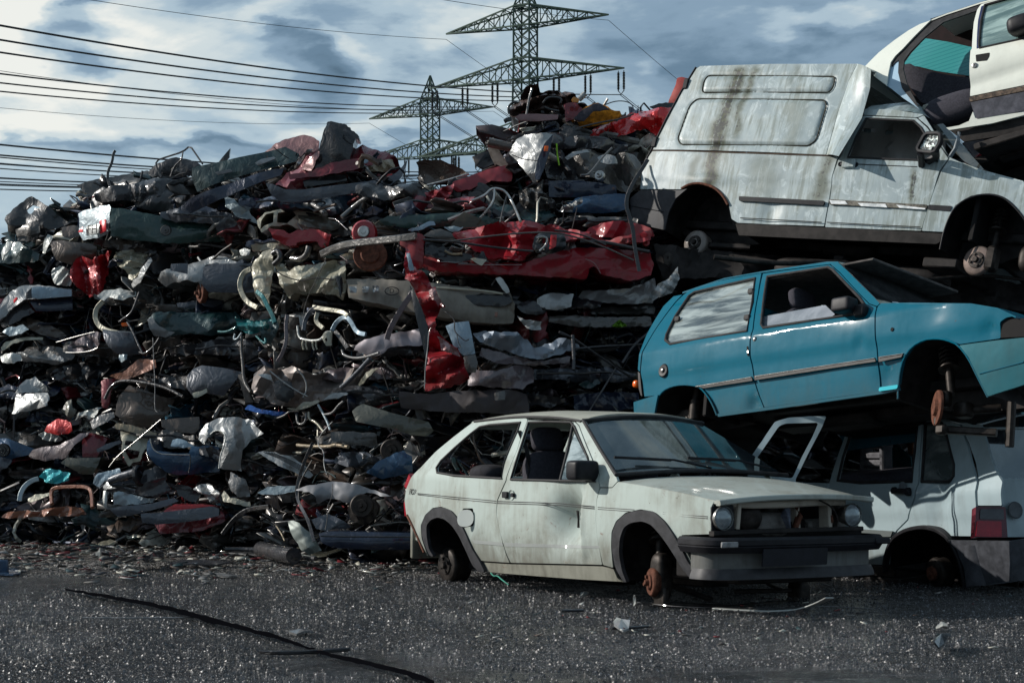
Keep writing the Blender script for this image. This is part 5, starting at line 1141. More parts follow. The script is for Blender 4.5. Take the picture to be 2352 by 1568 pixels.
    o = S_('roof_rail_beam', 'car sill', 'second long navy beam slanting beneath the dark car side on the crest', [(406, 478), (440, 455), (517, 426), (627, 388), (651, 386), (645, 402), (572, 432), (517, 455), (430, 490)], 'navy', dY=-.6, tx=-.2, amp=.012, bulge=.1)
    S_('crumpled_panel', 'panel', 'dark blue wedge of bodywork below the second navy beam on the left crest', [(390, 490), (450, 478), (560, 450), (640, 420), (620, 460), (540, 480), (420, 505)], 'navy', dY=-.1, tz=.5)
    S_('car_roof', 'car roof', 'faded pink-maroon dented car roof at the summit of the left crest', cB([(330, 330), (420, 260), (500, 230), (580, 205), (660, 186), (730, 205), (792, 242), (770, 330), (700, 370), (620, 410), (520, 350), (420, 345)]), 'faded', dY=.15, tz=.6, amp=.02, tx=-.3)
    o = S_('black_plastic_case', 'plastic case', 'tall near-black boxy shell standing up above the maroon wreck', cB([(860, 85), (885, 78), (960, 88), (1020, 100), (1025, 118), (1048, 128), (1046, 150), (1085, 165), (1125, 200), (1118, 217), (1095, 217), (1070, 300), (1040, 420), (990, 440), (850, 490), (738, 500), (755, 420), (772, 340), (800, 250), (832, 150)]), 'black', dY=-.25, amp=.02, th=.35, bulge=.08, f=1.4)
    sheet('moulded_edge', cB([(862, 84), (880, 95), (840, 180), (832, 170)]), 'grey', dY=-.45, parent=o, amp=.004, th=.01, Y=face(760, 340))
    sheet('moulded_step', cB([(1000, 130), (1120, 205), (1112, 218), (985, 150)]), 'char', dY=-.42, parent=o, amp=.004, th=.01, Y=face(760, 340))
    mw = S_('crushed_car', 'car wreck', 'flattened maroon car below the tall black shell on the crest', cB([(520, 500), (620, 470), (700, 370), (790, 305), (900, 300), (1080, 288), (1150, 258), (1250, 310), (1350, 348), (1440, 385), (1462, 430), (1450, 525), (1300, 565), (1100, 600), (700, 650), (540, 640), (420, 600)]), 'maroon', dY=0, th=1.2, amp=.06, tz=.3)
    sheet('bonnet', cB([(530, 515), (700, 495), (850, 440), (1000, 400), (1170, 368), (1232, 385), (1238, 440), (1140, 462), (1000, 500), (700, 545), (540, 552)]), 'maroon', dY=-.28, parent=mw, amp=.02, Y=face(800, 370))
    sheet('grille_slot', cB([(650, 570), (800, 540), (1010, 512), (1022, 570), (850, 600), (665, 622)]), 'black', dY=-.22, parent=mw, amp=.005, Y=face(800, 370))
    sheet('torn_edge', cB([(1180, 400), (1300, 390), (1400, 400), (1430, 470), (1340, 500), (1200, 490)]), 'tan', dY=-.2, parent=mw, amp=.05, Y=face(800, 370), f=5)
    sheet('crumpled_roof', cB([(640, 480), (700, 380), (790, 320), (760, 440), (720, 492)]), 'faded', dY=-.2, parent=mw, amp=.05, Y=face(800, 370), tx=-.7)
    sheet('broken_lamp', cB([(1330, 520), (1400, 510), (1395, 535), (1335, 545)]), 'bred', dY=-.22, parent=mw, amp=.01, Y=face(800, 370))
    disc('oval_emblem', *cB([(1170, 400)])[0], .035, (0, -1, .2), 'lblue', dY=-.35, parent=mw, prof=[(0, .004), (.03, .004), (.035, 0)], Y=face(800, 370))
    o = S_('bumper', 'bumper', 'long blue-grey bumper slung under the flattened maroon car', cB([(340, 592), (400, 600), (500, 645), (640, 650), (780, 635), (1000, 610), (1200, 582), (1380, 545), (1440, 500), (1480, 450), (1525, 385), (1512, 450), (1480, 540), (1430, 600), (1300, 650), (1000, 695), (800, 725), (560, 755), (460, 745), (380, 680)]), 'slate', dY=-.42, amp=.008, bulge=.12, th=.1, Y=face(800, 420))
    S_('boot_lid', 'boot lid', 'brown-grey upturned boot lid in front of the farther pylon', cB([(1600, 410), (1690, 393), (1850, 408), (1960, 455), (2035, 512), (1900, 560), (1720, 612), (1630, 592), (1618, 500)]), 'brown', dY=.1, tx=-.4, tz=-.4, amp=.02, bulge=-.08)
    rod('lid_edge', cB([(1690, 608), (1850, 570), (2040, 512)]), .02, 'silver', dY=-.1) and None
    E0 = C.objects[-1]; T(E0, 'bright metal rim running along the lower edge of the upturned brown boot lid', 'metal rim')
    # ---- dark green estate ----
    ge = S_('crushed_car', 'car wreck', 'dark green crushed car with its number plate and red lamps facing left', cA([(935, 800), (1000, 798), (1200, 838), (1450, 888), (1700, 928), (1812, 968), (1832, 1010), (1905, 1068), (1700, 1085), (1520, 1097), (1400, 1097), (1100, 1062), (930, 1032), (922, 900)]), 'green', dY=-.55, amp=.02, bulge=.10, th=1.3)
    sheet('rear_panel', cA([(655, 842), (790, 798), (912, 766), (925, 800), (918, 900), (900, 1015), (800, 1050), (692, 1070), (660, 1000), (665, 920)]), 'pale', dY=-.5, parent=ge, tx=-.9, amp=.02, Y=face(330, 500))
    sheet('number_plate', cA([(720, 955), (830, 930), (822, 1008), (722, 1032)]), 'white', dY=-.66, parent=ge, amp=.004, tx=-.9, Y=face(330, 500))
    sheet('red_lamp', cA([(830, 905), (886, 892), (886, 988), (834, 1016)]), 'bred', dY=-.72, parent=ge, amp=.004, tx=-.9, Y=face(330, 500), m=simple('bright_red_lamp', (.6, .01, .02), .3, coat=.4))
    sheet('red_lamp', cA([(650, 1000), (690, 952), (694, 1000)]), 'bred', dY=-.6, parent=ge, amp=.004, tx=-.9, Y=face(330, 500), m=MATS['bright_red_lamp'])
    p = at(*cA([(772, 980)])[0], face(330, 500) - .76); v, f = textmesh('FH', .13, Matrix.Translation(p) @ Matrix.Rotation(R(90), 4, 'X') @ Matrix.Rotation(R(-35), 4, 'Y'))
    q = link('plate_letters', v, f, BLACK, None, False, tuple(ge.location)); q.location = (0, 0, 0); q.parent = ge
    disc('filler_cap', *cA([(1385, 985)])[0], .055, (0, -1, 0), 'dgrey', dY=-.70, parent=ge, Y=face(360, 520))
    sheet('dark_seam', cA([(930, 840), (1030, 850), (1035, 900), (1010, 980), (940, 930)]), 'black', dY=-.68, parent=ge, amp=.02, Y=face(330, 500))
    S_('underbody_panel', 'car floor', 'long brown-grey floor pan under the dark green crushed car', cA([(930, 1060), (1100, 1080), (1400, 1110), (1440, 1150), (1420, 1200), (1200, 1180), (1000, 1150), (920, 1110)]), 'brown', dY=-.35, amp=.02)
    S_('bumper', 'bumper', 'brown-grey slotted bumper at the far left below the number plate', cA([(420, 1075), (520, 1070), (600, 1085), (780, 1100), (812, 1125), (805, 1200), (690, 1270), (620, 1282), (470, 1235), (438, 1160)]), 'brown', dY=-.5, amp=.01, bulge=.15)
    S_('bumper', 'bumper', 'grey shelf-like bumper just above the brown-grey slotted one', cA([(510, 960), (600, 945), (660, 955), (670, 1030), (600, 1060), (520, 1030)]), 'brown', dY=-.45, amp=.02, tz=.6)
    S_('curved_shard', 'panel', 'white curled shard left of the slotted bumper at the far left', cA([(370, 1060), (400, 1020), (450, 1030), (420, 1090), (380, 1180), (350, 1170)]), 'white', dY=-.4, tx=L_)
    S_('teal_panel', 'panel', 'dark teal crushed corner at the far left edge below the black folded wing', cA([(-60, 1120), (60, 1070), (150, 1080), (330, 1180), (320, 1240), (120, 1260), (-60, 1260)]), 'dteal', dY=-.3, tx=-.5, amp=.06)
    S_('curved_shard', 'panel', 'pale glinting corner shard on top of the dark teal piece at the left edge', cA([(10, 1180), (60, 1080), (95, 1075), (90, 1130), (40, 1200), (20, 1240)]), 'white', dY=-.45, tx=-.8)
    S_('red_sheet', 'panel', 'crimson folded sheet between the slotted bumper and the pleated white metal', cA([(598, 1350), (632, 1225), (680, 1198), (780, 1240), (850, 1185), (945, 1152), (905, 1290), (880, 1420), (850, 1530), (740, 1545), (640, 1450)]), 'red', dY=-.5, tx=-.4, amp=.09, f=3.5)
    S_('pleated_sheet', 'panel', 'pleated white and green-grey sheet right of the crimson folded sheet', cA([(955, 1160), (1100, 1155), (1245, 1190), (1215, 1290), (1190, 1360), (1105, 1445), (1050, 1320), (980, 1280)]), 'cream', dY=-.45, tx=-.3, amp=.12, f=5)
    S_('white_shards', 'panel', 'white and rusty torn corner left of the crimson folded sheet', cA([(440, 1310), (500, 1280), (560, 1300), (600, 1400), (590, 1450), (470, 1440), (430, 1380)]), 'white', dY=-.55, tx=-.5, amp=.08, f=5)
    S_('silver_hinge_piece', 'panel', 'bright silver elbow shaped piece hanging below the pleated white sheet', cA([(1090, 1440), (1150, 1370), (1210, 1280), (1260, 1200), (1275, 1240), (1220, 1340), (1180, 1420), (1110, 1465)]), 'silver', dY=-.65, tx=-.7, amp=.03)
    so = S_('crushed_car', 'car wreck', 'silver nosed car with a wheel showing, right of the pleated white sheet', cA([(1330, 1400), (1370, 1340), (1570, 1272), (1700, 1230), (1790, 1198), (1870, 1200), (2000, 1258), (2110, 1262), (2110, 1480), (2000, 1500), (1820, 1500), (1700, 1480), (1680, 1430), (1580, 1412), (1450, 1425), (1385, 1462)]), 'silver', dY=-.5, amp=.05, tx=-.3, bulge=.12, th=1.1)
    sheet('dark_flank', cA([(1700, 1290), (1800, 1265), (2010, 1262), (2130, 1262), (2130, 1500), (2000, 1508), (1740, 1500), (1690, 1440)]), 'slate', dY=-.75, parent=so, amp=.01, bulge=.08, Y=face(500, 630))
    sheet('blue_grey_headlamp', cA([(1430, 1265), (1570, 1260), (1565, 1350), (1425, 1320)]), 'slate', dY=-.72, parent=so, amp=.01, Y=face(500, 630))
    disc('wheel', *cA([(1668, 1510)])[0], .10, (-.85, -.5, 0), RUST, dY=-.55, parent=so)
    S_('crumpled_panel', 'panel', 'green-grey glassy fold of bodywork right of the dark green crushed car', cA([(1870, 690), (1960, 730), (2091, 830), (2180, 950), (2080, 900), (1980, 870), (1930, 820), (1880, 780)]), 'pale', dY=-.4, tx=-.2, amp=.05)
    S_('crumpled_panel', 'panel', 'dark seat shell lying right of the filler cap of the dark green car', cA([(1800, 960), (1880, 870), (1960, 880), (2000, 960), (2050, 1010), (1900, 1020), (1820, 1000)]), 'char', dY=-.45, amp=.05)
    # ---- second band from the left ----
    ws = S_('crushed_car', 'car wreck', 'silver-lilac car tail at the left edge with a small red lamp', cD([(-40, 300), (0, 265), (120, 145), (215, 92), (330, 90), (640, 125), (640, 188), (350, 216), (230, 222), (110, 300), (20, 380), (-40, 430)]), 'silver', dY=-.6, amp=.02, tx=-.3, bulge=.08, th=1.2, tz=.5)
    sheet('lilac_lid', cD([(285, 108), (345, 100), (640, 130), (640, 188), (350, 214), (285, 205)]), 'lblue', dY=-.8, parent=ws, amp=.008, Y=face(80, 670)); sheet('dark_gap', cD([(232, 165), (285, 110), (283, 206), (228, 214)]), 'black', dY=-.8, parent=ws, amp=.005, Y=face(80, 670))
    sheet('red_lamp', cD([(118, 222), (150, 195), (155, 215), (124, 252)]), 'bred', dY=-.85, parent=ws, amp=.004, m=MATS['bright_red_lamp'], Y=face(80, 670), tx=-.5)
    S_('bumper', 'bumper', 'dark navy bumper bar beneath the silver-lilac car tail', cD([(262, 232), (450, 215), (650, 200), (650, 312), (450, 325), (322, 322)]), 'navy', dY=-.55, amp=.01, bulge=.06)
    S_('door_panel', 'car door', 'charcoal slanting door below the silver-lilac car tail', cD([(0, 380), (120, 290), (240, 240), (310, 330), (230, 370), (130, 430), (30, 470), (0, 450)]), 'char', dY=-.5, tx=-.3, amp=.02)
    S_('crumpled_panel', 'panel', 'pale green-white wedge at the left edge under the charcoal door', cD([(20, 505), (60, 475), (200, 445), (262, 482), (200, 520), (80, 548)]), 'pale', dY=-.6, tz=.7, tx=-.3)
    S_('roof_pan', 'car roof', 'broad brown-grey plain sheet sloping down right of the pale wedge', cD([(230, 380), (330, 400), (500, 470), (600, 540), (560, 580), (380, 540), (260, 480)]), 'brown', dY=-.35, amp=.02)
    S_('white_arch_panel', 'panel', 'ragged white plate with a round hole mark above the cream hoop', cD([(870, 185), (910, 142), (1060, 120), (1222, 150), (1212, 186), (1100, 228), (970, 198), (925, 235)]), 'white', dY=-.65, tx=-.3, tz=.7, amp=.04)
    T(rod('body_hoop', cD([(925, 235), (862, 300), (852, 385), (885, 455), (960, 500), (1060, 520)]), .05, 'cream', dY=-.65, prof=rectp(.13, .05)), 'cream curved hoop of bodywork left of the orange indicator', 'body pillar')
    nv = S_('bumper', 'bumper', 'navy bumper shell holding an orange indicator', cD([(905, 478), (1000, 498), (1190, 505), (1215, 600), (1262, 700), (1150, 722), (1050, 702), (978, 640), (935, 560)]), 'slate', dY=-.7, tx=-.1, amp=.01, bulge=.15)
    rod('chrome_edge', cD([(915, 490), (1000, 505), (1190, 510)]), .008, STEEL, dY=-.85, parent=nv, Y=face(270, 770))
    sheet('indicator', cD([(1085, 430), (1130, 425), (1172, 452), (1090, 460)]), 'orange', dY=-.8, parent=nv, m=ORANGE, amp=.004, Y=face(270, 770))
    for k, q in enumerate(([(1250, 150), (1215, 250), (1180, 340), (1110, 390), (1070, 420)], [(1140, 420), (1190, 500), (1230, 600), (1280, 700)], [(1430, 560), (1380, 640), (1300, 710), (1250, 690)])):
        T(rod('rubber_seal', cD(q), .022, 'char', dY=-.85), ['black rubber seal looping down onto the orange indicator', 'black rubber seal draped over the navy bumper shell', 'grey tube curling up right of the navy bumper shell'][k], 'rubber seal')
    tb = S_('crushed_car', 'car wreck', 'long dark teal-blue car side lying flat right of the orange indicator', cD([(1330, 385), (1380, 350), (1430, 328), (1530, 332), (1800, 335), (2110, 330), (2150, 370), (2145, 500), (1900, 545), (1700, 520), (1500, 545), (1400, 450)]), 'dteal', dY=-.55, amp=.03, bulge=.10, th=1.1)
    sheet('torn_front', cD([(1310, 400), (1360, 380), (1430, 450), (1560, 520), (1480, 560), (1380, 540)]), 'grey', dY=-.75, parent=tb, amp=.05, Y=face(440, 740))
    S_('crumpled_panel', 'panel', 'dark grey slab above the long dark teal-blue car side', cD([(1580, 250), (1800, 225), (1980, 225), (2000, 280), (1700, 300), (1590, 290)]), 'slate', dY=-.3, amp=.02)
    S_('dash_panel', 'panel', 'white-grey rectangular recess plate at the left edge of the middle band', cD([(210, 690), (240, 650), (330, 640), (440, 630), (700, 680), (640, 760), (500, 770), (400, 785), (215, 780)]), 'dgrey', dY=-.4, amp=.02, tx=-.4)
    S_('white_bar', 'metal strip', 'pale curved bar at the left edge over the recess plate', cD([(0, 650), (60, 600), (150, 570), (260, 555), (380, 560), (380, 580), (250, 580), (120, 610), (20, 680)]), 'cream', dY=-.6, tz=.5, amp=.02)
    S_('white_lamp', 'panel', 'small white bent lamp housing at the left edge beside the recess plate', cD([(0, 720), (60, 700), (170, 705), (190, 760), (120, 790), (20, 790)]), 'white', dY=-.6, tx=-.7, amp=.06)
    S_('maroon_shell', 'panel', 'mauve crumpled shell left of the navy bumper shell', cD([(600, 640), (700, 570), (840, 505), (900, 520), (900, 620), (860, 670), (750, 700), (620, 690)]), 'mauve', dY=-.6, amp=.08, f=4, tx=-.4)
    T(rod('chrome_strip', cD([(505, 602), (650, 560), (740, 535), (850, 510)]), .012, STEEL, dY=-.85), 'thin bright strip pointing left above the mauve crumpled shell', 'metal strip')
    T(rod('chrome_strip', cD([(590, 694), (720, 695), (820, 680), (880, 650)]), .014, STEEL, dY=-.85), 'thin bright strip along the foot of the mauve crumpled shell', 'metal strip')
    S_('wheel_arch_liner', 'plastic liner', 'big dark oval liner in the left part of the middle band', cD([(440, 900), (520, 830), (650, 790), (850, 780), (1000, 830), (930, 900), (800, 940), (600, 950), (470, 935)]), 'black', dY=-.5, amp=.06, f=4, tz=.6)
    st = S_('folded_panel', 'panel', 'silver panel folded into a triangle at the left of the middle band', cD([(140, 1060), (175, 990), (235, 940), (312, 905), (360, 960), (420, 1000), (440, 1040)]), 'silver', dY=-.65, tx=-.2, amp=.05, f=2)
    S_('folded_panel', 'panel', 'bright lower half of the silver folded panel with a glinting tip', cD([(138, 1068), (300, 1060), (425, 1046), (445, 1110), (430, 1165), (300, 1205), (110, 1245), (120, 1180)]), 'silver', dY=-.7, tx=-.6, tz=.3, amp=.06)
    S_('terracotta_moulding', 'plastic moulding', 'terracotta coloured plastic moulding with slots in the middle left', cD([(980, 900), (1030, 885), (1105, 870), (1150, 830), (1250, 752), (1385, 752), (1400, 830), (1200, 912), (1110, 945), (1040, 925)]), 'terra', dY=-.75, tx=-.4, amp=.03)
    S_('white_grid', 'plastic grid', 'small white slotted grid above the terracotta moulding', cD([(1068, 710), (1135, 705), (1130, 760), (1085, 785), (1066, 760)]), 'pale', dY=-.7, tx=-.5, amp=.03, f=6)
    S_('brown_trunk', 'car body', 'dark brown box of bodywork below the terracotta moulding', cD([(1030, 1250), (1045, 1160), (1080, 1080), (1150, 985), (1330, 1040), (1560, 1120), (1520, 1220), (1480, 1290), (1345, 1372), (1200, 1345), (1085, 1290)]), 'brown', dY=-.55, amp=.02, th=.6, bulge=.1)
    T(rod('door_seal', cD([(940, 1110), (990, 1000), (1080, 940), (1300, 960), (1500, 1010), (1640, 1090)]), .03, 'black', dY=-.8), 'black rubber door seal arching over the dark brown box', 'rubber seal')
    T(rod('metal_rod', cD([(1370, 560), (1380, 800), (1390, 1000), (1385, 1210), (1410, 1225)]), .008, 'grey', dY=-1.0), 'thin rod hanging vertically in front of the dark brown box', 'rod')
    S_('slate_wing', 'car wing', 'slate blue car wing right of the thin hanging rod', cD([(1680, 900), (1730, 840), (1810, 808), (2000, 830), (2165, 868), (2100, 960), (2005, 1082), (1850, 1060), (1735, 1102), (1670, 1000)]), 'slate', dY=-.6, amp=.012, bulge=.12, tx=-.25)
    S_('white_fleck_strip', 'panel', 'pale flaking strip along the lower edge of the slate blue car wing', cD([(1720, 1060), (1850, 1020), (1858, 1055), (1740, 1105)]), 'cream', dY=-.75, amp=.02)
    S_('red_bonnet_piece', 'panel', 'bright red dome shaped fragment in the lower left of the heap', cD([(400, 1402), (425, 1350), (470, 1310), (530, 1288), (600, 1300), (642, 1322), (645, 1398), (580, 1425), (520, 1432)]), 'bred', dY=-.75, tx=-.5, amp=.03, bulge=.1)
    S_('white_torn_metal', 'panel', 'white torn metal under the bright red dome', cD([(335, 1415), (400, 1405), (520, 1440), (560, 1470), (480, 1500), (400, 1470)]), 'white', dY=-.7, tx=-.5, amp=.08, f=6)
    S_('white_shards', 'panel', 'cluster of white angular shards right of the bright red dome', cD([(668, 1290), (700, 1240), (780, 1200), (912, 1188), (880, 1230), (820, 1305), (760, 1270)]), 'white', dY=-.7, tx=-.6, amp=.09, f=5)
    S_('dark_wedge', 'panel', 'silver and black wedge curling right of the white angular shards', cD([(800, 1320), (900, 1250), (1020, 1225), (1030, 1270), (900, 1345), (830, 1380)]), 'grey', dY=-.7, tx=-.4, tz=.4, amp=.04)
    S_('grey_angular_panel', 'panel', 'grey-green angular plate above the bright red dome', cD([(545, 1200), (600, 1130), (640, 1110), (650, 1180), (690, 1220), (640, 1290), (570, 1240)]), 'olive', dY=-.65, tx=-.5, amp=.06)
    S_('crimson_slab', 'panel', 'dull crimson slab standing left of the dark brown box', cD([(905, 960), (960, 930), (1040, 925), (1010, 1000), (990, 1100), (960, 1200), (912, 1180)]), 'maroon', dY=-.5, amp=.03)
    S_('yellow_beam', 'metal beam', 'yellowish tan beam sloping below the dark brown box', cD([(1020, 1352), (1045, 1322), (1180, 1345), (1340, 1392), (1400, 1410), (1390, 1450), (1300, 1440), (1040, 1372)]), 'tan', dY=-.8, amp=.02, tz=.5)
    T(rod('thin_bar', cG([(1440, 62), (1200, 270), (1050, 390), (975, 490)]), .010, STEEL, dY=-1.05), 'long thin bright rod sloping down to the left in the lower heap', 'rod')
    S_('brown_box_lid', 'panel', 'brown-grey box lid with a bright rim where the long thin rod begins', cG([(1440, 65), (1600, 48), (1785, 35), (1790, 90), (1780, 150), (1740, 190), (1560, 170), (1450, 130)]), 'brown', dY=-.7, amp=.015)
    # ---- lower left ----
    S_('bronze_bumper', 'bumper', 'bronze bumper end with a glowing pointed tip at lower left', cG([(248, 392), (300, 330), (380, 310), (560, 285), (640, 240), (720, 185), (805, 170), (760, 220), (660, 320), (600, 400), (400, 432), (290, 412)]), 'mauve', dY=-.8, tx=-.5, amp=.02, bulge=.1)
    S_('blue_car_corner', 'car wing', 'dusky blue car corner with a round hole at the left edge', cG([(-60, 230), (60, 228), (180, 270), (320, 330), (300, 370), (150, 400), (50, 440), (-60, 420)]), 'blue', dY=-.5, amp=.015, bulge=.1)
    disc('tail_pipe_ring', *cG([(25, 335)])[0], .07, (0, -1, 0), 'black', dY=-.75); T(C.objects[-1], 'black round filler ring on the dusky blue car corner', 'filler ring')
    S_('purple_slab', 'panel', 'grey-violet slab under the dusky blue car corner', cG([(-60, 400), (40, 400), (110, 430), (60, 500), (-60, 520)]), 'slate', dY=-.6, amp=.02)
    S_('maroon_box', 'panel', 'maroon upright slab in the lower heap left of the tan brackets', cG([(740, 200), (820, 180), (960, 240), (870, 400), (800, 400), (735, 395)]), 'maroon', dY=-.65, amp=.02, th=.2)
    S_('brown_tray', 'plastic tray', 'olive brown plastic tray below the maroon upright slab', cG([(600, 400), (690, 410), (720, 405), (900, 400), (880, 470), (830, 550), (740, 552), (640, 500), (540, 450)]), 'olive', dY=-.85, amp=.015, bulge=.08, th=.2)
    S_('grey_rail', 'metal bracket', 'lilac-grey perforated rail right of the maroon upright slab', cG([(865, 325), (960, 280), (1070, 245), (1085, 270), (980, 320), (875, 352)]), 'slate', dY=-.85, amp=.02)
    br = S_('bracket_frame', 'metal frame', 'tan and white bracket frame in the lower heap behind the thin rod', cG([(1075, 165), (1230, 205), (1330, 240), (1310, 330), (1290, 360), (1250, 430), (1180, 460), (1150, 480), (1110, 420), (1090, 330), (1100, 260)]), 'cream', dY=-.75, amp=.03, holes=[cG([(1130, 250), (1200, 255), (1190, 300), (1120, 290)]), cG([(1110, 320), (1260, 345), (1240, 400), (1160, 420)])])
    bc = S_('crushed_car', 'car wreck', 'dark blue boat-shaped car body in the lower heap', cG([(1320, 265), (1345, 228), (1380, 300), (1400, 340), (1480, 352), (1700, 368), (1720, 300), (1962, 298), (1965, 520), (1800, 545), (1640, 560), (1500, 542), (1370, 432), (1330, 350)]), 'blue', dY=-.75, amp=.02, bulge=.12, th=1.0)
    rod('chrome_rim', cG([(1345, 230), (1365, 320), (1420, 365), (1500, 375), (1700, 378)]), .012, STEEL, dY=-1.0, parent=bc, Y=face(420, 1050)); rod('black_strip', cG([(1700, 370), (1710, 430), (1690, 540)]), .008, 'black', dY=-.98, parent=bc, Y=face(420, 1050))
    S_('pale_blue_fold', 'panel', 'pale blue folded sheet lying on the dark blue boat-shaped body', cG([(1525, 300), (1550, 240), (1590, 228), (1680, 255), (1740, 300), (1680, 315), (1590, 305)]), 'lblue', dY=-.95, tz=.7, amp=.03)
    S_('silver_wing', 'car wing', 'silver arched wing with a deep wheel cut right of the dark blue body', cG([(1770, 230), (1800, 160), (1850, 100), (1950, 52), (2100, 32), (2240, 62), (2370, 190), (2250, 240), (2180, 330), (2150, 430), (2160, 520), (1960, 500), (1975, 380), (2020, 260), (2025, 200), (1990, 165), (1930, 160), (1880, 200), (1835, 282)]), 'silver', dY=-.9, tx=-.3, amp=.05, bulge=.1)
    T(rod('white_edge', cG([(1962, 500), (1975, 380), (2022, 260), (2022, 195), (1985, 162), (1925, 158), (1885, 195)]), .012, 'white', dY=-1.12), 'bright white edge tracing the wheel cut of the silver arched wing', 'metal edge')
    T(rod('silver_tube', cG([(965, 618), (1050, 580), (1150, 550), (1268, 515)]), .10, 'slate', dY=-.8, it=0, prof=circ(.10, 20)), 'fat grey cylinder lying above the glossy bumper in the lower left', 'cylinder')
    disc('tube_mouth', *cG([(1262, 560)])[0], .10, (.9, -.35, .2), 'black', dY=-.85, prof=[(0, -.02), (.06, -.02), (.09, .01), (.105, 0), (.11, -.03)]); T(C.objects[-1], 'dark open mouth at the right end of the fat grey cylinder', 'pipe end')
    S_('silver_tip', 'panel', 'glinting silver triangular tip left of the fat grey cylinder', cG([(915, 665), (960, 610), (990, 660), (1050, 672), (940, 690)]), 'silver', dY=-.9, tx=-.8, amp=.04)
    S_('glossy_bumper', 'bumper', 'glossy black and blue-white bumper sweeping up to the right at the foot of the heap', cG([(975, 860), (1100, 835), (1200, 828), (1360, 812), (1480, 780), (1560, 762), (1600, 790), (1480, 840), (1300, 888), (1150, 925), (1050, 932)]), 'slate', dY=-1.0, amp=.008, bulge=.08)
    S_('blue_grey_panel', 'panel', 'blue-grey creased panel above the glossy sweeping bumper', cG([(1020, 720), (1060, 700), (1200, 740), (1400, 770), (1360, 805), (1200, 822), (1015, 830)]), 'pale', dY=-.75, amp=.05)
    S_('dark_panel', 'panel', 'charcoal broad panel right of the fat grey cylinder', cG([(1300, 520), (1400, 480), (1500, 520), (1490, 620), (1540, 700), (1400, 760), (1200, 720), (1240, 640)]), 'char', dY=-.7, amp=.03)
    S_('silver_folds', 'panel', 'silver shards above the crimson block in the lower heap', cG([(1740, 680), (1800, 630), (1900, 650), (1975, 710), (1960, 780), (1880, 800), (1850, 730), (1780, 720)]), 'silver', dY=-.85, tx=-.5, amp=.08, f=5)
    S_('dark_mouth', 'panel', 'dark hollow scoop of bodywork left of the silver shards in the lower heap', cG([(1540, 660), (1600, 640), (1700, 660), (1800, 720), (1760, 790), (1700, 800), (1600, 740)]), 'black', dY=-.8, amp=.03, bulge=-.08)
    rb = S_('crushed_car', 'car wreck', 'crimson car corner with a broad navy bumper at the foot of the heap', cG([(1478, 868), (1560, 822), (1760, 822), (1930, 835), (2010, 900), (2020, 970), (1800, 1062), (1600, 1072), (1430, 1082), (1380, 1000)]), 'maroon', dY=-.75, amp=.02, th=.8)
    sheet('bumper', cG([(1262, 902), (1380, 900), (1480, 888), (1700, 862), (1900, 840), (1962, 862), (1962, 922), (1800, 960), (1600, 985), (1400, 1002), (1272, 985)]), 'slate', dY=-1.05, parent=rb, amp=.006, bulge=.07, th=.12, Y=face(420, 1190))
    sheet('red_top', cG([(1480, 866), (1560, 822), (1800, 820), (1925, 832), (1700, 858)]), 'bred', dY=-.9, parent=rb, amp=.01, Y=face(420, 1190))
    S_('cyan_fold', 'panel', 'bright cyan folded plastic near the foot of the heap at the left', cG([(348, 572), (400, 520), (440, 495), (540, 520), (645, 550), (620, 608), (500, 636), (400, 622)]), 'cyan', dY=-.9, tx=-.3, tz=.5, amp=.08, f=5)
    T(rod('wheel_arch', cG([(175, 790), (185, 720), (225, 650), (290, 605), (345, 590)]), .05, 'pale', dY=-.95, prof=rectp(.12, .05)), 'pale blue wheel arch rim left of the cyan folded plastic', 'wheel arch')
    T(rod('seat_frame', cG([(465, 820), (455, 700), (500, 668), (650, 660), (780, 662), (822, 705), (828, 850)]), .04, 'terra', dY=-.95, prof=rectp(.09, .07)), 'brown rounded arch of a seat frame below the cyan plastic', 'seat frame')
    S_('pink_strips', 'panel', 'pinkish brown strips lying flat at the left foot of the heap', cG([(10, 940), (60, 892), (200, 876), (350, 880), (450, 848), (600, 838), (745, 850), (775, 905), (700, 925), (400, 930), (150, 945)]), 'terra', dY=-.9, tz=.9, amp=.04, f=4)
    S_('glinting_strip', 'panel', 'glinting yellow-white strip between the pale arch rim and the seat frame', cG([(245, 775), (320, 735), (440, 715), (445, 735), (340, 780), (255, 802)]), 'cream', dY=-1.0, tx=-.5, tz=.6, amp=.03)
    S_('lilac_sheet', 'panel', 'pale lilac bent sheet right of the cyan folded plastic', cG([(830, 640), (870, 545), (980, 520), (1070, 492), (1075, 530), (960, 600), (880, 660)]), 'lblue', dY=-.85, tx=-.4, amp=.05)
    S_('white_drum', 'panel', 'dull white upright drum side above the glossy sweeping bumper', cG([(925, 700), (950, 695), (960, 760), (955, 850), (930, 845), (920, 770)]), 'white', dY=-.95, tx=-.5, amp=.01)
    # ---- centre: cream wreck ----
    cw = S_('crushed_car', 'car wreck', 'cream crumpled car boot bent over in the middle of the heap', cE([(438, 150), (470, 120), (500, 105), (570, 190), (640, 150), (760, 150), (840, 120), (905, 98), (1062, 88), (1088, 132), (1088, 260), (1080, 380), (1050, 440), (1030, 440), (1000, 400), (900, 402), (860, 385), (760, 390), (640, 380), (600, 400), (582, 432), (530, 360), (482, 262)]), 'cream', dY=-.8, tx=-.45, tz=.15, amp=.10, f=3.0, bulge=.12, th=.5)
    rod('lid_seam', cE([(460, 190), (520, 230), (620, 265), (700, 280), (800, 245), (980, 268)]), .010, 'brown', dY=-1.05, parent=cw, Y=face(720, 640))
    sheet('torn_corner', cE([(985, 230), (1040, 225), (1060, 300), (1040, 430), (1010, 330)]), 'black', dY=-1.02, parent=cw, amp=.03, Y=face(720, 640))
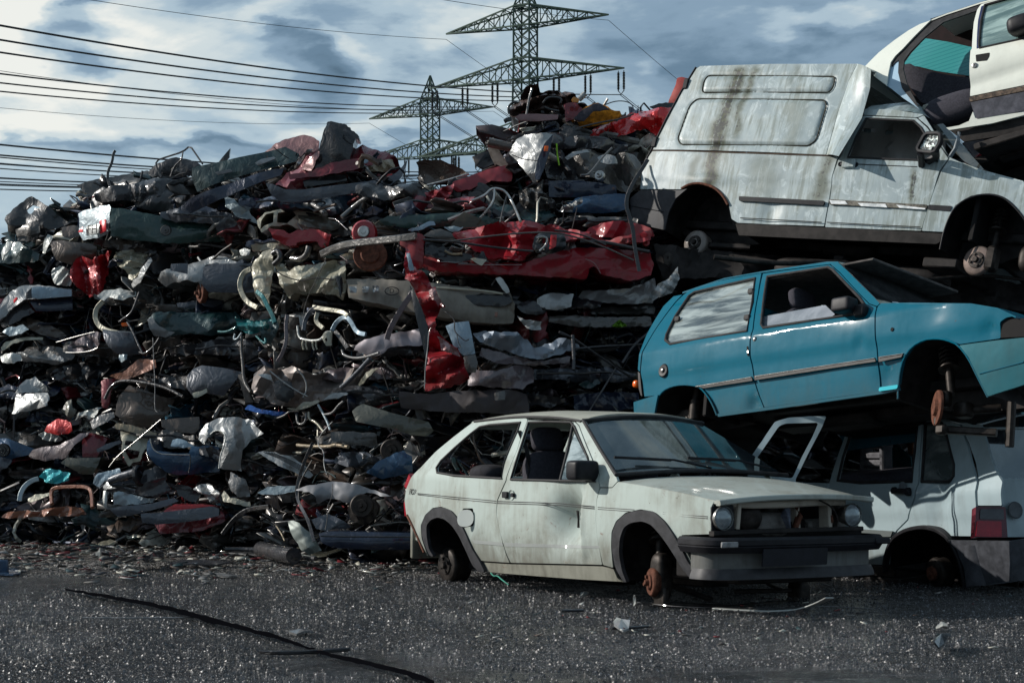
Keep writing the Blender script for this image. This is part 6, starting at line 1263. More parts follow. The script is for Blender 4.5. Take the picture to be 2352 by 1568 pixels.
    T(sheet('door_pillar', cE([(230, 152), (300, 60), (400, -5), (440, 0), (432, 100), (420, 260), (400, 500), (335, 500), (262, 385), (248, 250)]), 'cream', dY=-.65, tx=-.5, amp=.05, Y=None), 'cream door pillar standing left of the cream crumpled boot', 'body pillar')
    T(rod('door_frame', cE([(235, 170), (165, 200), (128, 290), (145, 380), (200, 470), (290, 515)]), .04, 'cream', dY=-.8, prof=rectp(.12, .06)), 'cream curved window frame at the left of the cream door pillar', 'door frame')
    S_('white_lump', 'panel', 'small bright white lump left of the cream door pillar', cB([(118, 1150), (160, 1135), (210, 1150), (200, 1190), (130, 1200)]), 'white', dY=-.7, tx=-.5)
    S_('cream_strip', 'panel', 'pale strip running up to the top of the cream door pillar', cB([(215, 1110), (330, 1080), (400, 1085), (560, 1110), (600, 1150), (480, 1140), (230, 1160)]), 'cream', dY=-.5, amp=.04)
    vv = S_('crushed_car', 'car wreck', 'white and mould-green flattened car cab with open windows above the red hub', cB([(262, 905), (290, 870), (335, 838), (450, 815), (580, 796), (625, 825), (700, 830), (870, 858), (1000, 880), (1110, 900), (1185, 962), (1040, 1002), (900, 1012), (760, 985), (600, 972), (540, 940), (470, 945), (380, 960), (300, 1005), (285, 960)]), 'cream', dY=-.35, amp=.02, th=.9, holes=[cB([(305, 905), (345, 852), (412, 838), (408, 925), (330, 950), (295, 985)]), cB([(445, 842), (560, 822), (600, 862), (520, 930), (440, 925)])])
    sheet('mould_stain', cB([(610, 860), (800, 865), (1000, 900), (1080, 930), (900, 985), (700, 965), (620, 930)]), 'olive', dY=-.42, parent=vv, amp=.02, Y=face(700, 500))
    rm = S_('crushed_car', 'car wreck', 'low maroon car flank with an arch cut out, below the white flattened cab', cB([(360, 965), (450, 980), (545, 1010), (600, 985), (700, 975), (780, 978), (892, 1022), (870, 1080), (852, 1125), (800, 1122), (770, 1080), (700, 1075), (600, 1085), (600, 1110), (540, 1125), (480, 1100), (400, 1045)]), 'red', dY=-.7, amp=.03, th=.8)
    hb = disc('hub_guard', *cB([(1165, 1005)])[0], .115, (0, -1, 0), 'red', dY=-.85, prof=[(0, .03), (.05, .03), (.10, .02), (.115, .0), (.115, -.08)]); T(hb, 'small upright red hub guard with a grey bearing', 'hub')
    disc('bearing', *cB([(1160, 998)])[0], .06, (0, -1, 0), STEEL, dY=-.92, parent=hb, prof=[(0, .035), (.018, .035), (.02, .02), (.045, .02), (.055, .0)], Y=face(835, 533))
    rd_ = disc('brake_disc', *cB([(1215, 1190)])[0], .155, (.05, -1, .35), RUST, dY=-.75, prof=[(0, .02), (.08, .02), (.09, .0), (.15, .0), (.155, -.02)]); T(rd_, 'wide dull red brake disc under the grey suspension arm', 'brake disc')
    T(rod('suspension_arm', cB([(808, 1185), (900, 1140), (1000, 1105), (1200, 1080), (1460, 1055), (1600, 1035)]), .06, 'dgrey', dY=-1.0, prof=rectp(.16, .10)), 'thick grey-mauve suspension arm pointing left beside the red car', 'suspension arm')
    S_('orange_plastic', 'plastic piece', 'ochre lump of plastic left of the wide red brake disc', cB([(965, 1185), (1030, 1170), (1095, 1185), (1090, 1220), (1040, 1232), (1000, 1215)]), 'tan', dY=-.9, amp=.03)
    T(rod('spiral_hose', cB([(400, 1180), (450, 1150), (470, 1220), (410, 1270)]), .05, 'black', dY=-1.0), 'black ribbed hose over the cream crumpled boot', 'hose')
    T(rod('axle_tube', cB([(560, 1220), (640, 1230), (690, 1180), (700, 1120)]), .05, 'dgrey', dY=-.95), 'grey axle lump lying on the cream crumpled boot', 'axle')
    T(rod('black_wire', cB([(870, 885), (930, 890), (980, 940), (1030, 985)]), .012, 'black', dY=-.7), 'black wire curving down the white flattened cab', 'wire')
    T(rod('thin_wire', cE([(905, 80), (840, 220), (760, 380), (720, 480), (700, 590)]), .006, 'black', dY=-1.15), 'thin wire hanging in front of the cream crumpled boot', 'wire')
    # grey D-plate car
    dp = S_('crushed_car', 'car wreck', 'grimy beige car tail with an oval D badge under the red car', [(796, 640), (860, 638), (950, 646), (1080, 660), (1130, 668), (1172, 672), (1182, 700), (1180, 742), (1140, 744), (1050, 735), (950, 718), (870, 698), (800, 684)], 'brown', dY=-.7, amp=.025, th=1.2, bulge=.08, m=paint('grimy_beige', (.20, .18, .15), .0, .4, .7, .4, .2))
    yy = face(950, 690) + .2
    def ring(px, py, rx, ry, Yv): return [at(px + rx * math.cos(a), py + ry * math.sin(a), Yv) for a in np.linspace(0, 2 * math.pi, 25)]
    p = at(*cE([(1495, 368)])[0], yy - 1.10); vf = sweep(ring(*cE([(1495, 367)])[0], 16, 9, yy - 1.10), circ(.004, 6), up=(0, 1, 0))
    q = link('oval_ring', *vf, BLACK, None, True, tuple(dp.location)); q.location = (0, 0, 0); q.parent = dp
    v, f = textmesh('D', .055, Matrix.Translation(p) @ Matrix.Rotation(R(90), 4, 'X')); q = link('country_letter', v, f, BLACK, None, False, tuple(dp.location)); q.location = (0, 0, 0); q.parent = dp
    for a in (1115, 1225, 1315): sheet('broken_lens', cE([(a, 325), (a + 65, 325), (a + 60, 385), (a + 10, 380)]), 'silver', dY=-1.08, parent=dp, amp=.03, f=8, Y=yy)
    sheet('lamp_hole', cF([(445, 610), (600, 600), (800, 600), (830, 660), (780, 690), (620, 690), (440, 680)]), 'black', dY=-1.06, parent=dp, amp=.02, Y=yy); sheet('white_hinge', cF([(702, 490), (740, 478), (780, 520), (815, 590), (790, 602), (750, 560)]), 'white', dY=-1.08, parent=dp, amp=.02, Y=yy)
    rod('bumper_edge', cF([(270, 555), (450, 565), (640, 580), (760, 600)]), .02, 'cream', dY=-1.06, parent=dp, Y=yy)
    sheet('plate_recess', cF([(300, 590), (440, 610), (430, 680), (300, 660)]), 'grey', dY=-1.05, parent=dp, amp=.01, Y=yy); sheet('rust_patch', cF([(695, 732), (722, 735), (720, 770), (697, 768)]), 'terra', dY=-1.07, parent=dp, amp=.01, Y=yy)
    sheet('white_corner', cF([(590, 710), (740, 712), (772, 740), (760, 790), (600, 790)]), 'cream', dY=-1.04, parent=dp, amp=.02, Y=yy)
    # ---- the big red wreck ----
    RY = face(1200, 580) - .55
    rc = S_('crushed_car', 'car wreck', 'bright red flattened car with a crumpled roof and a torn door hanging from it', cF([(165, 300), (300, 362), (520, 380), (920, 372), (1010, 340), (1130, 300), (1300, 262), (1600, 258), (1845, 290), (1870, 400), (1845, 470), (1700, 505), (1560, 472), (1480, 457), (1440, 400), (1400, 420), (1375, 492), (1180, 480), (1000, 470), (700, 455), (400, 440), (200, 430), (165, 400)]), 'red', Y=RY, amp=.035, th=1.3, bulge=.10, f=2.4)
    RM = paint('bright_red_paint', (.25, .005, .013), .0, .30, .5, .15, .5)
    rc.data.materials[0] = RM
    sheet('crumpled_roof', cF([(380, 175), (400, 140), (500, 115), (640, 95), (800, 75), (930, 64), (1000, 82), (1150, 95), (1350, 150), (1550, 195), (1700, 170), (1845, 140), (1860, 215), (1600, 235), (1350, 200), (1180, 212), (1060, 180), (1000, 230), (960, 290), (900, 355), (700, 342), (560, 290), (430, 215)]), 'red', Y=RY - .02, parent=rc, amp=.085, f=2.6, tz=.5, m=RM, th=.2)
    sheet('front_bay', cF([(1360, 152), (1400, 112), (1470, 80), (1530, 66), (1640, 70), (1760, 80), (1850, 110), (1870, 180), (1700, 180), (1550, 190)]), 'bred', Y=RY + .25, parent=rc, amp=.05, m=RM)
    sheet('corner_post', cF([(0, 185), (60, 165), (165, 155), (182, 182), (178, 300), (172, 395), (110, 425), (92, 420), (40, 255), (0, 235)]), 'red', Y=RY - .12, parent=rc, amp=.02, m=RM, th=.15)
    T1 = sheet('torn_door', cF([(38, 250), (60, 275), (85, 350), (118, 415), (160, 430), (205, 480), (232, 545), (262, 560), (330, 695), (292, 700), (270, 780), (262, 862), (300, 900), (360, 965), (430, 1000), (460, 1080), (512, 1222), (440, 1270), (330, 1290), (262, 1302), (215, 1312), (192, 1330), (175, 1290), (205, 1100), (215, 870), (175, 740), (120, 620), (62, 500), (40, 490), (28, 350)]), 'red', Y=RY - .80, parent=rc, amp=.075, f=6, tx=-.1, m=RM, th=.06, h=.016)
    sheet('door_seal', cF([(70, 530), (100, 580), (160, 700), (203, 830), (212, 900), (195, 1100), (150, 900), (100, 690)]), 'black', Y=RY - .93, parent=rc, amp=.004, th=.02)
    sheet('scraped_patch', cF([(45, 290), (75, 300), (95, 380), (100, 430), (65, 440), (60, 370)]), 'lblue', Y=RY - .95, parent=rc, amp=.02, th=.01)
    sheet('scraped_patch', cF([(250, 560), (330, 700), (280, 660), (240, 640), (200, 560)]), 'faded', Y=RY - .97, parent=rc, amp=.05, th=.02, f=6)
    sheet('scraped_patch', cF([(280, 905), (360, 970), (430, 1010), (440, 1070), (370, 1030), (300, 1010)]), 'faded', Y=RY - .99, parent=rc, amp=.06, th=.02, f=6)
    rod('door_edge', cF([(230, 850), (212, 880), (205, 1000), (185, 1150), (182, 1300)]), .008, STEEL, Y=RY - 1.03, parent=rc)
    sheet('cabin_gap', cF([(182, 210), (290, 230), (400, 300), (520, 300), (560, 350), (400, 372), (300, 350), (186, 312)]), 'black', Y=RY - .10, parent=rc, amp=.03)
    rod('cabin_trim', cF([(330, 280), (380, 310), (460, 305)]), .018, 'tan', Y=RY - .16, parent=rc)
    sheet('grey_headrest', cF([(170, 172), (230, 132), (300, 120), (380, 150), (415, 208), (290, 197)]), 'dgrey', Y=RY - .15, parent=rc, amp=.01, bulge=.1)
    sheet('white_scrap', cF([(320, 110), (400, 98), (470, 108), (430, 140), (380, 148)]), 'pale', Y=RY - .1, parent=rc, amp=.03)
    sheet('wheel_cavity', cF([(992, 175), (1040, 145), (1200, 160), (1232, 200), (1220, 270), (1120, 300), (1000, 295), (975, 270)]), 'black', Y=RY - .18, parent=rc, amp=.04, f=5)
    sheet('red_stripe', cF([(1112, 165), (1158, 165), (1152, 250), (1100, 275)]), 'bred', Y=RY - .24, parent=rc, amp=.01)
    rod('chrome_curve', cF([(1010, 190), (1050, 175), (1090, 190), (1080, 240), (1030, 285)]), .02, STEEL, Y=RY - .26, parent=rc)
    rod('door_cable', cF([(172, 200), (400, 215), (600, 245), (850, 275), (985, 285)]), .018, 'black', Y=RY - .26, parent=rc)
    rod('door_cable', cF([(380, 212), (650, 175), (900, 150), (1130, 145), (1300, 180), (1500, 250), (1725, 352)]), .014, 'dgrey', Y=RY - .3, parent=rc)
    rod('door_cable', cF([(1140, 130), (1300, 150), (1450, 205), (1520, 240)]), .014, 'black', Y=RY - .3, parent=rc)
    sheet('black_flap', cF([(540, 295), (620, 285), (635, 330), (650, 365), (560, 360)]), 'black', Y=RY - .15, parent=rc, amp=.02); sheet('white_flap', cF([(518, 340), (560, 335), (640, 350), (605, 390), (560, 375)]), 'cream', Y=RY - .2, parent=rc, amp=.02)
    rod('black_slot', cF([(1330, 215), (1500, 215), (1700, 260), (1840, 290)]), .03, 'black', Y=RY - .14, parent=rc)
    for q in ([(430, 380), (640, 385), (900, 385)], [(300, 100 + 262), (500, 372)]): rod('silver_edge', cF(q), .005, 'silver', Y=RY - .15, parent=rc)
    rod('dent_edge', cF([(1370, 342), (1440, 372), (1480, 450)]), .008, 'faded', Y=RY - .2, parent=rc)
    disc('valve', *cF([(1820, 222)])[0], .03, (0, -1, 0), 'bred', Y=RY + .05, parent=rc)
    # silver stack right of it
    S_('crushed_car', 'car wreck', 'dull silver crushed box section beneath the red wreck at left', cF([(1005, 640), (1050, 610), (1110, 592), (1285, 605), (1262, 690), (1200, 712), (1130, 722), (1080, 712), (1018, 680)]), 'silver', dY=-.5, amp=.03, th=.8)
    S_('crushed_car', 'car wreck', 'pale silver flattened wing under the right end of the red wreck', cF([(1312, 628), (1350, 578), (1500, 572), (1700, 556), (1800, 520), (1880, 480), (1900, 600), (1860, 665), (1700, 672), (1500, 668), (1320, 652)]), 'silver', dY=-.6, amp=.035, th=.8, tx=-.2)
    S_('crushed_car', 'car wreck', 'tan-grey flattened layer beneath the pale silver wing', cF([(1020, 765), (1120, 760), (1300, 762), (1600, 775), (1850, 765), (1860, 835), (1600, 845), (1300, 842), (1120, 815), (1050, 800)]), 'dgrey', dY=-.55, amp=.03, th=.8)
    S_('crushed_car', 'car wreck', 'narrow grey ledge squeezed between the pale silver wing and the tan-grey layer', cF([(1300, 690), (1480, 700), (1700, 690), (1880, 680), (1880, 745), (1600, 750), (1310, 745)]), 'dgrey', dY=-.4, amp=.04, th=.6)
    S_('moss_tuft', 'plant', 'small tuft of bright green weed on the tan-grey flattened layer', cF([(1560, 835), (1590, 805), (1620, 800), (1650, 818), (1680, 840), (1620, 848)]), 'green', dY=-.8, amp=.06, f=12, m=simple('weed_green', (.10, .22, .02), .7))
    S_('torn_bracket', 'panel', 'glinting twisted bracket left of the tan-grey flattened layer', cF([(865, 765), (920, 785), (990, 800), (1040, 810), (1045, 860), (980, 875), (930, 850), (890, 800)]), 'silver', dY=-.7, amp=.06, f=6)
    S_('dark_shell', 'panel', 'deep brown-black shell above the blue-silver buckled bonnet', cF([(860, 690), (940, 650), (1010, 660), (1080, 730), (1000, 760), (900, 740)]), 'char', dY=-.4, amp=.04)
    S_('buckled_bonnet', 'bonnet', 'blue-silver buckled bonnet in the shade right of the hanging red door', cF([(538, 900), (620, 872), (740, 885), (860, 888), (940, 932), (1000, 1000), (1100, 960), (1200, 930), (1300, 950), (1348, 1000), (1200, 1040), (1100, 1068), (1010, 1086), (900, 1060), (800, 1020), (660, 985), (590, 960)]), 'slate', dY=-.7, amp=.10, f=2.5, tz=.5, m=paint('shaded_blue_silver', (.17, .20, .24), .4, .3, .3, .1, .5))  # bonnet has its own muted blue-silver paint
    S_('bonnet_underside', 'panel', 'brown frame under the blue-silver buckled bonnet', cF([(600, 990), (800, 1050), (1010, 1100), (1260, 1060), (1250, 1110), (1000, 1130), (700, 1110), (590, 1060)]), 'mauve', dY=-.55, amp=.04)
    S_('pale_door', 'car door', 'pale blue plain door edge peeping out right of the hanging red door', cF([(335, 835), (400, 812), (508, 800), (530, 900), (556, 1040), (472, 1056), (400, 1000), (370, 920)]), 'lblue', dY=-.75, amp=.012)
    S_('dark_door', 'car door', 'grey lower edge below the pale blue door', cF([(472, 1060), (556, 1045), (575, 1110), (560, 1180), (500, 1180), (460, 1100)]), 'dgrey', dY=-.7, amp=.01)
    o = rod('wiring_loom', cF([(320, 720), (380, 765), (405, 800), (400, 870), (425, 900), (480, 950), (510, 935)]), .009, 'black', dY=-1.0); T(o, 'black wiring loom with a plug dangling over the pale blue door', 'wiring')
    rod('wire_end', cF([(420, 900), (430, 960), (452, 995), (420, 998)]), .007, 'black', dY=-1.0, parent=o)
    for k, (q, w) in enumerate((([(1175, 880), (1270, 920), (1400, 1010), (1500, 1080), (1600, 1150), (1700, 1210)], .018), ([(1290, 1005), (1500, 985), (1790, 972)], .018), ([(1275, 905), (1285, 1080), (1280, 1160)], .03), ([(1640, 1110), (1720, 980), (1840, 880)], .022), ([(1590, 1150), (1500, 1300), (1395, 1470)], .016))):
        T(rod('steel_strut', cF(q), w, 'char', dY=-.95), ['thin strut slanting down right left of the teal car', 'level strut left of the teal car\'s rear edge', 'short upright post at the right end of the buckled bonnet', 'slanting bar behind the teal car\'s rear pillar', 'long thin bar leaning down toward the white hatchback roof'][k], 'strut')
    S_('dark_slab', 'car wreck', 'mauve-black torn layer right of the hanging red door\'s foot', cF([(500, 1215), (560, 1160), (700, 1170), (830, 1130), (930, 1120), (990, 1160), (980, 1250), (900, 1300), (700, 1290), (500, 1270)]), 'mauve', dY=-.55, amp=.06, th=.7)
    S_('dark_slab', 'car wreck', 'long grey-brown box section above the white hatchback\'s roof', cF([(0, 1320), (200, 1340), (380, 1318), (560, 1310), (800, 1305), (930, 1330), (960, 1470), (700, 1480), (300, 1470), (0, 1440)]), 'brown', dY=-.5, amp=.03, th=.8, m=paint('shaded_brown_layer', (.06, .052, .055), 0, .45, .5, .1, .1))  # own paint, a darker brown than the palette
    S_('hinge_block', 'metal block', 'small square hinge on the long grey-brown box section', cF([(695, 1330), (775, 1312), (778, 1380), (700, 1385)]), 'dgrey', dY=-.75, amp=.01)
    S_('teal_shred', 'panel', 'small muddy teal shred in the dark gap left of the teal car', cF([(1320, 1270), (1400, 1230), (1470, 1222), (1480, 1260), (1420, 1290), (1350, 1292)]), 'dteal', dY=-.5, amp=.05)
    S_('blue_slab', 'car wreck', 'blue-black layer low in the gap left of the teal car', cF([(1280, 1350), (1400, 1330), (1600, 1320), (1760, 1330), (1760, 1440), (1500, 1470), (1290, 1460)]), 'navy', dY=-.4, amp=.04, th=.6)
    # ---- centre: twisted teal, engine frames ----
    tt = S_('twisted_teal_metal', 'panel', 'twisted teal metal with curling shreds left of centre', cE([(92, 590), (160, 612), (260, 632), (385, 612), (440, 640), (400, 720), (330, 702), (255, 762), (190, 745), (130, 718), (100, 650)]), 'teal', dY=-.85, tx=-.4, amp=.08, f=5)
    rod('curled_shred', cE([(285, 370), (345, 420), (380, 500), (420, 570), (450, 650)]), .04, 'teal', dY=-1.0, parent=tt, prof=rectp(.10, .06)); rod('curled_shred', cE([(100, 690), (50, 720), (0, 735), (-60, 730)]), .022, 'teal', dY=-1.0, parent=tt); rod('curled_shred', cE([(150, 740), (110, 800), (75, 800), (90, 750)]), .018, 'pale', dY=-1.0, parent=tt)
    rod('curled_shred', cE([(280, 770), (330, 820), (370, 840), (360, 790)]), .02, 'teal', dY=-1.0, parent=tt)
    S_('teal_block', 'panel', 'dark teal lump right of the twisted teal metal', cE([(310, 660), (400, 640), (500, 620), (480, 720), (400, 850), (320, 780)]), 'dteal', dY=-.75, amp=.06)
    T(rod('window_channel', cE([(560, 580), (545, 680), (555, 800), (520, 920), (470, 1000)]), .03, 'mauve', dY=-1.0, prof=rectp(.09, .04)), 'dark purple window channel hanging right of the twisted teal metal', 'window channel')
    T(rod('grey_stalk', cE([(150, 770), (145, 880), (160, 1000), (170, 1180), (230, 1270)]), .03, 'dgrey', dY=-.85), 'dull grey stalk hanging below the twisted teal metal', 'stalk')
    ef = rod('engine_frame', cE([(650, 680), (660, 780), (700, 800), (790, 815), (870, 800), (900, 735), (955, 735)]), .022, 'white', dY=-.95); T(ef, 'white ribbed radiator bracket in the centre of the heap', 'bracket')
    sheet('bracket_plate', cE([(868, 790), (880, 745), (915, 728), (962, 728), (955, 855), (905, 858)]), 'cream', dY=-1.0, parent=ef, amp=.01, holes=[cE([(895, 790), (915, 785), (918, 815), (900, 820)])], Y=face(750, 780))
    for x in (700, 730, 790, 820): rod('bracket_tine', cE([(x, 810), (x - 8, 850), (x + 6, 890)]), .016, 'cream', dY=-1.0, parent=ef, Y=face(720, 780))
    for k, q in enumerate(([(705, 720), (720, 620), (770, 540), (830, 510)], [(790, 510), (900, 530), (1050, 550), (1100, 590)], [(960, 720), (1000, 640), (1080, 590), (1130, 640), (1180, 740), (1260, 755)], [(990, 730), (1040, 790), (1100, 880)], [(830, 560), (810, 640), (880, 700)])):
        T(rod('inner_frame_rail', cE(q), .03, ('slate', 'cream', 'lblue', 'dgrey', 'cream')[k], dY=-.85, prof=rectp(.10, .05)), 'curved %s frame rail %s the white radiator bracket' % (('slate', 'cream', 'pale blue', 'grey', 'ivory')[k], ('left above', 'arching over', 'to the right of', 'slanting down right of', 'just above')[k]), 'frame rail')
    S_('mauve_wing', 'car wing', 'long silver-mauve bumper blade right of the white radiator bracket', cE([(1155, 900), (1175, 850), (1250, 800), (1400, 762), (1600, 730), (1745, 702), (1765, 850), (1600, 862), (1480, 870), (1400, 940), (1300, 960), (1200, 900)]), 'mauve', dY=-.85, tx=-.3, amp=.02, bulge=.12, m=paint('silver_mauve', (.30, .27, .29), .35, .28, .3, .1, .5))
    T(rod('hook_bar', cE([(1050, 895), (1060, 940), (1150, 970), (1260, 960), (1380, 920)]), .022, 'grey', dY=-1.0), 'grey hooked bar under the silver-mauve bumper blade', 'bar')
    T(rod('diagonal_bar', cE([(1680, 380), (1560, 560), (1480, 700), (1450, 800)]), .05, 'mauve', dY=-.95, prof=rectp(.12, .04)), 'dark slanting bar left of the hanging red door', 'bar')
    bw = S_('crushed_car', 'car wreck', 'bronze-silver caved-in car front with a dark hollow in the middle of the heap', cE([(238, 1230), (250, 1120), (335, 1025), (400, 1062), (600, 1048), (800, 1112), (960, 1100), (1050, 1070), (1250, 1060), (1385, 1045), (1310, 1130), (1285, 1190), (1150, 1240), (1090, 1290), (880, 1345), (760, 1352), (600, 1412), (460, 1392), (280, 1282)]), 'mauve', dY=-.85, amp=.10, f=3, th=.9, m=paint('bronze_silver', (.25, .215, .20), .35, .26, .35, .1, .5))
    sheet('dark_hollow', cE([(425, 1200), (480, 1160), (600, 1180), (620, 1300), (560, 1370), (450, 1330)]), 'black', dY=-1.1, parent=bw, amp=.03, Y=face(720, 880)); rod('bonnet_rib', cE([(400, 1080), (520, 1180), (640, 1260), (740, 1310)]), .012, 'silver', dY=-1.14, parent=bw, Y=face(720, 880)); rod('bonnet_rib', cE([(640, 1060), (720, 1150), (735, 1250), (700, 1320)]), .014, 'silver', dY=-1.12, parent=bw, Y=face(720, 880)); sheet('white_edge', cE([(880, 1340), (980, 1280), (1110, 1265), (1090, 1300), (960, 1340)]), 'silver', dY=-1.12, parent=bw, amp=.04, Y=face(720, 880)); sheet('bright_fold', cE([(1180, 1230), (1265, 1090), (1385, 1048), (1310, 1110), (1250, 1190)]), 'cream', dY=-1.1, parent=bw, amp=.04, tx=-.5, Y=face(720, 880)); sheet('side_lip', cE([(290, 1105), (400, 1110), (440, 1190), (400, 1160), (330, 1140)]), 'silver', dY=-1.1, parent=bw, amp=.04, Y=face(720, 880))
    T(rod('loose_bar', cE([(1300, 970), (1200, 1080), (1100, 1180), (1040, 1230)]), .035, 'slate', dY=-1.25), 'slate bar thrust across the bronze-silver car front', 'bar')
    S_('blue_bonnet', 'panel', 'bright blue glinting blade below the bronze-silver car front', cH([(168, 72), (200, 42), (260, 60), (330, 82), (420, 92), (525, 98), (480, 125), (400, 132), (250, 102)]), 'bblue', dY=-1.0, tz=.8, amp=.02)
    S_('cream_rag', 'panel', 'cream ragged plate right of the bright blue blade', cH([(520, 72), (600, 60), (660, 20), (780, -5), (790, 15), (720, 50), (640, 80), (560, 82)]), 'cream', dY=-1.0, tx=-.3, amp=.03)
    for k, q in enumerate(([(600, 120), (605, 190), (640, 205), (675, 180), (680, 110)], [(780, 40), (830, 130), (860, 190), (880, 250)], [(440, 150), (500, 130), (540, 90), (620, 90)], [(830, 120), (900, 110), (950, 40), (990, 10)], [(700, 100), (700, 160), (760, 180), (830, 270)])):
        T(rod('bent_tube', cH(q), .02, ('grey', 'pale', 'dgrey', 'grey', 'cream')[k], dY=-1.0), 'bent %s tube %s, left of the white hatchback' % (('grey', 'pale', 'dark', 'hooked', 'cream')[k], ('looping like a buckle', 'running steeply down', 'curving at the far left', 'crooked at the top', 'zigzagging')[k]), 'tube')
    S_('olive_sill', 'car sill', 'long olive-grey sill slanting down toward the white hatchback\'s tail', cH([(1060, 92), (1100, 55), (1150, 28), (1400, 108), (1600, 155), (1705, 182), (1745, 258), (1690, 302), (1550, 290), (1400, 240), (1200, 200), (1100, 180)]), 'olive', dY=-.95, amp=.015, bulge=.12, tz=.3)
    S_('shelf_plate', 'panel', 'flat dark shelf plate in the tangle below the olive-grey sill', cH([(880, 262), (1000, 260), (1270, 275), (1275, 380), (1210, 390), (1020, 365), (900, 345)]), 'dgrey', dY=-.9, amp=.02)
    rod('beam', cH([(605, 375), (700, 385), (880, 390), (910, 370), (1030, 390)]), .03, 'tan', dY=-1.0); T(C.objects[-1], 'dull yellow beam end in the tangle left of the olive-grey sill', 'beam')
    disc('wheel_hub', *cH([(1390, 420)])[0], .10, (-.2, -1, 0), IRON, dY=-.9); T(C.objects[-1], 'brown wheel hub under the olive-grey sill', 'hub')
    S_('blue_cone', 'panel', 'blue sheet rolled into a cone beside the white hatchback\'s tail', cH([(1180, 602), (1240, 545), (1300, 502), (1400, 455), (1500, 420), (1560, 470), (1585, 602), (1500, 612), (1420, 645), (1300, 655)]), 'blue', dY=-.95, amp=.05, bulge=.15, f=1.6)
    rd2 = S_('ribbed_grille', 'grille', 'silver ribbed grille slanting down in the lower heap', cH([(268, 432), (310, 422), (420, 440), (560, 470), (660, 540), (735, 622), (705, 645), (600, 610), (480, 560), (360, 490)]), 'silver', dY=-1.05, amp=.02, tz=.4)
    for k in range(5): rod('grille_rib', cH([(320 + k * 22, 432 + k * 2), (480 + k * 22, 500 + k * 2), (660 + k * 12, 600 - k * 3)]), .006, 'char', dY=-1.18, parent=rd2, Y=face(650, 1060), it=1)
    S_('glass_sheet', 'glass sheet', 'flat sheet of greenish broken glass lying on the tangle', cH([(275, 775), (310, 745), (355, 722), (470, 715), (592, 716), (580, 762), (420, 792), (330, 788)]), 'pale', dY=-1.15, tz=1.2, amp=.02)
    S_('silver_arc_wing', 'car wing', 'dark silver car wing with a wheel arch above the rusty gearbox', cH([(592, 752), (640, 730), (780, 698), (900, 678), (1000, 685), (1120, 712), (1300, 768), (1400, 800), (1300, 800), (1180, 772), (1110, 810), (1075, 865), (1000, 855), (960, 832), (860, 822), (800, 862), (772, 870), (765, 800), (700, 765)]), 'dgrey', dY=-1.1, tx=-.3, amp=.02, bulge=.12, m=paint('dark_silver', (.20, .20, .21), .45, .22, .25, .05, .6))
    gb = S_('gearbox', 'gearbox', 'rusty brown gearbox casing under the dark silver wing', cH([(1018, 905), (1045, 850), (1085, 822), (1160, 818), (1232, 835), (1282, 902), (1262, 960), (1240, 1010), (1165, 1045), (1062, 1005), (1030, 960)]), 'brown', dY=-1.0, amp=.03, th=.35, f=6, m=IRON)
    disc('bell_ring', *cH([(1140, 882)])[0], .10, (-.15, -1, .1), IRON, dY=-1.12, parent=gb, Y=face(830, 1165))
    ns = S_('long_sill', 'car sill', 'long navy car sill lying at the foot of the heap left of the white hatchback', cH([(782, 1112), (900, 1098), (1100, 1100), (1400, 1104), (1660, 1112), (1680, 1200), (1640, 1245), (1400, 1252), (1100, 1245), (900, 1232), (810, 1190)]), 'navy', dY=-1.0, amp=.006, bulge=.12, th=.3)
    rod('sill_groove', cH([(800, 1135), (1000, 1140), (1300, 1142), (1640, 1145)]), .012, 'black', dY=-1.14, parent=ns, Y=face(850, 1240))
    S_('silver_post', 'body pillar', 'silver-green door post leaning at the left end of the navy sill', cH([(528, 1010), (570, 1012), (625, 1025), (680, 1080), (740, 1120), (770, 1190), (805, 1262), (700, 1292), (640, 1250), (600, 1200), (545, 1100)]), 'pale', dY=-1.1, tx=-.3, amp=.05, m=paint('green_silver', (.24, .27, .25), .3, .3, .4, .1, .4))
    S_('dark_folded_sheet', 'panel', 'slate folded sheet above the navy sill', cH([(720, 1000), (800, 965), (880, 955), (1000, 1010), (1060, 1050), (1000, 1080), (850, 1085), (760, 1070)]), 'slate', dY=-.95, amp=.06)
    T(rod('black_arch', cH([(-20, 1120), (60, 1010), (150, 930), (260, 900), (370, 890)]), .04, 'black', dY=-1.1, prof=rectp(.10, .06)), 'black wheel arch moulding left of the silver-green door post', 'wheel arch')
    T(rod('gas_strut', cH([(500, 1175), (470, 1110), (430, 1050)]), .014, 'tan', dY=-1.15), 'thin yellow strut between the black arch moulding and the door post', 'strut')
    T(rod('long_strap', cH([(735, 355), (690, 450), (640, 580), (600, 720), (605, 830), (650, 920), (700, 1010), (745, 1180)]), .03, 'char', dY=-1.35, prof=rectp(.07, .02)), 'long dark rubber strap hanging down the lower heap', 'strap')
    T(rod('long_strap', cH([(730, 500), (660, 620), (615, 720), (620, 840)]), .012, 'dgrey', dY=-1.38), 'thin grey cable beside the long dark rubber strap', 'cable')
    T(rod('curved_wire', cH([(900, 180), (800, 280), (770, 380), (830, 420), (825, 540), (850, 620)]), .008, 'silver', dY=-1.2), 'thin looping wire in the tangle above the dark silver wing', 'wire')
    T(rod('curved_wire', cH([(900, 700), (900, 800), (850, 900), (860, 960), (840, 1080)]), .006, 'dgrey', dY=-1.3), 'thin wire dropping over the dark silver wing', 'wire')
    S_('cream_block', 'panel', 'cream angular bracket at the left end of the dark silver wing', cG([(1985, 745), (2010, 700), (2060, 755), (2240, 800), (2235, 840), (2100, 815), (2000, 790)]), 'cream', dY=-1.0, amp=.03, tx=-.3)
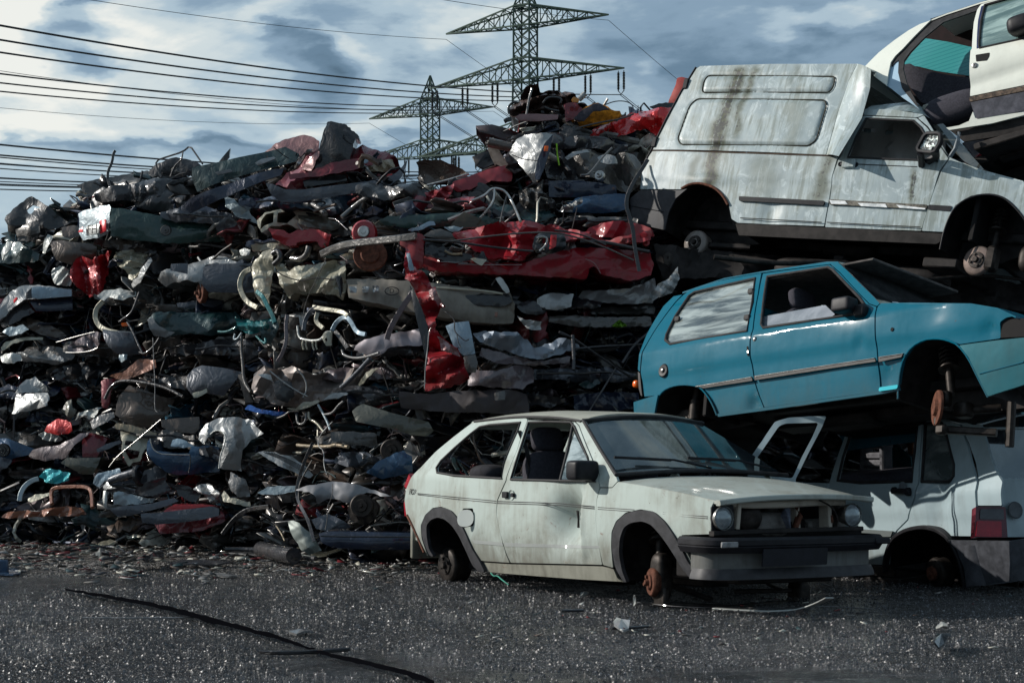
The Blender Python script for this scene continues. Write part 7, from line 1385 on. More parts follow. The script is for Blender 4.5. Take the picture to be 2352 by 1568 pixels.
    S_('grey_white_plate', 'panel', 'dull white plate standing above the cream angular bracket', cG([(2050, 620), (2070, 530), (2130, 560), (2200, 600), (2240, 750), (2150, 760), (2070, 700)]), 'grey', dY=-.95, amp=.04, tx=-.3)
    # ---- top centre and right ----
    mh = S_('engine_block', 'engine', 'dark brown engine and suspension lump on the highest point of the heap', cC([(608, 350), (640, 300), (700, 280), (738, 200), (780, 182), (835, 180), (850, 215), (930, 208), (1010, 212), (1085, 215), (1105, 250), (1110, 290), (1185, 325), (1100, 380), (1010, 420), (1000, 480), (972, 532), (920, 512), (880, 490), (840, 440), (700, 432), (640, 400)]), 'brown', dY=0, amp=.10, f=6, th=.8, m=paint('oily_brown_metal', (.045, .025, .022), .3, .35, .6, .3, .2))
    for k, q in enumerate(([(620, 380), (612, 330), (650, 290), (690, 300)], [(790, 190), (770, 260), (750, 380), (745, 410)], [(870, 300), (900, 260), (960, 255), (1010, 270), (1000, 300)], [(880, 330), (930, 350), (990, 360)])): rod('hose', cC(q), .02, 'black' if k != 1 else 'grey', dY=-.25, parent=mh, Y=face(1240, 230))
    sheet('bumper_bar', cC([(662, 405), (700, 382), (830, 378), (985, 385), (980, 420), (830, 432), (690, 430)]), 'faded', dY=-.3, parent=mh, amp=.01, Y=face(1240, 230)); sheet('red_flank', cC([(1025, 310), (1110, 300), (1160, 340), (1150, 400), (1040, 440)]), 'maroon', dY=-.25, parent=mh, amp=.03, Y=face(1240, 230))
    sheet('black_fin', cC([(575, 425), (600, 410), (640, 395), (640, 430), (590, 450)]), 'black', dY=-.3, parent=mh, amp=.02, Y=face(1240, 230)); sheet('yellow_cap', cC([(1075, 275), (1100, 255), (1145, 275), (1135, 300), (1090, 295)]), 'orange', dY=-.35, parent=mh, amp=.02, Y=face(1240, 230)); rod('silver_can', cC([(1135, 275), (1180, 230)]), .05, 'silver', dY=-.3, parent=mh, it=0, Y=face(1240, 230)); rod('drooping_leg', cC([(870, 440), (880, 500), (850, 480)]), .02, 'black', dY=-.2, parent=mh, Y=face(1240, 230)); sheet('underside', cC([(860, 440), (960, 430), (1000, 470), (960, 530), (900, 512)]), 'black', dY=-.15, parent=mh, amp=.06, Y=face(1240, 230))
    oc = S_('seat_cover', 'seat', 'black and orange car seat lying over the red sheet near the top', cC([(1062, 432), (1110, 395), (1160, 345), (1215, 320), (1280, 298), (1345, 335), (1365, 350), (1440, 368), (1455, 395), (1400, 432), (1250, 470), (1160, 482)]), 'orange', dY=-.3, amp=.03, bulge=.12, m=simple('orange_cloth', (.45, .17, .015), .85, var=.5, scale=20))
    sheet('black_cloth', cC([(1095, 415), (1110, 390), (1170, 345), (1215, 322), (1280, 298), (1345, 335), (1365, 348), (1240, 362), (1180, 432)]), 'black', dY=-.48, parent=oc, amp=.02, m=SEAT, Y=face(1370, 265))
    rs = S_('red_sheet', 'panel', 'brilliant red buckled panel next to the van\'s rear edge near the top', cC([(1190, 556), (1240, 510), (1285, 470), (1400, 440), (1470, 400), (1540, 358), (1600, 342), (1700, 340), (1835, 333), (1780, 440), (1700, 560), (1640, 482), (1560, 500), (1500, 542), (1380, 560), (1280, 572)]), 'bred', dY=-.2, tz=.5, amp=.09, f=3)
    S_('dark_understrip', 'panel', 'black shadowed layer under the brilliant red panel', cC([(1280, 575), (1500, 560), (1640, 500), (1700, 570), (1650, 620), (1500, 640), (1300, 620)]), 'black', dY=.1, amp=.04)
    T(rod('black_hose', cC([(1140, 480), (1300, 440), (1440, 420), (1540, 380)]), .014, 'black', dY=-.5), 'black hose across the brilliant red panel', 'hose')
    T(rod('thin_hoop', cC([(1310, 320), (1400, 285), (1480, 285), (1530, 310), (1538, 345)]), .01, 'slate', dY=.1), 'thin dark hoop standing above the seat and red panel', 'hoop')
    S_('black_drums', 'panel', 'black rounded bags below the black and orange seat', cC([(985, 480), (1030, 450), (1100, 465), (1160, 485), (1240, 510), (1190, 560), (1210, 590), (1130, 600), (1000, 560)]), 'black', dY=-.25, amp=.03, bulge=.15)
    sd = S_('silver_door', 'car door', 'silver car door hanging edge-on with an orange marker', cC([(620, 672), (650, 610), (682, 568), (740, 532), (850, 528), (945, 525), (920, 600), (880, 720), (850, 800), (820, 882), (800, 885), (740, 812), (655, 705)]), 'silver', dY=-.45, tx=-.6, amp=.04, bulge=.12)
    sheet('navy_edge', cC([(812, 830), (830, 720), (880, 600), (946, 525), (925, 640), (880, 780), (845, 862), (820, 868)]), 'navy', dY=-.75, parent=sd, amp=.01, th=.12, Y=face(1225, 370)); sheet('orange_marker', cC([(880, 616), (912, 614), (906, 656), (876, 652)]), 'orange', dY=-.82, parent=sd, amp=.002, m=ORANGE, Y=face(1225, 370)); rod('door_crease', cC([(640, 680), (720, 715), (830, 725)]), .008, 'dgrey', dY=-.78, parent=sd, Y=face(1225, 370))
    gx = T(rod('gearbox_tube', cC([(470, 590), (560, 610), (640, 628)]), .10, 'brown', dY=-.15, it=0, prof=circ(.115, 18)), 'dark gearbox cylinder poking left from the silver door', 'gearbox')
    for k in range(5): rod('flange_bolt', [tuple(np.array(cC([(462, 560 + 22 * k)])[0])), tuple(np.array(cC([(452, 560 + 22 * k)])[0]))], .018, 'black', dY=-.25, parent=gx, it=0, Y=face(1120, 335))
    sm = S_('crushed_car', 'car wreck', 'grey silver dented car flank left of the van\'s rear wheel', cC([(1030, 692), (1080, 655), (1130, 640), (1300, 662), (1350, 655), (1400, 690), (1480, 670), (1565, 690), (1600, 760), (1595, 900), (1500, 965), (1400, 930), (1300, 882), (1150, 842), (1050, 770)]), 'dgrey', dY=-.4, amp=.07, th=.9)
    sheet('silver_brow', cC([(1030, 700), (1090, 660), (1200, 645), (1220, 660), (1120, 680), (1050, 712)]), 'silver', dY=-.6, parent=sm, amp=.02, Y=face(1390, 385)); sheet('silver_fold', cC([(1270, 700), (1340, 672), (1400, 690), (1420, 740), (1350, 760), (1290, 740)]), 'silver', dY=-.62, parent=sm, amp=.05, tz=.5, Y=face(1390, 385)); disc('chrome_knob', *cC([(1285, 830)])[0], .05, (-.5, -1, .3), STEEL, dY=-.65, parent=sm, Y=face(1390, 385))
    T(rod('bent_tube', cC([(1150, 830), (1200, 830), (1240, 790), (1300, 710), (1380, 630)]), .016, 'grey', dY=-.75), 'grey curved pipe lying over the dented silver flank', 'tube')
    T(rod('green_strip', cC([(970, 600), (975, 680), (990, 760)]), .014, 'green', dY=-.7, m=simple('lime_plastic', (.25, .5, .03), .5)), 'thin lime green strip right of the silver car door', 'strip')
    S_('dark_layers', 'car wreck', 'stack of thin dark layers right of the silver car door', cC([(900, 640), (1000, 620), (1040, 700), (1150, 850), (1380, 890), (1400, 940), (1100, 880), (900, 860), (880, 760)]), 'char', dY=-.3, amp=.06, f=5, th=.6)
    S_('navy_slab', 'car wreck', 'navy car side lying level under the grey silver flank', cC([(910, 872), (1000, 868), (1130, 872), (1300, 890), (1410, 905), (1420, 985), (1250, 990), (1100, 995), (915, 992)]), 'navy', dY=-.4, amp=.015, bulge=.1, th=.8)
    S_('blue_bonnet', 'bonnet', 'deep blue bonnet end with a bright bent edge above the red wreck', cC([(985, 1095), (1050, 1040), (1110, 1005), (1200, 985), (1350, 972), (1500, 970), (1500, 1085), (1350, 1110), (1200, 1112), (1060, 1102)]), 'blue', dY=-.6, amp=.02, bulge=.08, th=.6)
    S_('silver_tear', 'panel', 'white torn metal at the left tip of the deep blue bonnet end', cC([(985, 1095), (1040, 1050), (1130, 1010), (1175, 990), (1160, 1030), (1090, 1080), (1080, 1100)]), 'silver', dY=-.75, tx=-.4, amp=.06, f=6)
    S_('grey_torn_body', 'car wreck', 'grey torn bodywork with holes under the silver car door', cC([(690, 940), (760, 920), (860, 940), (905, 990), (960, 1010), (980, 1080), (880, 1100), (760, 1090), (700, 1020)]), 'dgrey', dY=-.45, amp=.09, f=6, th=.5)
    tr_ = T(rod('chrome_tube', cC([(345, 1020), (400, 1000), (450, 975), (490, 930), (545, 930), (600, 955), (650, 1040), (705, 1172)]), .022, STEEL, dY=-.8), 'bright bent roll bar tube above the red wreck', 'tube')
    rod('tube_leg', cC([(512, 930), (512, 1010), (470, 1080), (405, 1150)]), .020, STEEL, dY=-.8, parent=tr_); rod('tube_leg', cC([(602, 985), (575, 1080), (552, 1180)]), .012, 'dgrey', dY=-.8, parent=tr_)
    rf = S_('crushed_car', 'car wreck', 'maroon car wing and arch right of the upturned brown boot lid', cC([(200, 885), (300, 850), (450, 798), (540, 772), (610, 758), (650, 800), (640, 880), (560, 880), (480, 880), (400, 905), (330, 940), (240, 950), (205, 930)]), 'maroon', dY=-.2, amp=.03, th=.8, tz=.4, m=paint('dusty_maroon', (.24, .025, .035), .1, .3, .25, .05, .5))
    sheet('torn_lower_edge', cC([(0, 960), (100, 930), (210, 895), (205, 960), (160, 1020), (95, 1080), (60, 1040), (10, 1010)]), 'maroon', dY=-.35, parent=rf, amp=.08, f=6, Y=face(1110, 420), m=MATS['dusty_maroon']); disc('wheel', *cC([(385, 1010)])[0], .16, (-.3, -1, 0), 'black', dY=-.2, parent=rf, Y=face(1110, 440)); sheet('dark_arch', cC([(240, 1000), (300, 930), (400, 900), (520, 910), (560, 980), (500, 1080), (300, 1090)]), 'black', dY=-.1, parent=rf, amp=.02, Y=face(1110, 440))
    S_('dark_green_side', 'car wreck', 'long dark green flattened flank behind the red wreck\'s left end', cB([(1290, 905), (1350, 872), (1500, 862), (1700, 850), (1960, 838), (2150, 862), (2300, 900), (2250, 960), (2000, 930), (1800, 960), (1500, 965), (1340, 940)]), 'green', dY=-.3, amp=.02, bulge=.1, th=.8)
    S_('brown_plate', 'panel', 'dark brown square plate leaning over the dark green flank', cC([(190, 1200), (240, 1140), (290, 1100), (380, 1140), (460, 1195), (400, 1215), (280, 1222)]), 'brown', dY=-.65, amp=.01, m=paint('dark_brown_plate', (.04, .028, .015), 0, .5, .4))
    S_('blue_white_frame', 'window frame', 'blue-white bent window frame left of the red wreck\'s roof', cB([(1530, 985), (1620, 950), (1740, 905), (1760, 930), (1680, 965), (1560, 1000)]), 'lblue', dY=-.6, amp=.03)
    wn = S_('crushed_car', 'car wreck', 'dark blue buckled car roof below the blue-grey bumper of the crest', cB([(430, 760), (560, 745), (700, 700), (800, 720), (900, 690), (1170, 670), (1320, 648), (1420, 660), (1500, 690), (1560, 790), (1600, 850), (1400, 860), (1250, 860), (1100, 810), (900, 870), (760, 820), (600, 800), (480, 820)]), 'blue', dY=-.15, amp=.08, f=3.5, th=1.0, m=paint('storm_blue', (.015, .038, .065), .2, .3, .35, .1, .4))
    T(rod('chrome_pipe', cB([(975, 875), (1060, 800), (1130, 745), (1195, 702)]), .035, 'grey', dY=-.6, it=0), 'pale pipe sticking up to the right in the middle of the crest', 'pipe')
    T(rod('round_hose', cB([(610, 800), (640, 765), (720, 760), (790, 800), (840, 850)]), .045, 'grey', dY=-.45), 'grey fat hose curving over the white flattened cab', 'hose')
    T(rod('brown_bar', cB([(740, 830), (840, 790), (925, 770)]), .025, 'brown', dY=-.6, it=0), 'short rusty brown bar beside the grey fat hose', 'bar')
    S_('black_bag', 'panel', 'black rounded hump on the crest right of the blue-grey bumper', cB([(1480, 640), (1540, 590), (1640, 590), (1700, 640), (1690, 720), (1600, 800), (1540, 740)]), 'black', dY=.1, amp=.03, bulge=.12)
    T(rod('white_post', cB([(1540, 760), (1570, 720), (1605, 692)]), .014, 'white', dY=-.35, it=0), 'small white stick on the crest right of the dark blue buckled roof', 'stick')
    S_('grey_arch', 'panel', 'dull teal-grey arch on the crest left of the black rounded hump', cB([(1300, 700), (1340, 660), (1400, 645), (1460, 665), (1500, 700), (1450, 720), (1380, 700), (1330, 730)]), 'dteal', dY=-.05, amp=.02)
    S_('red_tail', 'panel', 'red-brown panel poking out behind the van\'s upper rear edge', cC([(1795, 298), (1820, 230), (1850, 150), (1862, 118), (1895, 110), (1942, 112), (1935, 200), (1900, 290)]), 'faded', dY=.4, tx=-.5, amp=.02, m=paint('salmon_red', (.35, .06, .05), .1, .3, .2, 0, .5))
    S_('black_foam', 'panel', 'black soft heap between the brilliant red panel and the van', cC([(1650, 330), (1720, 300), (1800, 292), (1860, 300), (1850, 340), (1700, 345)]), 'black', dY=.2, amp=.04)
    T(rod('door_strap', cC([(1645, 715), (1600, 790), (1545, 870), (1492, 980), (1485, 1060), (1510, 1140), (1535, 1230), (1545, 1340), (1560, 1430), (1582, 1540)]), .03, 'char', Y=15.0, prof=rectp(.08, .03)), 'long black rubber seal hanging down from the van\'s rear corner', 'rubber seal')
    S_('hinge_lump', 'metal block', 'beige perforated bracket under the van\'s rear bumper corner', cC([(1760, 1420), (1790, 1398), (1825, 1410), (1830, 1460), (1800, 1500), (1765, 1480)]), 'tan', Y=15.9, amp=.01, holes=[cC([(1782, 1430), (1795, 1425), (1798, 1450), (1784, 1452)])], m=IRON)
    S_('silver_shell', 'panel', 'silver torn panel under the van\'s rear wheel', [(1490, 680), (1510, 655), (1545, 630), (1558, 612), (1560, 640), (1545, 672), (1500, 690)], 'silver', Y=15.7, amp=.05, f=5)
    # ---- right side: under and beside the van ----
    ra = rod('wheel_arch', cS([(1350, 1425), (1420, 1350), (1560, 1270), (1700, 1225), (1850, 1205), (2100, 1230)]), .04, 'red', Y=15.6, prof=rectp(.08, .10)); T(ra, 'thin red wheel arch of a buried car at the right edge', 'wheel arch')
    S_('red_car_body', 'car wreck', 'maroon-black buried car at the right edge beneath the white saloon', cS([(1230, 1285), (1500, 1200), (1800, 1120), (2300, 1030), (2300, 1700), (1900, 1660), (1700, 1620), (1480, 1540), (1400, 1440), (1330, 1420)]), 'black', Y=16.0, amp=.03, th=1.0, m=paint('maroon_black', (.03, .010, .014), .1, .4, .3))
    for k, (q, c_, y_) in enumerate((([(1500, 560), (1700, 580), (1900, 600), (2050, 640), (2150, 680), (1900, 640), (1700, 640), (1520, 640)], 'black', 16.2), ([(2000, 600), (2160, 620), (2400, 660), (2400, 720), (2200, 700), (2060, 680)], 'brown', 15.6), ([(1480, 905), (1700, 930), (2100, 905), (2400, 880), (2400, 960), (2100, 960), (1700, 1000), (1600, 980)], 'black', 15.2))):
        S_('dark_layer', 'car wreck', ['black layer of crushed metal wedged between van and teal car', 'brown-black layer behind the teal car\'s bonnet', 'black crushed layer between the teal car and the pale blue one'][k], q, c_, Y=y_, amp=.05, th=1.0, m=UNDER)
    o = rod('axle_beam', [(1640, 590), (1720, 600), (1800, 606), (1900, 600), (2000, 612)], .04, IRON, Y=15.3); T(o, 'long grimy axle tube under the van', 'axle')
    o = rod('axle_beam', [(2020, 648), (2150, 640), (2250, 630), (2380, 646)], .025, IRON, Y=14.9); T(o, 'thin curved pipe beneath the van\'s front wheel', 'pipe')
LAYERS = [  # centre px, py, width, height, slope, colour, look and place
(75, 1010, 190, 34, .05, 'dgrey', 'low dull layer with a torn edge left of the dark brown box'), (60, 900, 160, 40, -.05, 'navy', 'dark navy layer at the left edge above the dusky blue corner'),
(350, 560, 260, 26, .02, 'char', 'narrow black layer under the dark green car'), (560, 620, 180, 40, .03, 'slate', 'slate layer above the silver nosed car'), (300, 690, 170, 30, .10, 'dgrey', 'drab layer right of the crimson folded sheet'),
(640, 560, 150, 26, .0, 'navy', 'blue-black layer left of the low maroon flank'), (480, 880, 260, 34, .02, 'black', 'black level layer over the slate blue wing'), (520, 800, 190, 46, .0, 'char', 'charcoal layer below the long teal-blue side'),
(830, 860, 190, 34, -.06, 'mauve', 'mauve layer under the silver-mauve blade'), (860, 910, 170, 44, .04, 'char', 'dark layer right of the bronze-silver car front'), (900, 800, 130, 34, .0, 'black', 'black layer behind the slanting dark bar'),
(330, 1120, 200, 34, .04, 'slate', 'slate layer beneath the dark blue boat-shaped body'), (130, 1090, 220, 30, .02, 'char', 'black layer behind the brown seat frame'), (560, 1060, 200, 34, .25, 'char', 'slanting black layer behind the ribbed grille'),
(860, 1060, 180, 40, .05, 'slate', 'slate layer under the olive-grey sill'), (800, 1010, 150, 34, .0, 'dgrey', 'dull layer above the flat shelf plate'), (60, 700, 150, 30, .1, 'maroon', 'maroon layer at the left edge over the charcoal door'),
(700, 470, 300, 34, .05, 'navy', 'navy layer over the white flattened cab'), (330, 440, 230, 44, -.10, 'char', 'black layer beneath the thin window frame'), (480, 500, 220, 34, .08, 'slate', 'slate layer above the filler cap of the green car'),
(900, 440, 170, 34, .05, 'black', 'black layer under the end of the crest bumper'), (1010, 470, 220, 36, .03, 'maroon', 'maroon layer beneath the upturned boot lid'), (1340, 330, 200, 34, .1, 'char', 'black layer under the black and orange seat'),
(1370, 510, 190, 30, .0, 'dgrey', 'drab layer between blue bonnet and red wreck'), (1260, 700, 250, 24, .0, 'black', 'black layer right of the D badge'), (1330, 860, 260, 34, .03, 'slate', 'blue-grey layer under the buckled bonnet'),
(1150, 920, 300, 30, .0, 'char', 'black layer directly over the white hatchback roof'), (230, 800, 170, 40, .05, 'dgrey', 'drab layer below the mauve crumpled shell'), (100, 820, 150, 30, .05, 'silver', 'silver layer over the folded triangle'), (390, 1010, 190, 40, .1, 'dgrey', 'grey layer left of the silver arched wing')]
def build_layers():
    for k, (x, y, w, h_, sl, c, lab) in enumerate(LAYERS):
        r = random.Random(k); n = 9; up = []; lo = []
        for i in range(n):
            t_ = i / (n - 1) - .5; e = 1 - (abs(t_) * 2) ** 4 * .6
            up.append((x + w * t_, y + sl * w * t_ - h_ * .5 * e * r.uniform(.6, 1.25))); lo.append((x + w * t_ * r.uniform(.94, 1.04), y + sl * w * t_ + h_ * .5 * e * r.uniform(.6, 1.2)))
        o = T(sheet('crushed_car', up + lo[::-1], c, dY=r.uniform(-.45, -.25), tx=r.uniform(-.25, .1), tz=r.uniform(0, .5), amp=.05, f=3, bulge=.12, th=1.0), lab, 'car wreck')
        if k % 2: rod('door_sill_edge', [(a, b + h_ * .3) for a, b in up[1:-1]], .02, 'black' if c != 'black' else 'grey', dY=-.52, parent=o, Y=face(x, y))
# ---- uncountable tangle: behind and between the pieces ----
TOP = [(-260, 640), (-60, 600), (0, 575), (60, 500), (150, 505), (180, 450), (290, 415), (400, 385), (500, 390), (560, 372), (640, 350), (740, 345), (830, 350), (890, 385), (930, 430), (1000, 420), (1090, 410), (1150, 400), (1178, 330), (1200, 250), (1300, 235), (1400, 262), (1530, 262), (1600, 300), (1800, 420), (2400, 420), (2700, 420)]
def topy(px): return float(np.interp(px, [p[0] for p in TOP], [p[1] for p in TOP]))
def build_tangle():
    rng = np.random.RandomState(11)
    # solid lumpy core of the heap, near black for shade in its gaps
    nx, ny = 150, 60; V = []; Fs = []
    for j in range(ny + 1):
        for i in range(nx + 1):
            px = -300 + 3000 * i / nx; ty = topy(px) + 22; py = ty + (1300 - ty) * j / ny
            Y = face(px, py) + .62; Y = max(Y, 16.4) if px < 1400 else Y + min(1.6, (px - 1400) / 120)
            Y += .22 * noise.noise((px * .02, py * .03, 1)) + .12 * noise.noise((px * .06, py * .09, 5))
            p = at(px, py, Y); p.z = max(p.z, 0) if j < ny else -.05; V.append(p)
    for j in range(ny):
        for i in range(nx): a = j * (nx + 1) + i; Fs.append((a, a + 1, a + nx + 2, a + nx + 1))
    b = len(V)
    for i in range(nx + 1): p = V[i]; V.append(Vector((p.x * 1.02, p.y + 1.8, p.z - .1)))
    for i in range(nx + 1): p = V[b + i]; V.append(Vector((p.x * 1.05, p.y + 3.0, 0)))
    for i in range(nx): Fs.append((i + 1, i, b + i, b + i + 1)); Fs.append((b + i + 1, b + i, b + nx + 1 + i, b + nx + 2 + i))
    tag(link('heap_core', V, Fs, simple('heap_core_shade', (.012, .011, .011), .8)), 'dark compacted inside of the scrap heap seen in its gaps', 'scrap', kind='stuff')
    pal = [(.012, .013, .017), (.02, .022, .028), (.03, .028, .027), (.015, .025, .05), (.05, .047, .045), (.09, .085, .08), (.02, .045, .05), (.16, .155, .15), (.34, .34, .33), (.45, .44, .38), (.14, .015, .02), (.07, .05, .04), (.10, .075, .08), (.015, .07, .11)]
    wgt = np.array([15, 14, 11, 10, 11, 10, 5, 8, 7, 4, 3, 7, 5, 2], float); wgt /= wgt.sum()
    sm_ = lambda key, rough, metal: mat(key, lambda t, out: (lambda a: pbr(t, out, t.mix(t.math('MULTIPLY', t.mapr(t.noise(obc(t), 9, 7, .65), .45, .62), .6), a, (.035, .028, .022)), t.math('ADD', rough, t.math('MULTIPLY', t.noise(obc(t), 20, 3), .25)), metal, .4, None, .3, .01, .15))((lambda n_: (setattr(n_, 'attribute_name', 'Col'), n_.outputs['Color'])[1])(t.new('ShaderNodeAttribute'))))
    def mesh(name, V, Fs, cols, m, label, cat):
        o = link(name, V, Fs, m); ca = o.data.color_attributes.new('Col', 'FLOAT_COLOR', 'POINT'); ca.data.foreach_set('color', np.c_[cols, np.ones(len(cols))].astype(np.float32).ravel()); tag(o, label, cat, kind='stuff'); return o
    def region(k):
        while True:
            if k == 0: px = rng.uniform(-120, 1500)
            else: px = rng.uniform(1380, 2420)
            ty = topy(px) + 8; py = rng.uniform(ty, 1262); py = min(py, YH + H * F / face(px, 1240) + 6 - 12 * rng.rand())
            if px > 1480 and py > 1150: continue
            return px, py
    # bent sheets
    N = 4800; K = 6; M_ = 4; V = np.zeros((N, (K + 1) * (M_ + 1), 3)); cols = np.zeros((N, (K + 1) * (M_ + 1), 3))
    for n in range(N):
        right = n > N * .88; px, py = region(1 if right else 0)
        L = rng.uniform(.12, .85) * (1 if rng.rand() < .6 else .5); w = L * rng.uniform(.10, .36)
        Y = face(px, py) + rng.uniform(-.12, .50)
        if right: Y = max(Y, 15.9 + rng.rand() * .8) + min(1.6, max(0, px - 1480) / 260)
        if py - topy(px) < 45: L *= .6; w *= .6
        c = np.array(at(px, py, Y)); c[2] = max(c[2], w * .4)
        roll = rng.normal(0, .24) if rng.rand() < .85 else rng.uniform(-1.4, 1.4); yaw = rng.uniform(-.9, .9); tilt = rng.uniform(-.9, 1.2)
        u = np.linspace(-.5, .5, K + 1); v = np.linspace(-.5, .5, M_ + 1); U, W2 = np.meshgrid(u, v)
        ph = rng.uniform(0, 6.28, 3); fr = rng.uniform(3, 9, 2); am = L * rng.uniform(.03, .16)
        D = am * (np.abs(np.sin(U * fr[0] + ph[0] + W2 * 2)) * 1.2 + np.sin(W2 * fr[1] + ph[1])) + L * rng.uniform(-.5, .5) * U ** 2 + w * rng.uniform(-1.2, 1.2) * W2 ** 2
        taper = 1 - rng.uniform(0, .8) * (U + .5); P = np.stack([U * L, D, W2 * w * taper + rng.uniform(-.3, .3) * U * L * .3], -1).reshape(-1, 3) + rng.normal(0, .012 * L, (len(u) * len(v), 3)) + np.stack([rng.normal(0, .05 * L, len(u) * len(v)) * (np.abs(U.ravel()) > .45), np.zeros(len(u) * len(v)), rng.normal(0, .12 * w, len(u) * len(v)) * (np.abs(W2.ravel()) > .45)], -1)
        Rm = np.array(Matrix.Rotation(yaw, 3, 'Z') @ Matrix.Rotation(roll, 3, 'Y') @ Matrix.Rotation(tilt, 3, 'X'))
        V[n] = P @ Rm.T + c; V[n][:, 2] = np.maximum(V[n][:, 2], .01)
        col = np.array(pal[rng.choice(len(pal), p=wgt)]) * rng.uniform(.7, 1.25)
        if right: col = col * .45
        cols[n] = col
    f0 = [(j * (K + 1) + i, j * (K + 1) + i + 1, (j + 1) * (K + 1) + i + 1, (j + 1) * (K + 1) + i) for j in range(M_) for i in range(K)]; q = (K + 1) * (M_ + 1)
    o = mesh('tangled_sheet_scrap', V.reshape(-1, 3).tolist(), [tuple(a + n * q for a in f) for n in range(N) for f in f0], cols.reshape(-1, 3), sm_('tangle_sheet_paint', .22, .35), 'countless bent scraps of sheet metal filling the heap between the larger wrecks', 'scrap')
    sol = o.modifiers.new('thickness', 'SOLIDIFY'); sol.thickness = .012
    # bent bars, pipes and cables
    parts_v = []; parts_f = []; cc = []; base = 0
    for n in range(1500):
        right = n > 1250; px, py = region(1 if right else 0); Y = face(px, py) + rng.uniform(-.3, .4)
        if right: Y = max(Y, 15.8 + rng.rand() * .7) + min(1.6, max(0, px - 1480) / 260)
        L = rng.uniform(.08, .6); r = rng.choice([.004, .007, .012, .02, .03], p=[.34, .28, .2, .12, .06])
        if py - topy(px) < 40: L *= .5
        c = at(px, py, Y); an = rng.normal(0, .5) if rng.rand() < .7 else rng.uniform(-1.6, 1.6); d = Vector((math.cos(an), rng.uniform(-.5, .5), math.sin(an))); P = []
        b1 = Vector(rng.normal(0, .16 * L, 3)); b2 = Vector(rng.normal(0, .16 * L, 3))
        for t_ in np.linspace(-.5, .5, 8):
            p = c + d * (t_ * L) + b1 * math.cos(t_ * 5) + b2 * math.sin(t_ * 7); p.z = max(p.z, .02); P.append(p)
        v, f = sweep(P, circ(r, 6) if rng.rand() < .7 else rectp(r * 3, r * 1.2)); parts_v += v; parts_f += [tuple(a + base for a in q_) for q_ in f]
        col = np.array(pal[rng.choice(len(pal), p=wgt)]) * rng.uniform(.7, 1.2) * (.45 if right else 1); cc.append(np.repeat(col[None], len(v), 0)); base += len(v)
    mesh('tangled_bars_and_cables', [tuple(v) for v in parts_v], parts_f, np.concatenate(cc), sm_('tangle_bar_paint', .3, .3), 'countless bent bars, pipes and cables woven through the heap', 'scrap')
    # blocky mechanical bits
    parts_v = []; parts_f = []; cc = []; base = 0
    for n in range(420):
        right = n > 330; px, py = region(1 if right else 0); Y = face(px, py) + rng.uniform(-.15, .4)
        if right: Y = max(Y, 15.8 + rng.rand() * .6) + min(1.6, max(0, px - 1480) / 260)
        c = at(px, py, Y); c.z = max(c.z, .1); s = rng.uniform(.03, .11); 
        if rng.rand() < .5:
            d = Vector(rng.normal(0, 1, 3)); d.y = -abs(d.y) - .6; v, f = lathe([(0, .03), (s * .25, .03), (s * .3, .01), (s * .7, .012), (s * .8, 0), (s, -.005), (s, -.04), (s * .7, -.05), (0, -.05)], zalign(c, d), 18)
        else: v, f = boxm((0, 0, 0), (s * rng.uniform(1, 3), s * 1.5, s * rng.uniform(.6, 1.6)), Matrix.Translation(c) @ Matrix.Rotation(rng.uniform(-.6, .6), 4, 'Y') @ Matrix.Rotation(rng.uniform(-.8, .8), 4, 'Z'), b=.015)
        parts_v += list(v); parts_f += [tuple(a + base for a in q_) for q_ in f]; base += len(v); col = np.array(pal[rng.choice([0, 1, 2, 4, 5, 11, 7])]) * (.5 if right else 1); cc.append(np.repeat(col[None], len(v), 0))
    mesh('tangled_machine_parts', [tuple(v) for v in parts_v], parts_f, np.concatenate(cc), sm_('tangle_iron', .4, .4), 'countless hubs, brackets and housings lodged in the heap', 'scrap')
    # litter strewn along the foot of the heap
    N = 2600; V = []; Fs = []; cc = []
    for n in range(N):
        px = rng.uniform(-100, 2400) if rng.rand() < .12 else rng.uniform(-100, 1050); t_ = rng.rand() ** 1.6; py = 1218 + (105 + 60 * noise.noise((px * .012, 3, 1)) + 25 * noise.noise((px * .05, 3, 1))) * t_ if px < 1050 else rng.uniform(1350, 1500)
        Y = H * F / (py - YH); c = np.array(((px - CX) / F * Y, Y, .02)); L = rng.uniform(.01, .075) * (1.6 if t_ < .3 and rng.rand() < .2 else 1); w = L * rng.uniform(.15, .6)
        if px >= 1050: L *= .4; w *= .4
        P = np.array([(-L, -w, 0), (L, -w * .7, 0), (L * .8, w, 0), (-L * .7, w * .8, 0)]) + rng.normal(0, .2 * w, (4, 3)); a = rng.uniform(0, 3.14); Rz = np.array(Matrix.Rotation(a, 3, 'Z') @ Matrix.Rotation(rng.uniform(-.7, .7), 3, 'X') @ Matrix.Rotation(rng.uniform(-.4, .4), 3, 'Y'))
        P = P @ Rz.T + c; P[:, 2] = np.maximum(P[:, 2], .02) + .01; b = len(V); V += P.tolist(); Fs.append((b, b + 1, b + 2, b + 3)); col = np.array(pal[rng.choice([1, 4, 5, 7, 8, 11, 2, 9, 10, 6])]); cc += [col] * 4
    o = mesh('strewn_litter', V, Fs, np.array(cc), sm_('litter_mix', .35, .1), 'countless small chips of plastic, glass and metal strewn on the ground', 'litter'); sol = o.modifiers.new('thickness', 'SOLIDIFY'); sol.thickness = .006
def gp(px, py, z=.03): Y = (H - z) * F / (py - YH); return Vector(((px - CX) / F * Y, Y, z))
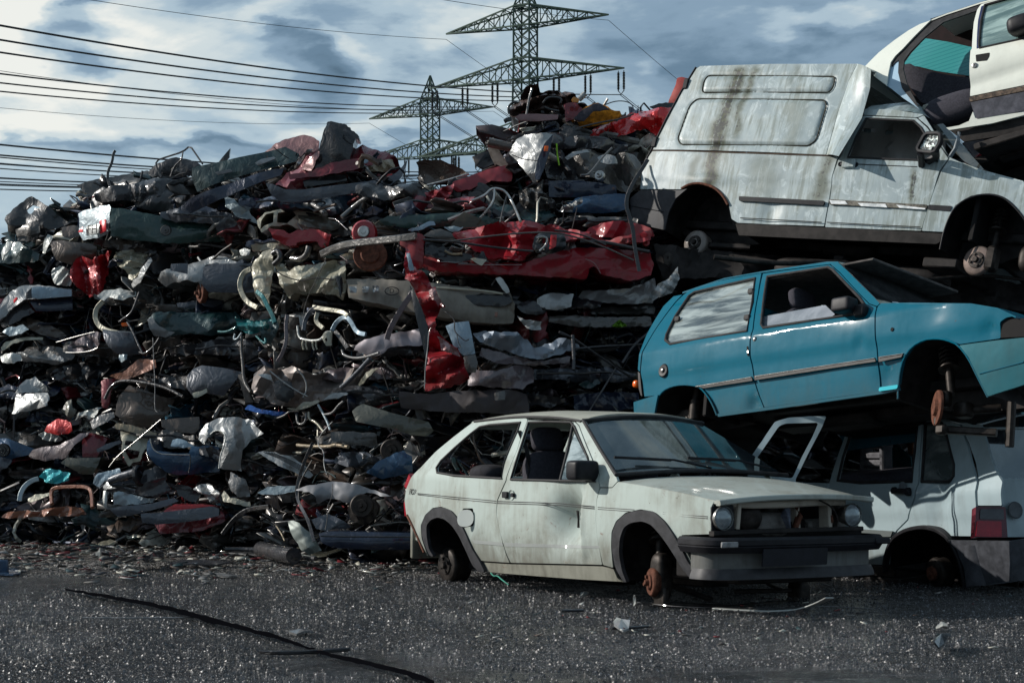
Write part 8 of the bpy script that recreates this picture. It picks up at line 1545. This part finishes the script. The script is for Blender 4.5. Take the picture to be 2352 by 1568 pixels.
def flatpiece(name, label, cat, poly, c, lift=.03, th=.012, m=None):
    P = [gp(*p) for p in poly]; cx_ = sum(p.x for p in P) / len(P); cy_ = sum(p.y for p in P) / len(P); rng = random.Random(len(LAB)); q = chaikin([tuple(p) for p in P], 1)
    V = [Vector((p[0], p[1], .02 + lift * rng.random())) for p in q]; n = len(V); cen = Vector((cx_, cy_, .02 + lift)); V2 = [v - Vector((0, 0, th)) for v in V]
    Fs = [(i, (i + 1) % n, 2 * n) for i in range(n)] + [(n + (i + 1) % n, n + i, 2 * n + 1) for i in range(n)] + [((i + 1) % n, i, n + i, n + (i + 1) % n) for i in range(n)]
    o = link(name, V + V2 + [cen, cen - Vector((0, 0, th))], Fs, m or pm(c), None, False, (cx_, cy_, 0)); T(o, label, cat); return o
def grod(name, label, cat, pts, r, c, zs=None, prof=None, m=None):
    P = [gp(*p, z=(zs[i] if zs else r + .015)) for i, p in enumerate(pts)]; P = chaikin([tuple(p) for p in P], 2, False)
    o = link(name, *sweep(P, prof or circ(r, 8)), m or (pm(c) if isinstance(c, str) else c), None, True, P[0]); T(o, label, cat); return o
def build_ground_bits():
    o = flatpiece('blue_bracket', 'small dark blue L-shaped bracket on the ground at the left edge', 'bracket', [(-20, 1316), (46, 1318), (46, 1306), (14, 1300), (-20, 1300)], 'blue', lift=.02)
    v, f = boxm((0, 0, 0), (.12, .05, .12), Matrix.Translation(gp(2, 1302, .07))); q = link('upright_tab', v, f, pm('blue'), None, True, tuple(o.location)); q.location = (0, 0, 0); q.parent = o
    flatpiece('board', 'pale yellowish plank end leaning on litter below the crimson car corner', 'plank', cG([(1440, 1120), (1600, 1060), (1750, 1018), (1800, 1050), (1640, 1110), (1470, 1150)]), 'cream', lift=.12)
    flatpiece('beige_sheet', 'beige torn sheet on the muddy ground at the left', 'sheet', cG([(830, 1165), (910, 1120), (1000, 1150), (1090, 1190), (940, 1195)]), 'cream', lift=.06)
    flatpiece('teal_glass', 'pale teal glass fragment beside the beige torn sheet', 'glass shard', cG([(1090, 1145), (1240, 1130), (1260, 1165), (1300, 1180), (1150, 1185)]), 'teal', lift=.05, m=simple('pale_teal_plastic', (.2, .42, .38), .3))
    flatpiece('teal_glass', 'small teal fragment further right near the pale tube', 'glass shard', cG([(1630, 1140), (1730, 1135), (1720, 1160), (1640, 1160)]), 'teal', lift=.03, m=MATS['pale_teal_plastic'])
    flatpiece('cream_wedge', 'cream curved wedge standing left of the yellowish plank', 'shard', cG([(1370, 1175), (1420, 1160), (1440, 1125), (1440, 1185)]), 'cream', lift=.05)
    flatpiece('white_tag', 'small white tag lying apart on the mud', 'tag', cG([(1860, 1295), (1940, 1280), (1970, 1292), (1920, 1312)]), 'white', lift=.03)
    flatpiece('white_fork', 'small white forked scrap on the ground left of the curled hose', 'shard', cG([(850, 1290), (870, 1240), (970, 1240), (900, 1265), (900, 1292)]), 'white', lift=.05)
    flatpiece('black_shoe_piece', 'black lump of rubber on the asphalt in front of the mud', 'rubber lump', cG([(1200, 1375), (1340, 1355), (1380, 1310), (1470, 1305), (1475, 1340), (1400, 1370), (1300, 1385)]), 'black', lift=.10)
    flatpiece('white_chip', 'white chip in front of the black rubber lump', 'chip', cG([(1120, 1390), (1160, 1385), (1210, 1398), (1150, 1405)]), 'white', lift=.01)
    flatpiece('dark_trim', 'dark flat trim strip right of the black rubber lump', 'trim', cG([(1480, 1350), (1700, 1340), (2000, 1335), (2100, 1345), (2050, 1360), (1600, 1362)]), 'char', lift=.04)
    flatpiece('grey_strip', 'long grey-white strip in front of the dark trim', 'strip', cG([(1800, 1430), (2000, 1438), (2150, 1450), (2050, 1455), (1850, 1442)]), 'grey', lift=.02)
    flatpiece('bronze_sheet', 'bronze flat bumper shell lying left of the exhaust pipe', 'bumper', cH([(60, 1215), (110, 1170), (250, 1170), (400, 1180), (500, 1200), (400, 1225), (200, 1225)]), 'mauve', lift=.10)
    flatpiece('pale_lath', 'pale long slat under the exhaust silencer', 'slat', cH([(0, 1275), (200, 1268), (330, 1290), (330, 1305), (100, 1295)]), 'grey', lift=.03)
    flatpiece('flat_sill', 'long flat grey panel lying in front of the navy sill', 'panel', cH([(500, 1250), (700, 1262), (1000, 1270), (1300, 1270), (1400, 1290), (1200, 1320), (900, 1325), (700, 1315)]), 'olive', lift=.10)
    flatpiece('flat_sill', 'bent pale blade pointing at the white hatchback\'s rear wheel', 'panel', cH([(1100, 1325), (1200, 1295), (1350, 1270), (1420, 1282), (1300, 1300), (1180, 1335)]), 'grey', lift=.08)
    flatpiece('flat_sill', 'tan strip lying beneath the white hatchback\'s tail', 'panel', cH([(1420, 1290), (1600, 1270), (1700, 1300), (1690, 1310), (1500, 1310)]), 'tan', lift=.08)
    grod('exhaust_silencer', 'dark exhaust silencer with a thin pipe lying on the ground', 'exhaust', cH([(300, 1245), (380, 1262), (470, 1282), (575, 1300)]), .085, 'char', prof=circ(.07, 16), zs=[.10] * 4)
    o = bpy.data.objects[ 'exhaust_silencer']
    for q in ([(0, 1246), (150, 1245), (300, 1250)], [(570, 1300), (650, 1310), (760, 1325)]):
        P = chaikin([tuple(gp(*p, z=.08)) for p in cH(q)], 1, False); x = link('exhaust_tube', *sweep(P, circ(.022, 8)), pm('char'), None, True, tuple(o.location)); x.location = (0, 0, 0); x.parent = o
    grod('curled_hose', 'dark curled hose with a pale end on the ground at left', 'hose', cG([(620, 1240), (750, 1215), (1000, 1195), (1110, 1225), (1110, 1270), (1000, 1305), (910, 1312)]), .012, 'slate')
    grod('black_cable', 'black cable stretching left across the mud', 'cable', cG([(180, 1268), (400, 1275), (620, 1245), (800, 1205), (1100, 1200), (1400, 1215)]), .010, 'black')
    grod('white_tube', 'short bluish white tube lying by the foot of the heap', 'tube', cG([(1740, 1178), (1900, 1165)]), .018, 'lblue')
    grod('red_can', 'red tin lying on its side near the left foot of the heap', 'tin', cG([(370, 1075), (450, 1075)]), .07, 'red', zs=[.08, .08], prof=circ(.07, 14))
    grod('cream_can', 'cream ended canister right of the yellowish plank', 'canister', cG([(1850, 1100), (1920, 1098)]), .07, 'cream', zs=[.08, .08], prof=circ(.07, 14))
    # foreground
    grod('curved_trim', 'pale curved trim strip with a raised end on the asphalt before the white hatchback', 'trim', [(1640, 1396), (1720, 1401), (1780, 1403), (1840, 1398), (1880, 1385), (1905, 1372)], .012, 'white', zs=[.025, .025, .025, .04, .09, .15], prof=rectp(.05, .008))
    grod('thin_wire', 'thin straight wire on the asphalt beside the curved trim strip', 'wire', [(1860, 1391), (1930, 1393), (2005, 1398)], .004, 'grey')
    grod('long_wire', 'long thin black wire running left from the curved trim strip', 'wire', [(1460, 1382), (1560, 1394), (1700, 1396), (1790, 1396)], .005, 'black')
    flatpiece('white_shard', 'upright white shard at the left end of the long black wire', 'shard', [(1453, 1390), (1457, 1378), (1463, 1376), (1462, 1392)], 'white', lift=.06)
    flatpiece('white_shard', 'small white curved shard in front of the white hatchback\'s front wheel', 'shard', [(1330, 1367), (1345, 1359), (1356, 1362), (1340, 1366)], 'white', lift=.03)
    grod('wiper_blade', 'black wiper-like stick crossing the tar seam at lower left', 'stick', [(600, 1496), (640, 1499), (720, 1496), (800, 1490)], .012, 'black', prof=rectp(.035, .02))
    grod('black_stick', 'thin black stick in the centre foreground', 'stick', [(1405, 1442), (1460, 1440), (1495, 1437)], .008, 'black')
    grod('black_stick', 'short dark stick left of centre on the asphalt', 'stick', [(1290, 1402), (1340, 1401)], .010, 'black')
    flatpiece('crumpled_foil', 'small crumpled silver foil on the asphalt in the centre foreground', 'foil', [(1405, 1437), (1420, 1430), (1440, 1434), (1450, 1440), (1425, 1444)], 'silver', lift=.05)
    flatpiece('stone', 'small dark stone on the asphalt at the right', 'stone', [(1822, 1411), (1845, 1407), (1860, 1412), (1840, 1418)], 'black', lift=.05)
    flatpiece('white_cap', 'small white curved shell near the right edge of the asphalt', 'shell', [(2146, 1436), (2165, 1434), (2182, 1442), (2160, 1441)], 'white', lift=.04)
    flatpiece('tin_triangle', 'flat dark triangle with a bright rim on the asphalt at left', 'shard', [(655, 1448), (690, 1441), (730, 1446), (690, 1452)], 'grey', lift=.02)
    flatpiece('twig_clump', 'black twisted clump near the right edge of the foreground', 'twig', [(2135, 1490), (2160, 1478), (2190, 1472), (2175, 1490), (2150, 1497)], 'black', lift=.08)
    grod('rusty_wire', 'thin pale wire across the asphalt at the far left', 'wire', [(190, 1418), (330, 1419), (480, 1417)], .004, 'grey')
build_ground()
build_white_hatch(); build_teal(); build_van(); build_silver(); build_saloon()
build_heap_pieces(); build_layers(); build_tangle(); build_ground_bits(); build_lines()
